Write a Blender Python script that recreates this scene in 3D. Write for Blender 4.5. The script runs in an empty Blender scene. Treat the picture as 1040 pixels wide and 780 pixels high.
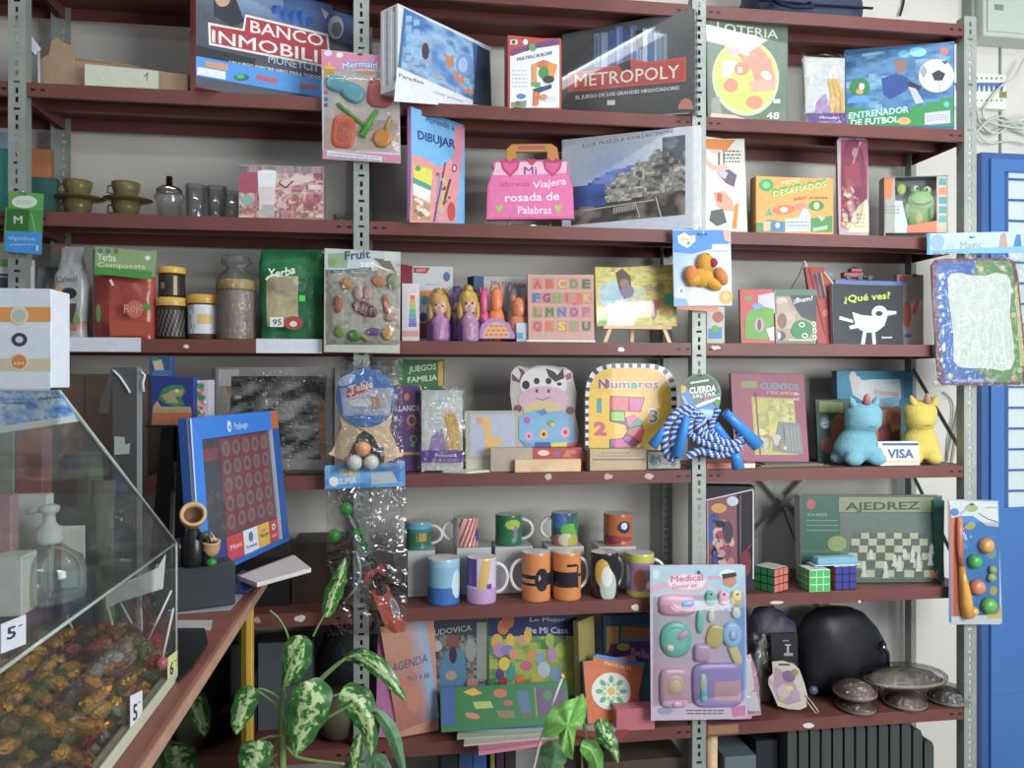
import bpy, math, random
from mathutils import Vector, Matrix
random.seed(7)
V = Vector
PI = math.pi
col_main = bpy.context.scene.collection
FOC = 800.0; CXP = 520.0; CYP = 388.0
PSI = math.radians(8.3)
CAM = V((1.022, -2.315, 1.45))
CR = V((math.cos(PSI), -math.sin(PSI), 0)); CF = V((math.sin(PSI), math.cos(PSI), 0)); CU = V((0, 0, 1))
def ray(px, py):
	return CR * ((px - CXP) / FOC) + CF + CU * ((CYP - py) / FOC)
def PY(px, py, y):            # point on the plane parallel to the shelf fronts
	r = ray(px, py); t = (y - CAM.y) / r.y; return CAM + r * t
def PZ(px, py, z):            # point on a horizontal plane
	r = ray(px, py); t = (z - CAM.z) / r.z; return CAM + r * t
def PD(px, py, dist):         # point at a depth along the view axis
	return CAM + ray(px, py) * dist
def depth(p):
	return (p - CAM).dot(CF)
GAIN = 1.22
DESAT = .13
def lin(c):
	return c / 12.92 if c <= 0.04045 else ((c + 0.055) / 1.055) ** 2.4
def C(h, g=None):
	if not isinstance(h, str): return h
	g = GAIN if g is None else g
	h = h.lstrip('#')
	r, gg, b = [lin(int(h[i:i + 2], 16) / 255) * g for i in (0, 2, 4)]
	L = .3 * r + .55 * gg + .15 * b; r, gg, b = [x * (1 - DESAT) + L * DESAT + .004 for x in (r, gg, b)]
	m = max(r, gg, b)
	if m > 0.86: r, gg, b = r * .86 / m, gg * .86 / m, b * .86 / m
	return (r, gg, b)
def mix(a, b, t):
	t = max(0, min(1, t)); a = C(a); b = C(b)
	return tuple(a[i] * (1 - t) + b[i] * t for i in range(3))
def hsh(i, j, s=0):
	n = math.sin(i * 127.1 + j * 311.7 + s * 74.7) * 43758.5453
	return n - math.floor(n)
def noise(x, y, s=0):
	i, j = math.floor(x), math.floor(y); fx, fy = x - i, y - j
	fx = fx * fx * (3 - 2 * fx); fy = fy * fy * (3 - 2 * fy)
	a = hsh(i, j, s) * (1 - fx) + hsh(i + 1, j, s) * fx
	b = hsh(i, j + 1, s) * (1 - fx) + hsh(i + 1, j + 1, s) * fx
	return a * (1 - fy) + b * fy
def fbm(x, y, s=0):
	return (noise(x, y, s) + .5 * noise(2 * x, 2 * y, s + 1) + .25 * noise(4 * x, 4 * y, s + 2)) / 1.75
MATS = {}
def mat(name, color='ffffff', rough=.5, metal=0, spec=.5, attr=False, trans=0, ior=1.45, bump=0, bscale=40, var=0, vscale=8, alpha=1, emit=None, es=0, coat=0, g=None):
	if name in MATS: return MATS[name]
	m = bpy.data.materials.new(name); m.use_nodes = True
	nt = m.node_tree; b = nt.nodes['Principled BSDF']
	c = C(color, g)
	b.inputs['Base Color'].default_value = (*c, 1)
	b.inputs['Roughness'].default_value = rough
	b.inputs['Metallic'].default_value = metal
	b.inputs['Specular IOR Level'].default_value = spec
	b.inputs['IOR'].default_value = ior
	b.inputs['Transmission Weight'].default_value = trans
	b.inputs['Coat Weight'].default_value = coat
	b.inputs['Alpha'].default_value = alpha
	if emit:
		b.inputs['Emission Color'].default_value = (*C(emit, 1), 1); b.inputs['Emission Strength'].default_value = es
	src = None
	if attr:
		a = nt.nodes.new('ShaderNodeAttribute'); a.attribute_name = 'Col'; src = a.outputs['Color']
	if bump or var:
		tc = nt.nodes.new('ShaderNodeTexCoord')
	if var:
		n = nt.nodes.new('ShaderNodeTexNoise'); n.inputs['Scale'].default_value = vscale; n.inputs['Detail'].default_value = 6
		nt.links.new(tc.outputs['Object'], n.inputs['Vector'])
		mr = nt.nodes.new('ShaderNodeMapRange'); mr.inputs['From Min'].default_value = .3; mr.inputs['From Max'].default_value = .7
		mr.inputs['To Min'].default_value = 1 - var; mr.inputs['To Max'].default_value = 1 + var
		nt.links.new(n.outputs['Fac'], mr.inputs['Value'])
		mx = nt.nodes.new('ShaderNodeVectorMath'); mx.operation = 'SCALE'
		if src: nt.links.new(src, mx.inputs[0])
		else: mx.inputs[0].default_value = c
		nt.links.new(mr.outputs['Result'], mx.inputs['Scale']); src = mx.outputs['Vector']
	if src: nt.links.new(src, b.inputs['Base Color'])
	if bump:
		n = nt.nodes.new('ShaderNodeTexNoise'); n.inputs['Scale'].default_value = bscale; n.inputs['Detail'].default_value = 3
		nt.links.new(tc.outputs['Object'], n.inputs['Vector'])
		bp = nt.nodes.new('ShaderNodeBump'); bp.inputs['Strength'].default_value = bump; bp.inputs['Distance'].default_value = .01
		nt.links.new(n.outputs['Fac'], bp.inputs['Height']); nt.links.new(bp.outputs['Normal'], b.inputs['Normal'])
	MATS[name] = m; return m
def film(name, tint='ffffff', refl=.12, rough=.12, bump=.6, bscale=30, wt=0.0, fk=.5):
	"""thin clear plastic: mostly see-through with crinkled glossy reflections and a little milkiness"""
	if name in MATS: return MATS[name]
	m = bpy.data.materials.new(name); m.use_nodes = True; nt = m.node_tree
	for n in list(nt.nodes): nt.nodes.remove(n)
	o = nt.nodes.new('ShaderNodeOutputMaterial'); tr = nt.nodes.new('ShaderNodeBsdfTransparent'); gl = nt.nodes.new('ShaderNodeBsdfGlossy')
	tr.inputs['Color'].default_value = (*[min(.97, x) for x in C(tint, 1)], 1)
	gl.inputs['Roughness'].default_value = rough
	fr = nt.nodes.new('ShaderNodeLayerWeight'); fr.inputs['Blend'].default_value = .25
	ma = nt.nodes.new('ShaderNodeMath'); ma.operation = 'MULTIPLY_ADD'; ma.inputs[1].default_value = fk; ma.inputs[2].default_value = refl; ma.use_clamp = True
	nt.links.new(fr.outputs['Fresnel'], ma.inputs[0])
	mx = nt.nodes.new('ShaderNodeMixShader'); nt.links.new(ma.outputs[0], mx.inputs[0]); nt.links.new(tr.outputs[0], mx.inputs[1]); nt.links.new(gl.outputs[0], mx.inputs[2])
	last = mx
	if wt:
		df = nt.nodes.new('ShaderNodeBsdfDiffuse'); df.inputs['Color'].default_value = (.8, .8, .8, 1)
		m2 = nt.nodes.new('ShaderNodeMixShader'); m2.inputs[0].default_value = wt
		nt.links.new(mx.outputs[0], m2.inputs[1]); nt.links.new(df.outputs[0], m2.inputs[2]); last = m2
	if bump:
		tc = nt.nodes.new('ShaderNodeTexCoord'); n = nt.nodes.new('ShaderNodeTexNoise'); n.inputs['Scale'].default_value = bscale; n.inputs['Detail'].default_value = 2; n.inputs['Distortion'].default_value = 1.5
		nt.links.new(tc.outputs['Object'], n.inputs['Vector'])
		bp = nt.nodes.new('ShaderNodeBump'); bp.inputs['Strength'].default_value = bump; bp.inputs['Distance'].default_value = .02
		nt.links.new(n.outputs['Fac'], bp.inputs['Height'])
		nt.links.new(bp.outputs['Normal'], gl.inputs['Normal'])
	nt.links.new(last.outputs[0], o.inputs[0])
	MATS[name] = m; return m
M_PRINT = mat('printed_card', rough=.42, attr=True, spec=.4, var=.05, vscale=70)
M_GLOSSP = mat('glossy_print', rough=.35, attr=True, spec=.4, coat=.3, var=.06, vscale=70)
M_SHRINK = mat('shrink_wrapped_print', rough=.35, attr=True, spec=.4, coat=.8, var=.06, vscale=70)
M_PLAST = mat('coloured_plastic', rough=.28, attr=True, spec=.5)
M_MATTE = mat('matte_colour', rough=.8, attr=True, spec=.2)
M_CERAM = mat('glazed_ceramic', rough=.12, attr=True, spec=.6)
M_FOIL = mat('shiny_wrapper', rough=.24, attr=True, spec=.7, metal=.5, bump=.8, bscale=160)
M_BAG = mat('printed_bag', rough=.25, attr=True, spec=.6, bump=.55, bscale=18)
M_FLEECE = mat('plush_fleece', rough=.95, attr=True, spec=.1, bump=.6, bscale=260)
M_SHELF = mat('painted_shelf_metal', attr=True, rough=.45, spec=.4, var=.14, vscale=5, bump=.03, bscale=60)
CSH = C('6b3b35', 1.15); CSLOT = C('15100f', 1)
M_POST = mat('grey_green_slotted_steel', '939a94', rough=.5, metal=.25, var=.1, vscale=20, g=1.1)
M_STRAP = mat('galvanised_strap', '8a8a86', rough=.4, metal=.5, g=1.2)
M_FILM = film('crinkled_clear_film', refl=.07, rough=.14, bump=.8)
M_FILMS = film('smooth_clear_film', refl=.03, rough=.1, bump=.25, bscale=12, fk=.2)
M_ACR = film('clear_acrylic', tint='f2f5f3', refl=.035, rough=.04, bump=0, wt=.015, fk=.10)
M_ACRE = mat('acrylic_edge', 'aab8b2', rough=.2, trans=.4, g=1.3)
M_GLASS = film('clear_glassware', tint='ecf0f0', refl=.08, rough=.05, bump=0, wt=.04)
M_CHROME = mat('chrome', 'd8d8d8', rough=.15, metal=1)
M_WOOD = mat('pale_wood', 'cfae82', rough=.6, var=.15, vscale=30)
M_DARKWOOD = mat('counter_wood', '7d4636', rough=.4, var=.18, vscale=12, spec=.5)
class MB:
	def __init__(s): s.v = []; s.f = []; s.c = []; s.sm = []
	def face(s, pts, c, sm=False):
		i = len(s.v); s.v += [V(p) for p in pts]; s.f.append(tuple(range(i, i + len(pts)))); s.c.append(C(c)); s.sm.append(sm)
	def mesh(s, vs, fs, c, sm=False):
		i = len(s.v); s.v += [V(p) for p in vs]
		for k, f in enumerate(fs):
			s.f.append(tuple(i + q for q in f)); s.c.append(C(c[k]) if isinstance(c, list) else C(c)); s.sm.append(sm)
	def box(s, c0, ux, uy, uz, c, top=None):           # corner + three edge vectors
		c0, ux, uy, uz = V(c0), V(ux), V(uy), V(uz)
		vs = [c0 + ux * a + uy * b + uz * d for d in (0, 1) for b in (0, 1) for a in (0, 1)]
		fs = [(0, 2, 3, 1), (4, 5, 7, 6), (0, 1, 5, 4), (2, 6, 7, 3), (0, 4, 6, 2), (1, 3, 7, 5)]
		if ux.cross(uy).dot(uz) < 0: fs = [f[::-1] for f in fs]
		s.mesh(vs, fs, c)
	def abox(s, x0, y0, z0, x1, y1, z1, c): s.box((x0, y0, z0), (x1 - x0, 0, 0), (0, y1 - y0, 0), (0, 0, z1 - z0), c)
	def rbox(s, c0, ux, uy, uz, c, ch=.0015):          # chamfered box
		c0, ux, uy, uz = V(c0), V(ux), V(uy), V(uz)
		L = [ux.length, uy.length, uz.length]; e = [ux / L[0], uy / L[1], uz / L[2]]
		ch = min(ch, min(L) * .3)
		def pt(i, j, k, ax):
			p = c0.copy()
			for a, s_ in enumerate((i, j, k)):
				d = L[a] * s_
				if a != ax: d += ch * (1 - 2 * s_)
				p += e[a] * d
			return p
		idx = {}; vs = []
		for i in (0, 1):
			for j in (0, 1):
				for k in (0, 1):
					for ax in range(3): idx[(i, j, k, ax)] = len(vs); vs.append(pt(i, j, k, ax))
		fs = []
		for ax in range(3):
			o = [a for a in range(3) if a != ax]
			for s_ in (0, 1):
				q = []
				for (p, r) in ((0, 0), (1, 0), (1, 1), (0, 1)):
					t = [0, 0, 0]; t[ax] = s_; t[o[0]] = p; t[o[1]] = r; q.append(idx[(*t, ax)])
				fs.append(tuple(q))
			for p in (0, 1):
				for r in (0, 1):
					t0 = [0, 0, 0]; t0[o[0]] = p; t0[o[1]] = r; t1 = list(t0); t1[ax] = 1
					fs.append((idx[(*t0, o[0])], idx[(*t0, o[1])], idx[(*t1, o[1])], idx[(*t1, o[0])]))
		for i in (0, 1):
			for j in (0, 1):
				for k in (0, 1): fs.append(tuple(idx[(i, j, k, a)] for a in range(3)))
		cen = c0 + (ux + uy + uz) / 2
		out = []
		for f in fs:
			n = (vs[f[1]] - vs[f[0]]).cross(vs[f[2]] - vs[f[0]])
			m = sum((vs[q] for q in f), V()) / len(f)
			out.append(f if n.dot(m - cen) > 0 else f[::-1])
		s.mesh(vs, out, c)
	def lathe(s, o, prof, n, cfn, ax=None, sm=True, cap=True):   # prof: list of (r,h); cfn(k, frac_angle) or colour
		o = V(o); az = V(ax).normalized() if ax else V((0, 0, 1))
		ex = V((1, 0, 0)) if abs(az.x) < .9 else V((0, 1, 0))
		ey = az.cross(ex).normalized(); ex = ey.cross(az).normalized()
		i0 = len(s.v)
		for r, h in prof:
			for k in range(n):
				a = 2 * PI * k / n; s.v.append(o + az * h + ex * (r * math.cos(a)) + ey * (r * math.sin(a)))
		for j in range(len(prof) - 1):
			for k in range(n):
				k2 = (k + 1) % n
				s.f.append((i0 + j * n + k, i0 + j * n + k2, i0 + (j + 1) * n + k2, i0 + (j + 1) * n + k))
				s.c.append(C(cfn(j, k / n) if callable(cfn) else cfn)); s.sm.append(sm)
		if cap:
			for j, rev in ((0, True), (len(prof) - 1, False)):
				if prof[j][0] > 1e-5:
					f = tuple(i0 + j * n + k for k in range(n)); s.f.append(f[::-1] if rev else f)
					s.c.append(C(cfn(min(j, len(prof) - 2), 0) if callable(cfn) else cfn)); s.sm.append(False)
	def tube(s, pts, r, c, n=8, sm=True, cfn=None):
		pts = [V(p) for p in pts]; m = len(pts); i0 = len(s.v); rr = r if isinstance(r, (list, tuple)) else [r] * m
		up = None
		for j, p in enumerate(pts):
			t = (pts[min(j + 1, m - 1)] - pts[max(j - 1, 0)]).normalized()
			if up is None: up = V((0, 0, 1)) if abs(t.z) < .9 else V((1, 0, 0))
			a = t.cross(up).normalized(); up = a.cross(t).normalized()
			for k in range(n):
				th = 2 * PI * k / n; s.v.append(p + (a * math.cos(th) + up * math.sin(th)) * rr[j])
		for j in range(m - 1):
			for k in range(n):
				k2 = (k + 1) % n; s.f.append((i0 + j * n + k, i0 + j * n + k2, i0 + (j + 1) * n + k2, i0 + (j + 1) * n + k))
				s.c.append(C(cfn(j, k) if cfn else c)); s.sm.append(sm)
		s.f.append(tuple(i0 + k for k in range(n))[::-1]); s.c.append(C(c)); s.sm.append(False)
		s.f.append(tuple(i0 + (m - 1) * n + k for k in range(n))); s.c.append(C(c)); s.sm.append(False)
	def ball(s, o, r, c, n=12, m=8, ex=None, ey=None, ez=None, cfn=None):
		o = V(o); r = (r, r, r) if not isinstance(r, (tuple, list)) else r
		ex = V(ex) if ex else V((1, 0, 0)); ey = V(ey) if ey else V((0, 1, 0)); ez = V(ez) if ez else V((0, 0, 1))
		i0 = len(s.v)
		for j in range(m + 1):
			t = PI * j / m
			for k in range(n):
				a = 2 * PI * k / n
				s.v.append(o + ex * (r[0] * math.sin(t) * math.cos(a)) + ey * (r[1] * math.sin(t) * math.sin(a)) - ez * (r[2] * math.cos(t)))
		for j in range(m):
			for k in range(n):
				k2 = (k + 1) % n; s.f.append((i0 + j * n + k, i0 + j * n + k2, i0 + (j + 1) * n + k2, i0 + (j + 1) * n + k))
				s.c.append(C(cfn(j / m, k / n) if cfn else c)); s.sm.append(True)
	def prism(s, pts, nrm, c, cs=None):                # polygon in 3D extruded along nrm vector; pts = front outline
		pts = [V(p) for p in pts]; nrm = V(nrm); n = len(pts)
		back = [p + nrm for p in pts]
		a = sum(((pts[i]).cross(pts[(i + 1) % n]) for i in range(n)), V())
		if a.dot(nrm) > 0: pts = pts[::-1]; back = back[::-1]
		s.face(pts, c); s.face(back[::-1], cs or c)
		for i in range(n):
			j = (i + 1) % n; s.face([pts[j], pts[i], back[i], back[j]], cs or c)
	def build(s, name, m, parent=None, **tags):
		if parent is None:
			xs = [p.x for p in s.v]; ys = [p.y for p in s.v]; zs = [p.z for p in s.v]
			o = V(((min(xs) + max(xs)) / 2, (min(ys) + max(ys)) / 2, min(zs)))
		else: o = V(parent['_o'])
		me = bpy.data.meshes.new(name); me.from_pydata([tuple(p - o) for p in s.v], [], s.f)
		ca = me.color_attributes.new('Col', 'FLOAT_COLOR', 'CORNER')
		buf = []
		for f, c in zip(s.f, s.c): buf += [c[0], c[1], c[2], 1.0] * len(f)
		ca.data.foreach_set('color', buf)
		me.polygons.foreach_set('use_smooth', s.sm)
		me.materials.append(m); me.update()
		ob = bpy.data.objects.new(name, me); col_main.objects.link(ob); ob['_o'] = tuple(o)
		if parent is None: ob.location = o
		else: ob.parent = parent
		setp(ob, **tags); return ob
def setp(o, label=None, cat=None, group=None, kind=None):
	if label: o['label'] = label
	if cat: o['category'] = cat
	if group: o['group'] = group
	if kind: o['kind'] = kind
	return o
def thing(name, label, cat, loc, group=None):
	o = bpy.data.objects.new(name, None); col_main.objects.link(o); o.empty_display_size = .03
	o.location = V(loc); o['_o'] = tuple(V(loc)); return setp(o, label, cat, group)
def dup(root, loc, rotz=0, label=None, group=None, scale=None, rot=None):
	r = root.copy(); col_main.objects.link(r); r.location = V(loc)
	r.rotation_euler = rot if rot else (0, 0, rotz)
	if scale: r.scale = (scale,) * 3 if not isinstance(scale, tuple) else scale
	if label: r['label'] = label
	if group: r['group'] = group
	for ch in list(root.children):
		c = ch.copy(); col_main.objects.link(c); c.parent = r
		for g in list(ch.children):
			d = g.copy(); col_main.objects.link(d); d.parent = c
	return r
_T = {}; _TZ = {}
def text_mesh(s, bold):
	k = (s, bold)
	if k in _T: return _T[k]
	cu = bpy.data.curves.new('t', 'FONT'); cu.body = s; cu.resolution_u = 2; cu.fill_mode = 'FRONT'
	if bold and 'M' not in s: cu.offset = .012 * bold
	ob = bpy.data.objects.new('t', cu); me = bpy.data.meshes.new_from_object(ob)
	vs = [v.co.copy() for v in me.vertices]; fs = [tuple(p.vertices) for p in me.polygons]
	bpy.data.objects.remove(ob); bpy.data.curves.remove(cu); bpy.data.meshes.remove(me)
	if bold and 'M' in s:                       # embolden by shifted copies (an outline offset folds the M over)
		base, bf, vs, fs = vs, fs, [], []; _TZ[k] = [.00007 * (i // len(base)) for i in range(5 * len(base))]
		for dx, dy in ((0, 0), (1, 0), (-1, 0), (0, 1), (0, -1)):
			n0 = len(vs); vs += [V((v.x + dx * .013 * bold, v.y + dy * .013 * bold, 0)) for v in base]; fs += [tuple(n0 + q for q in f) for f in bf]
	x0 = min(v.x for v in vs); x1 = max(v.x for v in vs)
	vs = [((v.x - x0) / max(1e-6, x1 - x0), v.y / .73) for v in vs]
	_T[k] = (vs, fs); return _T[k]
class Surf:
	def __init__(s, O, U, Vv):
		s.O = V(O); s.U = V(U).normalized(); s.V = V(Vv).normalized(); s.N = s.U.cross(s.V).normalized()
		if s.N.dot(CAM - s.O) < 0: s.N = -s.N
	def uv(s, px, py):
		r = ray(px, py); t = (s.O - CAM).dot(s.N) / r.dot(s.N); p = CAM + r * t - s.O
		return (p.dot(s.U), p.dot(s.V))
	def at(s, u, v, off=0): return s.O + s.U * u + s.V * v + s.N * off
	def p(s, px, py, off=0): return s.at(*s.uv(px, py), off)
class Art:
	"""coloured shapes printed on a surface; stacks overlapping shapes in hair-thin ink layers"""
	E = .00035
	def __init__(s, mb, surf): s.mb = mb; s.s = surf; s.b = []
	def lvl(s, pts):
		x0 = min(p[0] for p in pts); x1 = max(p[0] for p in pts); y0 = min(p[1] for p in pts); y1 = max(p[1] for p in pts)
		L = 0
		for (a, b, c, d, l) in s.b:
			if a < x1 and c > x0 and b < y1 and d > y0: L = max(L, l)
		s.b.append((x0, y0, x1, y1, L + 1)); return (L + 1) * s.E
	def uvpoly(s, q, c):
		o = s.lvl(q); pts = [s.s.at(u, v, o) for u, v in q]
		a = sum((q[i][0] * q[(i + 1) % len(q)][1] - q[(i + 1) % len(q)][0] * q[i][1]) for i in range(len(q)))
		flip = (s.s.U.cross(s.s.V)).dot(s.s.N) < 0
		if (a < 0) != flip: pts = pts[::-1]
		s.mb.face(pts, c)
	def poly(s, pp, c): s.uvpoly([s.s.uv(*p) for p in pp], c)
	def rect(s, x0, y0, x1, y1, c): s.poly([(x0, y0), (x1, y0), (x1, y1), (x0, y1)], c)
	def ell(s, cx, cy, rx, ry, c, n=18, rot=0):
		cr, sr = math.cos(rot), math.sin(rot)
		s.poly([(cx + rx * math.cos(a) * cr - ry * math.sin(a) * sr, cy + rx * math.cos(a) * sr + ry * math.sin(a) * cr) for a in [2 * PI * k / n for k in range(n)]], c)
	def ring(s, cx, cy, rx, ry, w, c, c2): s.ell(cx, cy, rx, ry, c); s.ell(cx, cy, rx - w, ry - w, c2)
	def line(s, pts, w, c):
		for i in range(len(pts) - 1):
			(x0, y0), (x1, y1) = pts[i], pts[i + 1]; d = math.hypot(x1 - x0, y1 - y0) or 1
			nx, ny = -(y1 - y0) / d * w / 2, (x1 - x0) / d * w / 2
			s.poly([(x0 + nx, y0 + ny), (x1 + nx, y1 + ny), (x1 - nx, y1 - ny), (x0 - nx, y0 - ny)], c)
	def text(s, t, x0, y0, x1, y1, h, c, bold=1, arc=0):
		vs, fs = text_mesh(t, bold)
		P = [s.s.uv(x0 + (x1 - x0) * a + (y1 - y0) / max(1, abs(x1 - x0)) * 0, y0 + (y1 - y0) * a - b * h - arc * 4 * a * (1 - a)) for a, b in vs]
		o = s.lvl(P); tz = _TZ.get((t, bold)) or [0] * len(P); s.mb.mesh([s.s.at(u, v, o + z) for (u, v), z in zip(P, tz)], [f if (s.s.U.cross(s.s.V)).dot(s.s.N) > 0 else f[::-1] for f in fs], c)
	def lines(s, x0, y0, x1, y1, n, c, w=.45, slope=0):       # rows of tiny unreadable print
		for k in range(n):
			y = y0 + (y1 - y0) * (k + .5) / n; hh = (y1 - y0) / n * w / 2; x = x0
			while x < x1:
				L = (3 + 5 * hsh(k, x, 3)) * (x1 - x0) / 40; xe = min(x1, x + L)
				s.poly([(x, y - hh + slope * (x - x0)), (xe, y - hh + slope * (xe - x0)), (xe, y + hh + slope * (xe - x0)), (x, y + hh + slope * (x - x0))], c); x = xe + 1.0
	def grid(s, q, nx, ny, fn):                       # q = TL,TR,BR,BL in pixels, fn(u,v)->colour, v down
		Q = [V((*s.s.uv(*p), 0)) for p in q]; o = s.lvl(Q)
		vs = []; fs = []; cs = []
		for j in range(ny + 1):
			for i in range(nx + 1):
				u, v = i / nx, j / ny
				p = (Q[0] * (1 - u) + Q[1] * u) * (1 - v) + (Q[3] * (1 - u) + Q[2] * u) * v
				vs.append(s.s.at(p.x, p.y, o))
		flip = (s.s.U.cross(s.s.V)).dot(s.s.N) < 0
		for j in range(ny):
			for i in range(nx):
				a = j * (nx + 1) + i; f = (a + nx + 1, a + nx + 2, a + 1, a)
				fs.append(f[::-1] if flip else f); cs.append(fn((i + .5) / nx, (j + .5) / ny))
		s.mb.mesh(vs, fs, cs)
	def blobs(s, x0, y0, x1, y1, cols, n=24, r=(.5, 1.4), seed=0, k=6):   # scattered paint-like shapes
		rnd = random.Random(seed)
		sc = min(abs(x1 - x0), abs(y1 - y0)) / 8
		for _ in range(n):
			rr = sc * rnd.uniform(*r); rx = min(rr * rnd.uniform(.6, 1.3), abs(x1 - x0) * .45); ry = min(rr, abs(y1 - y0) * .45)
			s.ell(rnd.uniform(x0 + rx, x1 - rx), rnd.uniform(y0 + ry, y1 - ry), rx, ry, rnd.choice(cols), n=k, rot=rnd.uniform(0, 3) if abs(rx - ry) < .5 * ry and 0 else 0)
def pal(cols, sx=5, sy=5, seed=0):          # mottled photographic pattern
	cc = [C(c) for c in cols]
	def f(u, v):
		n = fbm(u * sx, v * sy, seed); t = max(0, min(.999, (n - .25) * 2)) * (len(cc) - 1); i = int(t)
		a, b = cc[i], cc[min(i + 1, len(cc) - 1)]; w = t - i
		return tuple(a[k] * (1 - w) + b[k] * w for k in range(3))
	return f
def face_on(xl, xr, zb, dl, dr, lean=0, thick=0, ybl=None):
	"""vertical (or leaned-back) front face standing on height zb, from pixel column xl at depth dl to xr at dr"""
	A = PY(xl, CYP, dl); B = PY(xr, CYP, dr); U = (B - A); U.z = 0; w = U.length; U.normalize()
	N = V((U.y, -U.x, 0)); a = math.radians(lean)
	Vv = V((0, 0, 1)) * math.cos(a) - N * math.sin(a)
	O = V((A.x, A.y, zb + thick * math.sin(a) + .0006))
	s = Surf(O, U, Vv); s.w = w; return s
def carton(name, label, cat, xl, xr, yt, zb, dl, dr, thick, front='ffffff', side=None, lean=0, art=None, m=None, group=None, top_at=None, ch=.001, child=None):
	s = face_on(xl, xr, zb, dl, dr, lean, thick)
	h = s.uv(top_at if top_at is not None else (xl + xr) / 2, yt)[1]; s.h = h
	mb = MB(); mb.rbox(s.at(0, 0), s.U * s.w, -s.N * thick, s.V * h, side or front, ch)
	A = Art(mb, s)
	A.uvpoly([(ch, ch), (s.w - ch, ch), (s.w - ch, h - ch), (ch, h - ch)], front)
	if art: art(A, s)
	ob = mb.build(name, m or M_PRINT, label=label, cat=cat, group=group); ob['_s'] = 0
	return ob, s
# ================================================================== the room
ZS = {'A': 2.61, 'B': 2.267, 'C': 1.916, 'D': 1.57, 'E': 1.18, 'F': .79, 'G': .395, 'H': .04}
LIP = .038; DEPTH = .30; PX = [-.92, 0.0, .92, 1.94, 2.86]; YW = .345
Zc = 3.15
M_WALL = mat('painted_plaster_wall', 'b8b5ae', rough=.8, var=.05, vscale=3, bump=.05, bscale=25, g=1.45)
M_WALLD = mat('grey_side_wall', '8b8e90', rough=.85, var=.05, vscale=2)
M_FLOOR = mat('dark_tile_floor', '857f7a', rough=.5, var=.12, vscale=6)
M_CEIL = mat('ceiling_paint', 'a8a8a4', rough=.9, var=.03, vscale=2)
def struct(name, m, x0, y0, z0, x1, y1, z1):
	b = MB(); b.abox(x0, y0, z0, x1, y1, z1, 'ffffff'); return b.build(name, m, kind='structure')
struct('wall_back', M_WALL, -1.6, YW, 0, 5.0, YW + .12, Zc)
struct('wall_left', M_WALLD, -1.72, -4.6, 0, -1.6, YW + .12, Zc)
struct('floor', M_FLOOR, -1.72, -4.6, -.06, 5.0, YW + .12, 0)
struct('ceiling', M_CEIL, -1.72, -4.6, Zc, 5.0, YW + .12, Zc + .08)
def post(x, y, zt, w, facing, label, group, mirror=1):
	b = MB(); z = 0.0; pitch = .0245; t = .002; c = 'ffffff'
	hw = w / 2
	k = 0
	while z < zt - .001:
		z1 = min(z + pitch, zt)
		if k % 3 == 2: sw, sh = .0085, .0035
		else: sw, sh = .0038, .0075
		zc = (z + z1) / 2
		if z1 - z < pitch * .9: sw = 0
		if sw:
			b.abox(x - hw, y, z, x - sw, y + t, z1, c); b.abox(x + sw, y, z, x + hw, y + t, z1, c)
			b.abox(x - sw, y, z, x + sw, y + t, zc - sh, c); b.abox(x - sw, y, zc + sh, x + sw, y + t, z1, c)
		else: b.abox(x - hw, y, z, x + hw, y + t, z1, c)
		z = z1; k += 1
	xs = x - hw if mirror > 0 else x + hw - t
	b.abox(xs, y + t if facing > 0 else y - .034, 0, xs + t, y + .036 if facing > 0 else y, zt, c)
	return b.build('shelf_upright', M_POST, label=label, cat='shelf post', group=group)
PN = ['at the far left edge beside the orange and teal folders', 'behind the vegetable toy card and the table tennis bag', 'behind the duck card and the skipping rope', 'at the right end next to the blue door']
for k, x in enumerate(PX[1:]):
	post(x, -.004, 2.635, .044, 1, 'front slotted grey steel upright ' + PN[k], 'front uprights of the shelving', mirror=-1 if k == 0 else 1)
BN = ['rear slotted dark steel upright in the dim corner behind the amber cups', 'rear slotted steel upright behind the left part of the toy shelves', 'rear slotted dark steel upright behind the row of mugs', 'rear slotted dark steel upright behind the chess box and yellow horse']
for k, x in enumerate(PX[1:]):
	post(x, DEPTH - .004, 2.635, .044, -1, BN[k], 'rear uprights of the shelving', mirror=1)
BN2 = {0: 'at the far left', 1: 'in the left bay', 2: 'in the middle bay', 3: 'in the right bay'}
SN = {'A': 'top dark red shelf with the navy bag level', 'B': 'dark red shelf carrying the large board game boxes', 'C': 'dark red shelf at amber cups and frog toy level', 'D': 'dark red shelf at alphabet board and bird book level',
	  'E': 'dark red shelf at cow board and plush horse level', 'F': 'dark red shelf at the level of mugs and cubes', 'G': 'dark red shelf at magazines and bagged caps level', 'H': 'lowest dark red shelf near the floor'}
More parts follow.
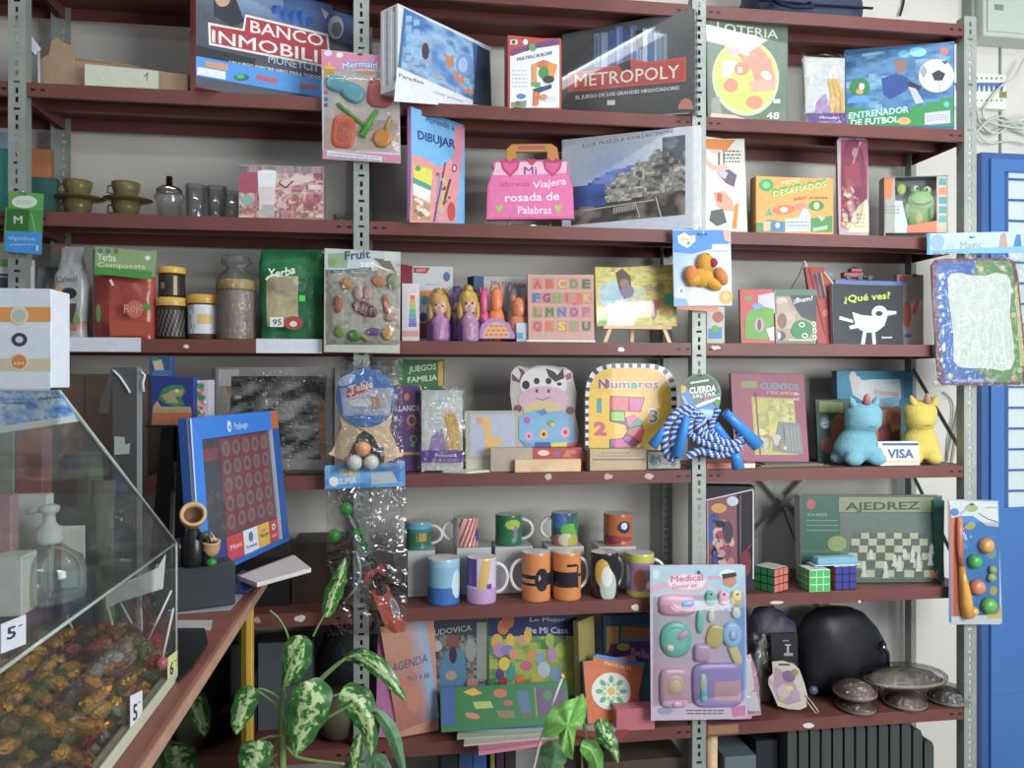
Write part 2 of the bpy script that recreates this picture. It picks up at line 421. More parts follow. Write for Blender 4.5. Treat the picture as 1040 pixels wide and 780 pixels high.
for lv, z in ZS.items():
	for k in range(4):
		x0 = PX[k] + .004; x1 = PX[k + 1] - .004; b = MB(); c = CSH
		b.abox(x0, 0, z - .0015, x1, DEPTH, z, c)
		b.abox(x0, 0, z - LIP, x1, .0015, z - .0015, c); b.abox(x0, .0015, z - LIP, x1, .012, z - LIP + .0015, c)
		b.abox(x0, DEPTH - .0015, z - LIP, x1, DEPTH, z - .0015, c)
		b.abox(x0, .0015, z - LIP, x0 + .0015, DEPTH - .0015, z - .0015, c); b.abox(x1 - .0015, .0015, z - LIP, x1, DEPTH - .0015, z - .0015, c)
		b.abox(x0 + .0015, DEPTH * .5 - .01, z - LIP * .7, x1 - .0015, DEPTH * .5 + .01, z - .0015, c)
		for xx in (x0 + .035, x1 - .06, x1 - .03, x0 + .06):
			b.box((xx - .006, -.0008, z - LIP / 2 - .003), (.012, 0, 0), (0, .0008, 0), (0, 0, .006), CSLOT)
		sh = b.build('metal_shelf', M_SHELF, label=SN[lv] + ', ' + BN2[k], cat='shelf', group='shelves of the steel shelving')
sc = 0
for (px, py, w, lab) in ((643, 471.5 + 9, 7, 'white chip on the lip below the numbers book'),):
	pass
def scrap(px, py, w, h, col, label, name='tape_scrap', cat='tape'):
	s = face_on(px - w / 2, px + w / 2, 0, -.0012, -.0012)
	u, v = s.uv(px, py); hh = h / 330
	b = MB(); rnd = random.Random(px)
	pts = [s.at(u + (w / 660) * math.cos(a) * rnd.uniform(.7, 1.1), v + hh / 2 * math.sin(a) * rnd.uniform(.6, 1.1), .0) for a in [k * PI / 5 for k in range(10)]]
	b.prism(pts, V((0, .0009, 0)), col); b.build(name, M_PRINT, label=label, cat=cat)
scrap(189, 352, 6, 4, 'e0ccb0', 'small cream paper scrap on shelf lip below the black-lidded jars')
scrap(631, 355, 7, 5, 'd8c8c0', 'small torn sticker scrap on lip under the wooden easel')
scrap(557, 484, 8, 7, 'b8a49e', 'worn white sticker scrap on lip below the cow board')
scrap(618, 484, 10, 7, 'b39a92', 'worn pale sticker scrap on lip below the wooden boxes')
scrap(659, 484, 11, 7, 'b8a09a', 'worn pale sticker scrap on lip left of the rope post')
scrap(645, 617, 9, 8, 'cbb9ae', 'small square price label on lip under the yellow mug', 'price_label', 'label')
scrap(821, 737, 14, 6, 'c8c0bc', 'scratched white sticker on lip below the key ring card')
scrap(873, 611, 4, 4, 'c0b8b0', 'tiny white chip on lip below the chess box')
scrap(789, 612, 18, 4, 'c6b8b0', 'scratched silver mark on lip right of the pink toy card')
scrap(727, 353, 10, 5, 'c8b0a8', 'torn label scrap on lip beside the duck post')
scrap(261, 630, 7, 7, '9b9691', 'grey price tag on the dark lower lip, left one', 'price_label', 'label')
scrap(305, 628, 12, 7, 'c3beb8', 'bent white price tag on the dark lower lip, right one', 'price_label', 'label')
for (xa, xb, ya, yb, lab) in ((62, 143, 343, 357, 'long blank white paper strip on shelf lip under the red bag'), (260, 327, 344.5, 358.5, 'long blank white paper strip on shelf lip under the green bag')):
	s = face_on(xa, xb, 0, -.0018, -.0018); u0, v0 = s.uv(xa, yb); u1, v1 = s.uv(xb, ya)
	b = MB(); b.box(s.at(0, v0), s.U * u1, V((0, .0012, 0)), V((0, 0, v1 - v0)), 'c4cad4'); b.build('shelf_label', M_PRINT, label=lab, cat='label')
def strap(p, q, w, label, kind_m=M_STRAP, wd=V((0, 0, 1)), name='brace_strap'):
	p, q = V(p), V(q); d = (q - p).normalized(); b = MB()
	nn = V((0, 1, 0)) if abs(d.y) < .5 else V((1, 0, 0))
	sd = d.cross(nn).normalized() * w / 2
	b.prism([p - sd, q - sd, q + sd, p + sd], nn * .002, 'ffffff'); b.build(name, kind_m, label=label, cat='brace')
strap(PY(721, 590, .302), PY(826, 481, .302), .022, 'diagonal steel brace behind the shelves right of the toy box')
strap(PY(770, 480, .306), PY(872, 590, .306), .022, 'diagonal steel brace crossing behind the chess box')
strap(PY(820, 590, .302), PY(925, 720, .302), .022, 'diagonal steel brace behind the dark helmet')
xe = 2.855
for (z0, z1, l) in ((.82, 1.12, 'beside the chess box'), (1.22, 1.5, 'beside the yellow horse')):
	strap((xe, .03, z0), (xe, .28, z1), .016, 'thin dark end brace rising to the back ' + l)
M_BLUE = mat('blue_door_paint', '3668a8', rough=.45, spec=.4, var=.06, vscale=4, g=1.35)
M_BLUED = mat('darker_blue_frame', '2c5690', rough=.45, var=.06, vscale=4, g=1.35)
M_PANE = mat('frosted_pane', 'b8c8c8', rough=.35, g=1.2, emit='cfe0e0', es=.08)  # faint emission stands in for daylight behind the glass
yd = YW - .03
zt = PY(1010, 156, yd).z; xd0 = PY(995, 300, yd).x; zmid = PY(1010, 515, yd).z; xd1 = xd0 + .95
door = thing('blue_metal_door', 'blue painted metal door with barred window right of the shelves', 'door', ((xd0 + xd1) / 2, yd, 0))
door['kind'] = 'structure'; door.name = 'door_1'
for k in ('label', 'category'):
	if k in door: del door[k]
b = MB(); fr = .03
b.abox(xd0, yd - .01, 0, xd0 + fr, YW, zt, 'fff'*2); b.abox(xd0 + fr, yd - .01, zt - .025, xd1, YW, zt, 'ffffff'); b.build('door_frame', M_BLUED, parent=door)
b = MB(); xl = xd0 + fr
b.abox(xl, yd - .02, 0.01, xd1, yd, zmid, 'ffffff')
b.abox(xl, yd - .02, zmid, xl + .056, yd, zt - .025, 'ffffff'); b.abox(xl + .056, yd - .02, zt - .07, xd1, yd, zt - .025, 'ffffff')
b.abox(xl + .03, yd - .022, .3, xd1, yd - .02, .302, 'ffffff'); b.abox(xl, yd - .024, zmid - .012, xd1, yd - .02, zmid, 'ffffff')
b.build('door_leaf', M_BLUE, parent=door)
b = MB(); b.abox(xl + .05, yd - .005, zmid, xd1, yd + .004, zt - .07, 'ffffff'); b.build('window_pane', M_PANE, parent=door)
b = MB()
x = xl + .074
while x < xd1: b.abox(x - .006, yd - .010, zmid, x + .006, yd - .005, zt - .07, 'ffffff'); x += .085
z = zmid + .06
while z < zt - .08: b.abox(xl + .05, yd - .011, z - .004, xd1, yd - .005, z + .004, 'ffffff'); z += .077
b.build('window_grille', M_BLUED, parent=door)
M_CONC = mat('grey_pipe_paint', '7d8781', rough=.6, var=.06, vscale=8)
M_CAB = mat('beige_cabinet_paint', 'a4aea4', rough=.5, var=.03, vscale=6, g=1.4)
p0 = PY(985, 20, YW); b = MB(); pw = .033
pts = [PY(986, 33, YW).z]
b.abox(p0.x - pw, YW - .05, PY(986, 34, YW - .05).z, p0.x + pw, YW - .001, Zc - .002, 'ffffff'); b.build('wall_duct', M_CONC, label='grey vertical duct on wall above the right upright', cat='duct')
a = PY(999, 36, YW - .09); q = thing('electrical_cabinet', 'pale grey-green electrical cabinet high on wall at top right', 'electrical box', (a.x + .2, YW - .04, a.z))
b = MB(); b.rbox((a.x, YW - .09, a.z), (.4, 0, 0), (0, .088, 0), (0, 0, .3), 'ffffff', .004); b.build('cabinet_body', M_CAB, parent=q)
b = MB(); b.rbox((a.x + .012, YW - .096, a.z + .015), (.37, 0, 0), (0, .0055, 0), (0, 0, .27), 'ffffff', .003); dr = b.build('cabinet_door', M_CAB, parent=q)
u = PY(1010, 10, YW - .096); b = MB(); b.abox(u.x, YW - .098, u.z, u.x + .035, YW - .0962, u.z + .02, '77807a'); b.build('vent_label', M_PRINT, parent=q)
M_WPL = mat('white_plastic', 'aab0a8', rough=.45, g=1.4)
def cable(name, pts, r, m, label, cat='cable', parent=None, n=6, steps=6):
	P = [V(p) for p in pts]; out = []
	for i in range(len(P) - 1):
		p0 = P[max(i - 1, 0)]; p1 = P[i]; p2 = P[i + 1]; p3 = P[min(i + 2, len(P) - 1)]
		for k in range(steps):
			t = k / steps
			out.append(.5 * ((2 * p1) + (p2 - p0) * t + (2 * p0 - 5 * p1 + 4 * p2 - p3) * t * t + (3 * p1 - p0 - 3 * p2 + p3) * t ** 3))
	out.append(P[-1]); b = MB(); b.tube(out, r, 'ffffff', n); return b.build(name, m, parent=parent, label=label, cat=cat)
yc = YW - .02
s = face_on(966, 1022, 0, YW - .03, YW - .03); u0, v0 = s.uv(966, 108); u1, v1 = s.uv(1022, 76)
tb = thing('terminal_strip', 'white terminal strip with blue teeth on wall right of the football box', 'terminal strip', s.at(u1 / 2, v0))
b = MB(); b.box(s.at(0, v0), s.U * u1, V((0, .028, 0)), V((0, 0, v1 - v0)), 'd0d4c8'); b.build('strip_body', M_PLAST, parent=tb)
b = MB(); A = Art(b, s)
for k in range(10):
	xx = 972 + k * 5
	A.poly([(xx - 2.3, 86), (xx + 2.3, 86), (xx + 1, 93), (xx - 1, 93)], '4a6ea0'); A.ell(xx, 79.5, 1, 1.2, '50504a', 8); A.ell(xx, 102, 1, 1.2, '8a7a50', 8)
A.rect(968, 84, 1020, 87, '4a6ea0')
b.build('terminal_teeth', M_PLAST, parent=tb)
b = MB(); s2 = face_on(1014, 1023, 0, YW - .035, YW - .035)
for k in range(3):
	u, v = s2.uv(1016 + k * 2.6, 99); b.box(s2.at(u, v), s2.U * .006, V((0, .03, 0)), V((0, 0, .022)), '9a8a4a')
b.build('brass_connector', M_PLAST, label='small brass connector block right of terminal strip', cat='connector')
CW = [((987, 108), (1000, 122), (1018, 118), (1032, 128), (1045, 122)), ((990, 118), (1004, 134), (1022, 130), (1045, 138)), ((988, 128), (1003, 145), (1025, 143), (1045, 147)),
	  ((992, 107), (996, 125), (1012, 136), (1030, 124), (1046, 130)), ((1040, 60), (1030, 78), (1016, 88), (1004, 103), (998, 116), (1010, 126), (1046, 132)), ((989, 137), (1006, 121), (1024, 124), (1046, 116))]
for k, pp in enumerate(CW):
	cable('wall_cable', [PY(x, y, YW - .014 - .007 * k) for x, y in pp], .0042, M_WPL, None, None)
for o in list(bpy.data.objects):
	if o.name.startswith('wall_cable'): setp(o, label='off-white cable in the tangle on wall above the blue door', cat='cable', group='tangled off-white cables on the wall')
b = MB(); a = PY(1015, 40, YW); b.abox(a.x - .003, YW - .008, PY(1015, 160, YW).z, a.x + .003, YW - .0005, PY(1015, 40, YW).z, 'ffffff'); b.build('cable_trunking', M_CONC, label='thin grey vertical trunking line on wall at top right', cat='trunking')
cable('brown_cord', [PY(792, 506, YW - .01), PY(800, 530, YW - .01), PY(812, 560, YW - .01), PY(826, 602, YW - .012), PY(834, 640, YW - .01)], .0025, mat('brown_cord', '5a4a40', rough=.6), 'thin brown cord hanging on wall left of the chess box', 'cord')
b = MB(); b.tube([PY(978, 396, YW - .008), PY(966, 470, YW - .03)], .006, 'b8aa90', 8); b.build('wooden_rod', M_PLAST, label='thin pale wooden rod leaning on wall behind the right upright', cat='rod')
cable('leaning_cord', [PY(958, 398, YW - .01), PY(968, 412, YW - .01), PY(963, 450, YW - .01), PY(962, 468, YW - .01)], .0025, M_CONC, 'thin grey cord on wall right of the yellow horse', 'cord')
M_TUBE = mat('lit_tube', 'ffffff', emit='f4faff', es=16)
def batten(x, y, z, L, ang, label, e):
	c_, s_ = math.cos(ang), math.sin(ang); t = thing('ceiling_lamp', label, 'lamp', (x, y, z), 'fluorescent battens')
	d = V((c_, s_, 0)); sd = V((-s_, c_, 0))
	b = MB(); b.rbox(V((x, y, z)) - d * L / 2 - sd * .05 + V((0, 0, .03)), d * L, sd * .1, V((0, 0, .04)), 'e8e8e4', .004); b.build('housing', M_PLAST, parent=t)
	b = MB(); b.tube([V((x, y, z)) - d * L * .48, V((x, y, z)) + d * L * .48], .016, 'ffffff', 10); b.build('tube', M_TUBE, parent=t)
	b = MB()
	for q in (-.4, .4): b.tube([V((x, y, z + .07)) + d * L * q, V((x, y, Zc)) + d * L * q], .004, '888888', 6)
	b.build('suspension', M_PLAST, parent=t)
	la = bpy.data.lights.new('tube_light', 'AREA'); la.shape = 'RECTANGLE'; la.size = L; la.size_y = .12; la.energy = e; la.color = (.95, .98, 1.0)
	lo = bpy.data.objects.new('tube_light', la); col_main.objects.link(lo); lo.location = (x, y, z - .03)
	return lo
l1 = batten(3.2, -3.1, 2.72, 1.25, .1, 'white fluorescent batten hanging in front of the right shelves, nearer one', 16)
l2 = batten(.2, -3.6, 2.85, 1.25, .6, 'white fluorescent batten hanging in front of the left shelves, farther one', 5)
for xx_, lb_, en_ in ((.5, 'left', 4), (2.42, 'right', 7)):
	lz_ = batten(xx_, -.74, 3.06, .95, 0, 'white fluorescent batten under the ceiling close to the shelves, ' + lb_ + ' one', en_)
for l in (l1, l2):
	d = V((1.9, 0, 1.2)) - l.location; l.rotation_euler = d.to_track_quat('-Z', 'Y').to_euler()
la = bpy.data.lights.new('entrance_daylight', 'AREA'); la.shape = 'RECTANGLE'; la.size = 1.6; la.size_y = 1.2; la.energy = 74; la.color = (.96, .99, 1.0)
lo = bpy.data.objects.new('entrance_daylight', la); col_main.objects.link(lo); lo.location = (3.25, -2.6, 1.75)
lo.rotation_euler = (V((2.1, 0, 1.3)) - lo.location).to_track_quat('-Z', 'Y').to_euler()
w = bpy.data.worlds.new('World'); bpy.context.scene.world = w; w.use_nodes = True
w.node_tree.nodes['Background'].inputs['Color'].default_value = (.80, .88, 1, 1); w.node_tree.nodes['Background'].inputs['Strength'].default_value = .36
cam = bpy.data.cameras.new('camera'); co = bpy.data.objects.new('camera', cam); col_main.objects.link(co)
cam.sensor_width = 36; cam.lens = 36 * FOC / 1040; cam.shift_y = -2 / 1040; cam.clip_start = .02
co.location = CAM; co.rotation_euler = (PI / 2, 0, -PSI)
sc_ = bpy.context.scene; sc_.camera = co
sc_.view_settings.view_transform = 'Standard'; sc_.view_settings.look = 'None'; sc_.view_settings.gamma = 1; sc_.view_settings.use_curve_mapping = False
sc_.view_settings.exposure = 0.08
# ================================================================== shelf A: navy bag
zA, zB, zC, zD, zE, zF, zG = [ZS[k] for k in 'ABCDEFG']
pl = PY(765, 0, .08); pr = PY(879, 0, .08)
t = thing('travel_bag', 'navy blue zipped bag lying on the topmost shelf', 'bag', ((pl.x + pr.x) / 2, .16, zA))
b = MB(); w = pr.x - pl.x; n = 20; rows = []
for j in range(9):
	v = j / 8; ring = []
	for k in range(n):
		a = 2 * PI * k / n; e = .45
		cx = math.copysign(abs(math.cos(a)) ** e, math.cos(a)); cy = math.copysign(abs(math.sin(a)) ** e, math.sin(a))
		sh = (.9 + .1 * math.sin(PI * min(1, v * 1.6))) * (1 - .25 * max(0, v - .6))
		ring.append(V(((pl.x + pr.x) / 2 + cx * w / 2 * sh * (1 + .02 * math.sin(5 * a + j)), .16 + cy * .12 * sh, zA + .002 + .2 * v)))
	rows.append(ring)
vs = [p for r in rows for p in r]; fs = [(j * n + k, j * n + (k + 1) % n, (j + 1) * n + (k + 1) % n, (j + 1) * n + k) for j in range(8) for k in range(n)] + [tuple(range(n))[::-1], tuple(8 * n + k for k in range(n))]
b.mesh(vs, fs, '26344e', True); b.build('bag_body', mat('navy_cloth', attr=True, rough=.7, bump=.5, bscale=30), parent=t)
b = MB(); b.tube([V((pl.x - .0, .04, zA + .05)), V(((pl.x + pr.x) / 2, .035, zA + .045)), V((pr.x, .04, zA + .05))], .004, '121a2c', 6); b.build('zip', M_MATTE, parent=t)
b = MB(); b.tube([V((pl.x + .05, .038, zA + .05)), V((pl.x + .06, .0, zA + .02)), V((pl.x + .1, -.006, zA + .012)), V((pl.x + .16, .0, zA + .02)), V((pl.x + .17, .038, zA + .05))], .007, '1a2640', 6); b.build('handle', M_MATTE, parent=t)
cable('hanging_lead', [PY(917, -20, YW - .01), PY(918, 0, YW - .01), PY(914, 16, YW - .012)], .004, mat('black_rubber', '141416', rough=.6), 'short black lead hanging on wall above the top right shelf', 'cable')
# ================================================================== shelf B
s = face_on(41, 191, zB, .12, .05); h = s.uv(60, 44)[1]
t = thing('corrugated_carton', 'long flat brown corrugated carton, torn open, on upper left shelf', 'cardboard box', s.at(s.w / 2, 0))
b = MB(); th = .004; D = .14; kc = 'a08468'
b.box(s.at(0, 0), s.U * s.w, -s.N * D, s.V * th, kc)
zw = s.uv(120, 62)[1]
fp = [(41, 86), (41, 60), (50, 55), (52, 42), (58, 38), (64, 43), (74, 47), (76, 62), (82, 62), (191, 76), (191, 92)]
fp = [s.p(*q) for q in fp]; fp[0] = s.at(0, 0.0001); fp[-1] = s.at(s.w, .0001); b.prism(fp, -s.N * th, kc)
bp = [s.at(0, th, -D), s.at(0, h * .95, -D), s.at(s.w, h * .62, -D), s.at(s.w, th, -D)]; b.prism(bp, s.N * th, '8f7459')
b.prism([s.at(0, 0, 0), s.at(0, h * .7, -.02), s.at(0, h * .95, -D), s.at(0, 0, -D)], s.U * th, kc)
b.prism([s.at(s.w, 0, 0), s.at(s.w, h * .4, 0), s.at(s.w, h * .6, -D), s.at(s.w, 0, -D)], -s.U * th, kc)
b.build('carton_tray', mat('corrugated_board', attr=True, rough=.9, var=.08, vscale=30), parent=t)
b = MB(); b.prism([s.at(.04, h * .98, -.10), s.at(.13, h * .95, -.11), s.at(s.w, h * .6, -.13), s.at(s.w, h * .42, -.03), s.at(.12, h * .66, -.03), s.at(.05, h * .8, -.04)], V((0, 0, .003)), 'a98c6c'); b.build('lid_flap', MATS['corrugated_board'], parent=t)
s2 = face_on(86, 160, zB, .062, .045); b = MB(); u, v = s2.uv(86, 64); s2w = s2.w
pp = [s2.p(86, 64), s2.p(159, 74), s2.p(159, 92), s2.p(86, 90)]
ob = MB(); ob.prism([s2.at(0, .001), s2.at(s2w, .001), s2.at(s2w, s2.uv(159, 72)[1]), s2.at(0, s2.uv(86, 65)[1])], -s2.N * .012, 'bfc6b4'); A = Art(ob, s2)
A.line([(146, 78), (150, 74), (149, 82)], 1, '5a6a50')
ob.build('paper_block', M_PRINT, label='pale green-white paper block standing before the open carton', cat='paper')
s = face_on(20, 42, zB, .06, .10)
b = MB(); pts = [(22, 16), (24, 30), (30, 44), (40, 54)]
P = [s.p(*q) for q in pts]; b.prism([s.p(22, 14), s.p(27, 22), s.p(33, 38), s.p(42, 50), s.p(36, 56), s.p(27, 46), s.p(22, 30)], -s.N * .01, 'a3adb6')
b.tube([s.p(39, 53), s.at(.05, .02), s.at(.055, .0015)], .004, 'a3adb6'); b.build('bent_sleeve', M_PLAST, label='curved whitish plastic sleeve leaning left of the corrugated carton', cat='plastic sleeve')
def art_banco(A, s):
	A.grid([(199, -28), (366, 12), (366, 100), (199, 80)], 36, 22, lambda u, v: mix(mix('3f4450', '545a68', fbm(u * 6, v * 6)), '8fb2de' if u < .5 else '5a7ec0', max(0, 1 - v * 2.4) * (0.9 if u > .12 else .2)) if v < .99 else C('4a4f5a'))
	A.poly([(217, -5), (240, 0), (248, 22), (236, 28), (217, 16)], '30333c'); A.ell(226, -2, 8, 9, 'b8957c')
	A.poly([(199, 46), (260, 60), (258, 66), (199, 58)], '2c2f38')
	for k in range(9): A.ell(279 + 4.3 * k, 10 + 2 * (k % 3) + k, 4, 5 + (k % 2) * 3, '3d6fc2' if k % 2 else '2b57a4', 9)
	A.ell(341, 28, 8, 12, 'b9bcc4'); A.ell(342, 30, 5, 8, '7a7d88'); A.poly([(326, 8), (334, 14), (330, 20)], 'c4c8d0')
	A.poly([(249, 15), (333, 35), (336, 70), (212, 46), (211, 23), (246, 30)], 'e8e4e4')
	A.poly([(250, 17.5), (331, 37), (334, 67.5), (214, 44), (213.5, 26), (248, 32)], 'a33238')
	A.text('BANCO', 254, 33, 328, 48, 12.5, 'e4dedf', 1)
	A.text('INMOBILI', 215, 43, 322, 64, 13, 'e4dedf', 1)
	A.text('MONEYCITY', 272, 64, 330, 75, 8, '9fb4c0', 1.5)
	A.text('UN JUEGO INMOBILIARIO PARA TODOS', 233, 65, 326, 81, 3.6, 'd8dce4', 1)
	A.poly([(199, 57), (330, 82), (330, 100), (199, 77)], '3f8fd8')
	A.poly([(200, 68), (229, 73), (229, 81), (200, 76)], 'd4d6da'); A.poly([(208, 62), (232, 66), (231, 72), (209, 68)], 'c98c6c')
	A.poly([(260, 76), (282, 80), (281, 85), (260, 81)], 'b05a62'); A.poly([(304, 84), (322, 87), (322, 91), (305, 89)], 'b05a62')
	A.ell(245, 79, 8, 3.5, '2c6b6c'); A.ell(244, 78, 4, 2, '4fae6a')
ob, s = carton('board_game_box', 'dark board game box titled BANCO INMOBILI in red, leaning on upper left shelf', 'board game', 199, 366, -25, zB, -.03, .18, .075, '4a4f5a', 'b04a54', art=art_banco, top_at=205, m=M_GLOSSP)
def art_puz(A, s):
	A.grid([(410, 8), (487, 46), (490, 106), (404, 68)], 30, 30, lambda u, v: mix(pal(['3a6aa8', '5f8fc0', '8cb4d4', '5b7fa8'], 5, 5, 3)(u, v), 'c07a50' if u > .45 else '8a9ab0', 1 if (fbm(u * 7, v * 9, 8) > .62 and v > .3) else 0) if .03 < u < .9 else C('3a659a'))
	for k in range(5):
		for j in range(2): A.rect(412 + j * 8, 16 + k * 10 + j * 4, 418 + j * 8, 22 + k * 10 + j * 4, '7fa9d0')
	A.ell(432, 52, 4, 9, '4a3648', 8); A.ell(472, 66, 9, 12, '6a8fc6'); A.ell(470, 66, 5, 8, '9ab4dc', 9)
	A.poly([(485, 46), (497, 52), (499, 108), (480, 106)], '2b3c50')
	A.poly([(403, 69), (480, 103), (479, 109), (400, 103)], 'cfd4da'); A.text('Paradise', 405, 78, 430, 86, 4, '4a525c')
	A.text('1000 piezas', 440, 95, 470, 104, 3, '8a92a0')
s = face_on(404, 499, zB, -.10, .15); zoff = .016
s.O = s.O + V((0, 0, 0)); h = s.uv(408, 5)[1]
b = MB(); th = .075
q = thing('puzzle_box', 'stacked white-spined puzzle box with blue oriental picture, jutting off the shelf', 'puzzle', s.at(s.w / 2, 0))
b.rbox(s.at(0, 0), s.U * s.w, -s.N * th, s.V * h, 'c6ccd2', .001); A = Art(b, s); art_puz(A, s); b.build('box', M_GLOSSP, parent=q)
b = MB()
for k in range(4): b.box(s.at(-.0012, .02 + 0 * k, -th * (k + .55) / 4.4), s.U * .0012, -s.N * .004, s.V * (h - .03), 'ffffff' if k % 2 else '7e868e')
b.build('spine_lines', M_PRINT, parent=q)
b = MB()
ss = Surf(s.at(-.0002, 0, 0), -s.N, s.V)
A2 = Art(b, Surf(s.at(-.0002, 0, -th), s.N, s.V))
for (uu, vv) in ((th * .8, h * .95), (th * .85, h * .13)): A2.uvpoly([(uu + .006 * math.cos(a), vv + .008 * math.sin(a)) for a in [k * PI / 6 for k in range(12)]], 'b86a66')
b.build('spine_logo', M_PRINT, parent=q)
def art_build(A, s):
	A.rect(516.5, 39, 569.5, 110.5, 'b2473f')
	A.rect(518, 57, 568, 109.5, 'd5dadd'); A.poly([(518, 58), (540, 50), (568, 46), (568, 60), (518, 66)], 'd5dadd')
	A.rect(518, 40.5, 525.5, 45.5, 'c9c2b8'); A.ell(521.5, 43, 2, 2, '3a5a48', 8); A.ell(533.5, 43, 2.5, 3, 'e0d8d4', 10)
	A.text('STEAM', 519, 56, 540, 51, 6, '3c5a9c', 2); A.ell(541, 48.5, 4, 4, '4f9a58', 10); A.text('WORKING', 543, 50, 567, 44, 5.5, '3c5a9c', 2)
	A.text('MULTIPLE BUILDER', 525, 62.5, 561, 55.5, 3.6, '56628a', 1)
	for q in (((540, 66), (552, 61), (564, 66), (552, 70)),): A.poly(q, 'c46a3c')
	A.poly([(540, 66), (545, 65), (545, 84), (540, 84)], 'd28a48'); A.poly([(556, 64), (566, 66), (562, 82), (556, 80)], 'cf8a3a'); A.ell(552, 74, 5, 6, '3c8f4a', 10); A.ell(557, 81, 6, 4, '3a4048', 8)
	A.poly([(539, 84), (548, 84), (549, 89), (540, 88)], '4a9a58'); A.poly([(541, 91), (560, 86), (560, 90), (544, 96)], '3c4a66'); A.poly([(542, 93), (548, 95), (546, 108), (541, 108)], 'c56a3e'); A.ell(552, 99, 4, 3, 'd07f4e', 8)
	A.ell(529, 98, 5, 3, '5a74b8', 8); A.poly([(519, 104), (535, 102), (534, 109), (519, 109)], '6a8f6a'); A.ell(526, 105, 3, 2.5, '8c5a52', 7)
	A.lines(520, 70, 536, 90, 5, 'aeb6bc'); A.lines(552, 98, 566, 104, 3, '9aa2a8')
carton('construction_toy_box', 'small white and red box of a building toy left of the METROPOLY box', 'toy box', 515.5, 570.5, 38, zB, .0, .01, .05, 'b2473f', '8d3834', art=art_build)
def art_metro(A, s):
	A.grid([(571, 38), (704, 9), (704, 113), (571, 125)], 34, 22, lambda u, v: mix(mix('55585a', '6f7272', fbm(u * 3, v * 3, 4)), '4c4c4e', v))
	for k, (x, w, t_, cc) in enumerate(((607, 6, 34, '7f92ac'), (614, 7, 33, '8fa4c8'), (622, 6, 31, '5b76b0'), (629, 7, 27, '6f8ac4'), (636, 5, 30, '4e6ba6'), (643, 8, 26, '647ba8'), (650, 5, 34, '9fb0c8'), (656, 6, 29, 'b8c6dc'), (661, 5, 28, '5d78b4'), (667, 7, 31, '6b8a98'), (674, 7, 34, '7e9498'))):
		A.rect(x - 3.5, t_, x - 3.5 + w, 68, cc); A.line([(x - 1, t_ + 3), (x - 1, 66)], 1, 'a9bad2' if k % 2 else '48639a')
	A.rect(646, 31, 653, 50, '4a4348')
	A.poly([(577, 73), (600, 72), (626, 66), (640, 60), (658, 63), (697, 58), (697, 83), (577, 94)], 'c0544c')
	A.poly([(579, 75), (600, 74), (627, 68), (640, 62.5), (658, 65), (695, 60), (695, 81.5), (579, 91.5)], 'b64a44')
	A.poly([(628, 66), (640, 61), (641, 70), (634, 74)], '3f3c40')
	A.text('METROPOLY', 584, 89, 690, 79, 13.5, 'e2dccb', .6)
	A.text('EL JUEGO DE LOS GRANDES NEGOCIADORES', 585, 101, 690, 91, 3.6, 'd3d6d4', 1.2)
	A.rect(617, 102, 625, 107, 'c4c8c4'); A.poly([(689, 108), (692, 102), (697, 99.5), (702, 102), (704, 108), (704, 111), (689, 111)], 'b8746c')
	A.line([(571, 124), (700, 115)], .8, '9b9d9c')
ob, s = carton('board_game_box', 'large grey board game box titled METROPOLY with blue skyscrapers', 'board game', 570.5, 706, 8.5, zB, .20, -.035, .05, '5a5c5e', '4c4c50', art=art_metro, top_at=705, m=M_SHRINK)
def art_lot(A, s):
	A.rect(719, 19, 800, 123, '5b6d5e')
	A.grid([(719, 19), (800, 26), (798, 123), (719, 123)], 12, 14, lambda u, v: mix('5a6d5c', '76877a', fbm(u * 3, v * 3, 9)))
	A.text('LOTERIA', 728, 31, 790, 39.5, 9.5, 'd9dfc9', 1, arc=-1)
	A.ell(757, 79, 34, 39, 'b9c098', 30, rot=-.1); A.ell(757, 77, 31, 36.5, 'b6c95c', 28, rot=-.1)
	A.poly([(750, 43), (768, 43), (783, 62), (787, 80), (787, 92), (770, 92), (762, 70), (748, 55)], 'd58a78')
	A.poly([(739, 50), (750, 46), (752, 55), (742, 58)], 'c2a6b4'); A.poly([(733, 62), (748, 62), (749, 68), (738, 79), (733, 76)], 'd8d4c4')
	A.ell(753, 70, 8, 7, 'd98468', 12); A.text('1', 749, 74, 753, 74, 6, 'f2e8dc', 1); A.ell(742, 87, 8, 7, 'd98468', 12); A.ell(766, 104, 9, 7, 'd98468', 12); A.ell(778, 77, 6, 4, 'e4ddd0', 10, rot=.6)
	A.poly([(761, 82), (788, 82), (786, 92), (762, 93)], 'd9998a'); A.rect(749, 82, 758, 94, 'cfd860')
	A.ell(737, 76, 5, 3, 'e6e6de', 8); A.ell(756, 54, 6, 3, 'e8bfb2', 8, rot=.4); A.poly([(722, 100), (730, 98), (733, 118), (722, 118)], '8e8f86')
	A.text('48', 778, 121, 791, 121, 7, 'dfe4d6', 1); A.rect(785, 101, 792, 105, 'c7ccc2'); A.poly([(722, 115), (745, 117), (760, 122), (720, 122)], 'c8b0a0')
carton('board_game_box', 'green LOTERIA bingo game box with round fruit-coloured board picture', 'board game', 718.5, 801, 21, zB, .008, .05, .05, '5b6d5e', '4c5c50', art=art_lot, m=M_SHRINK, lean=2)
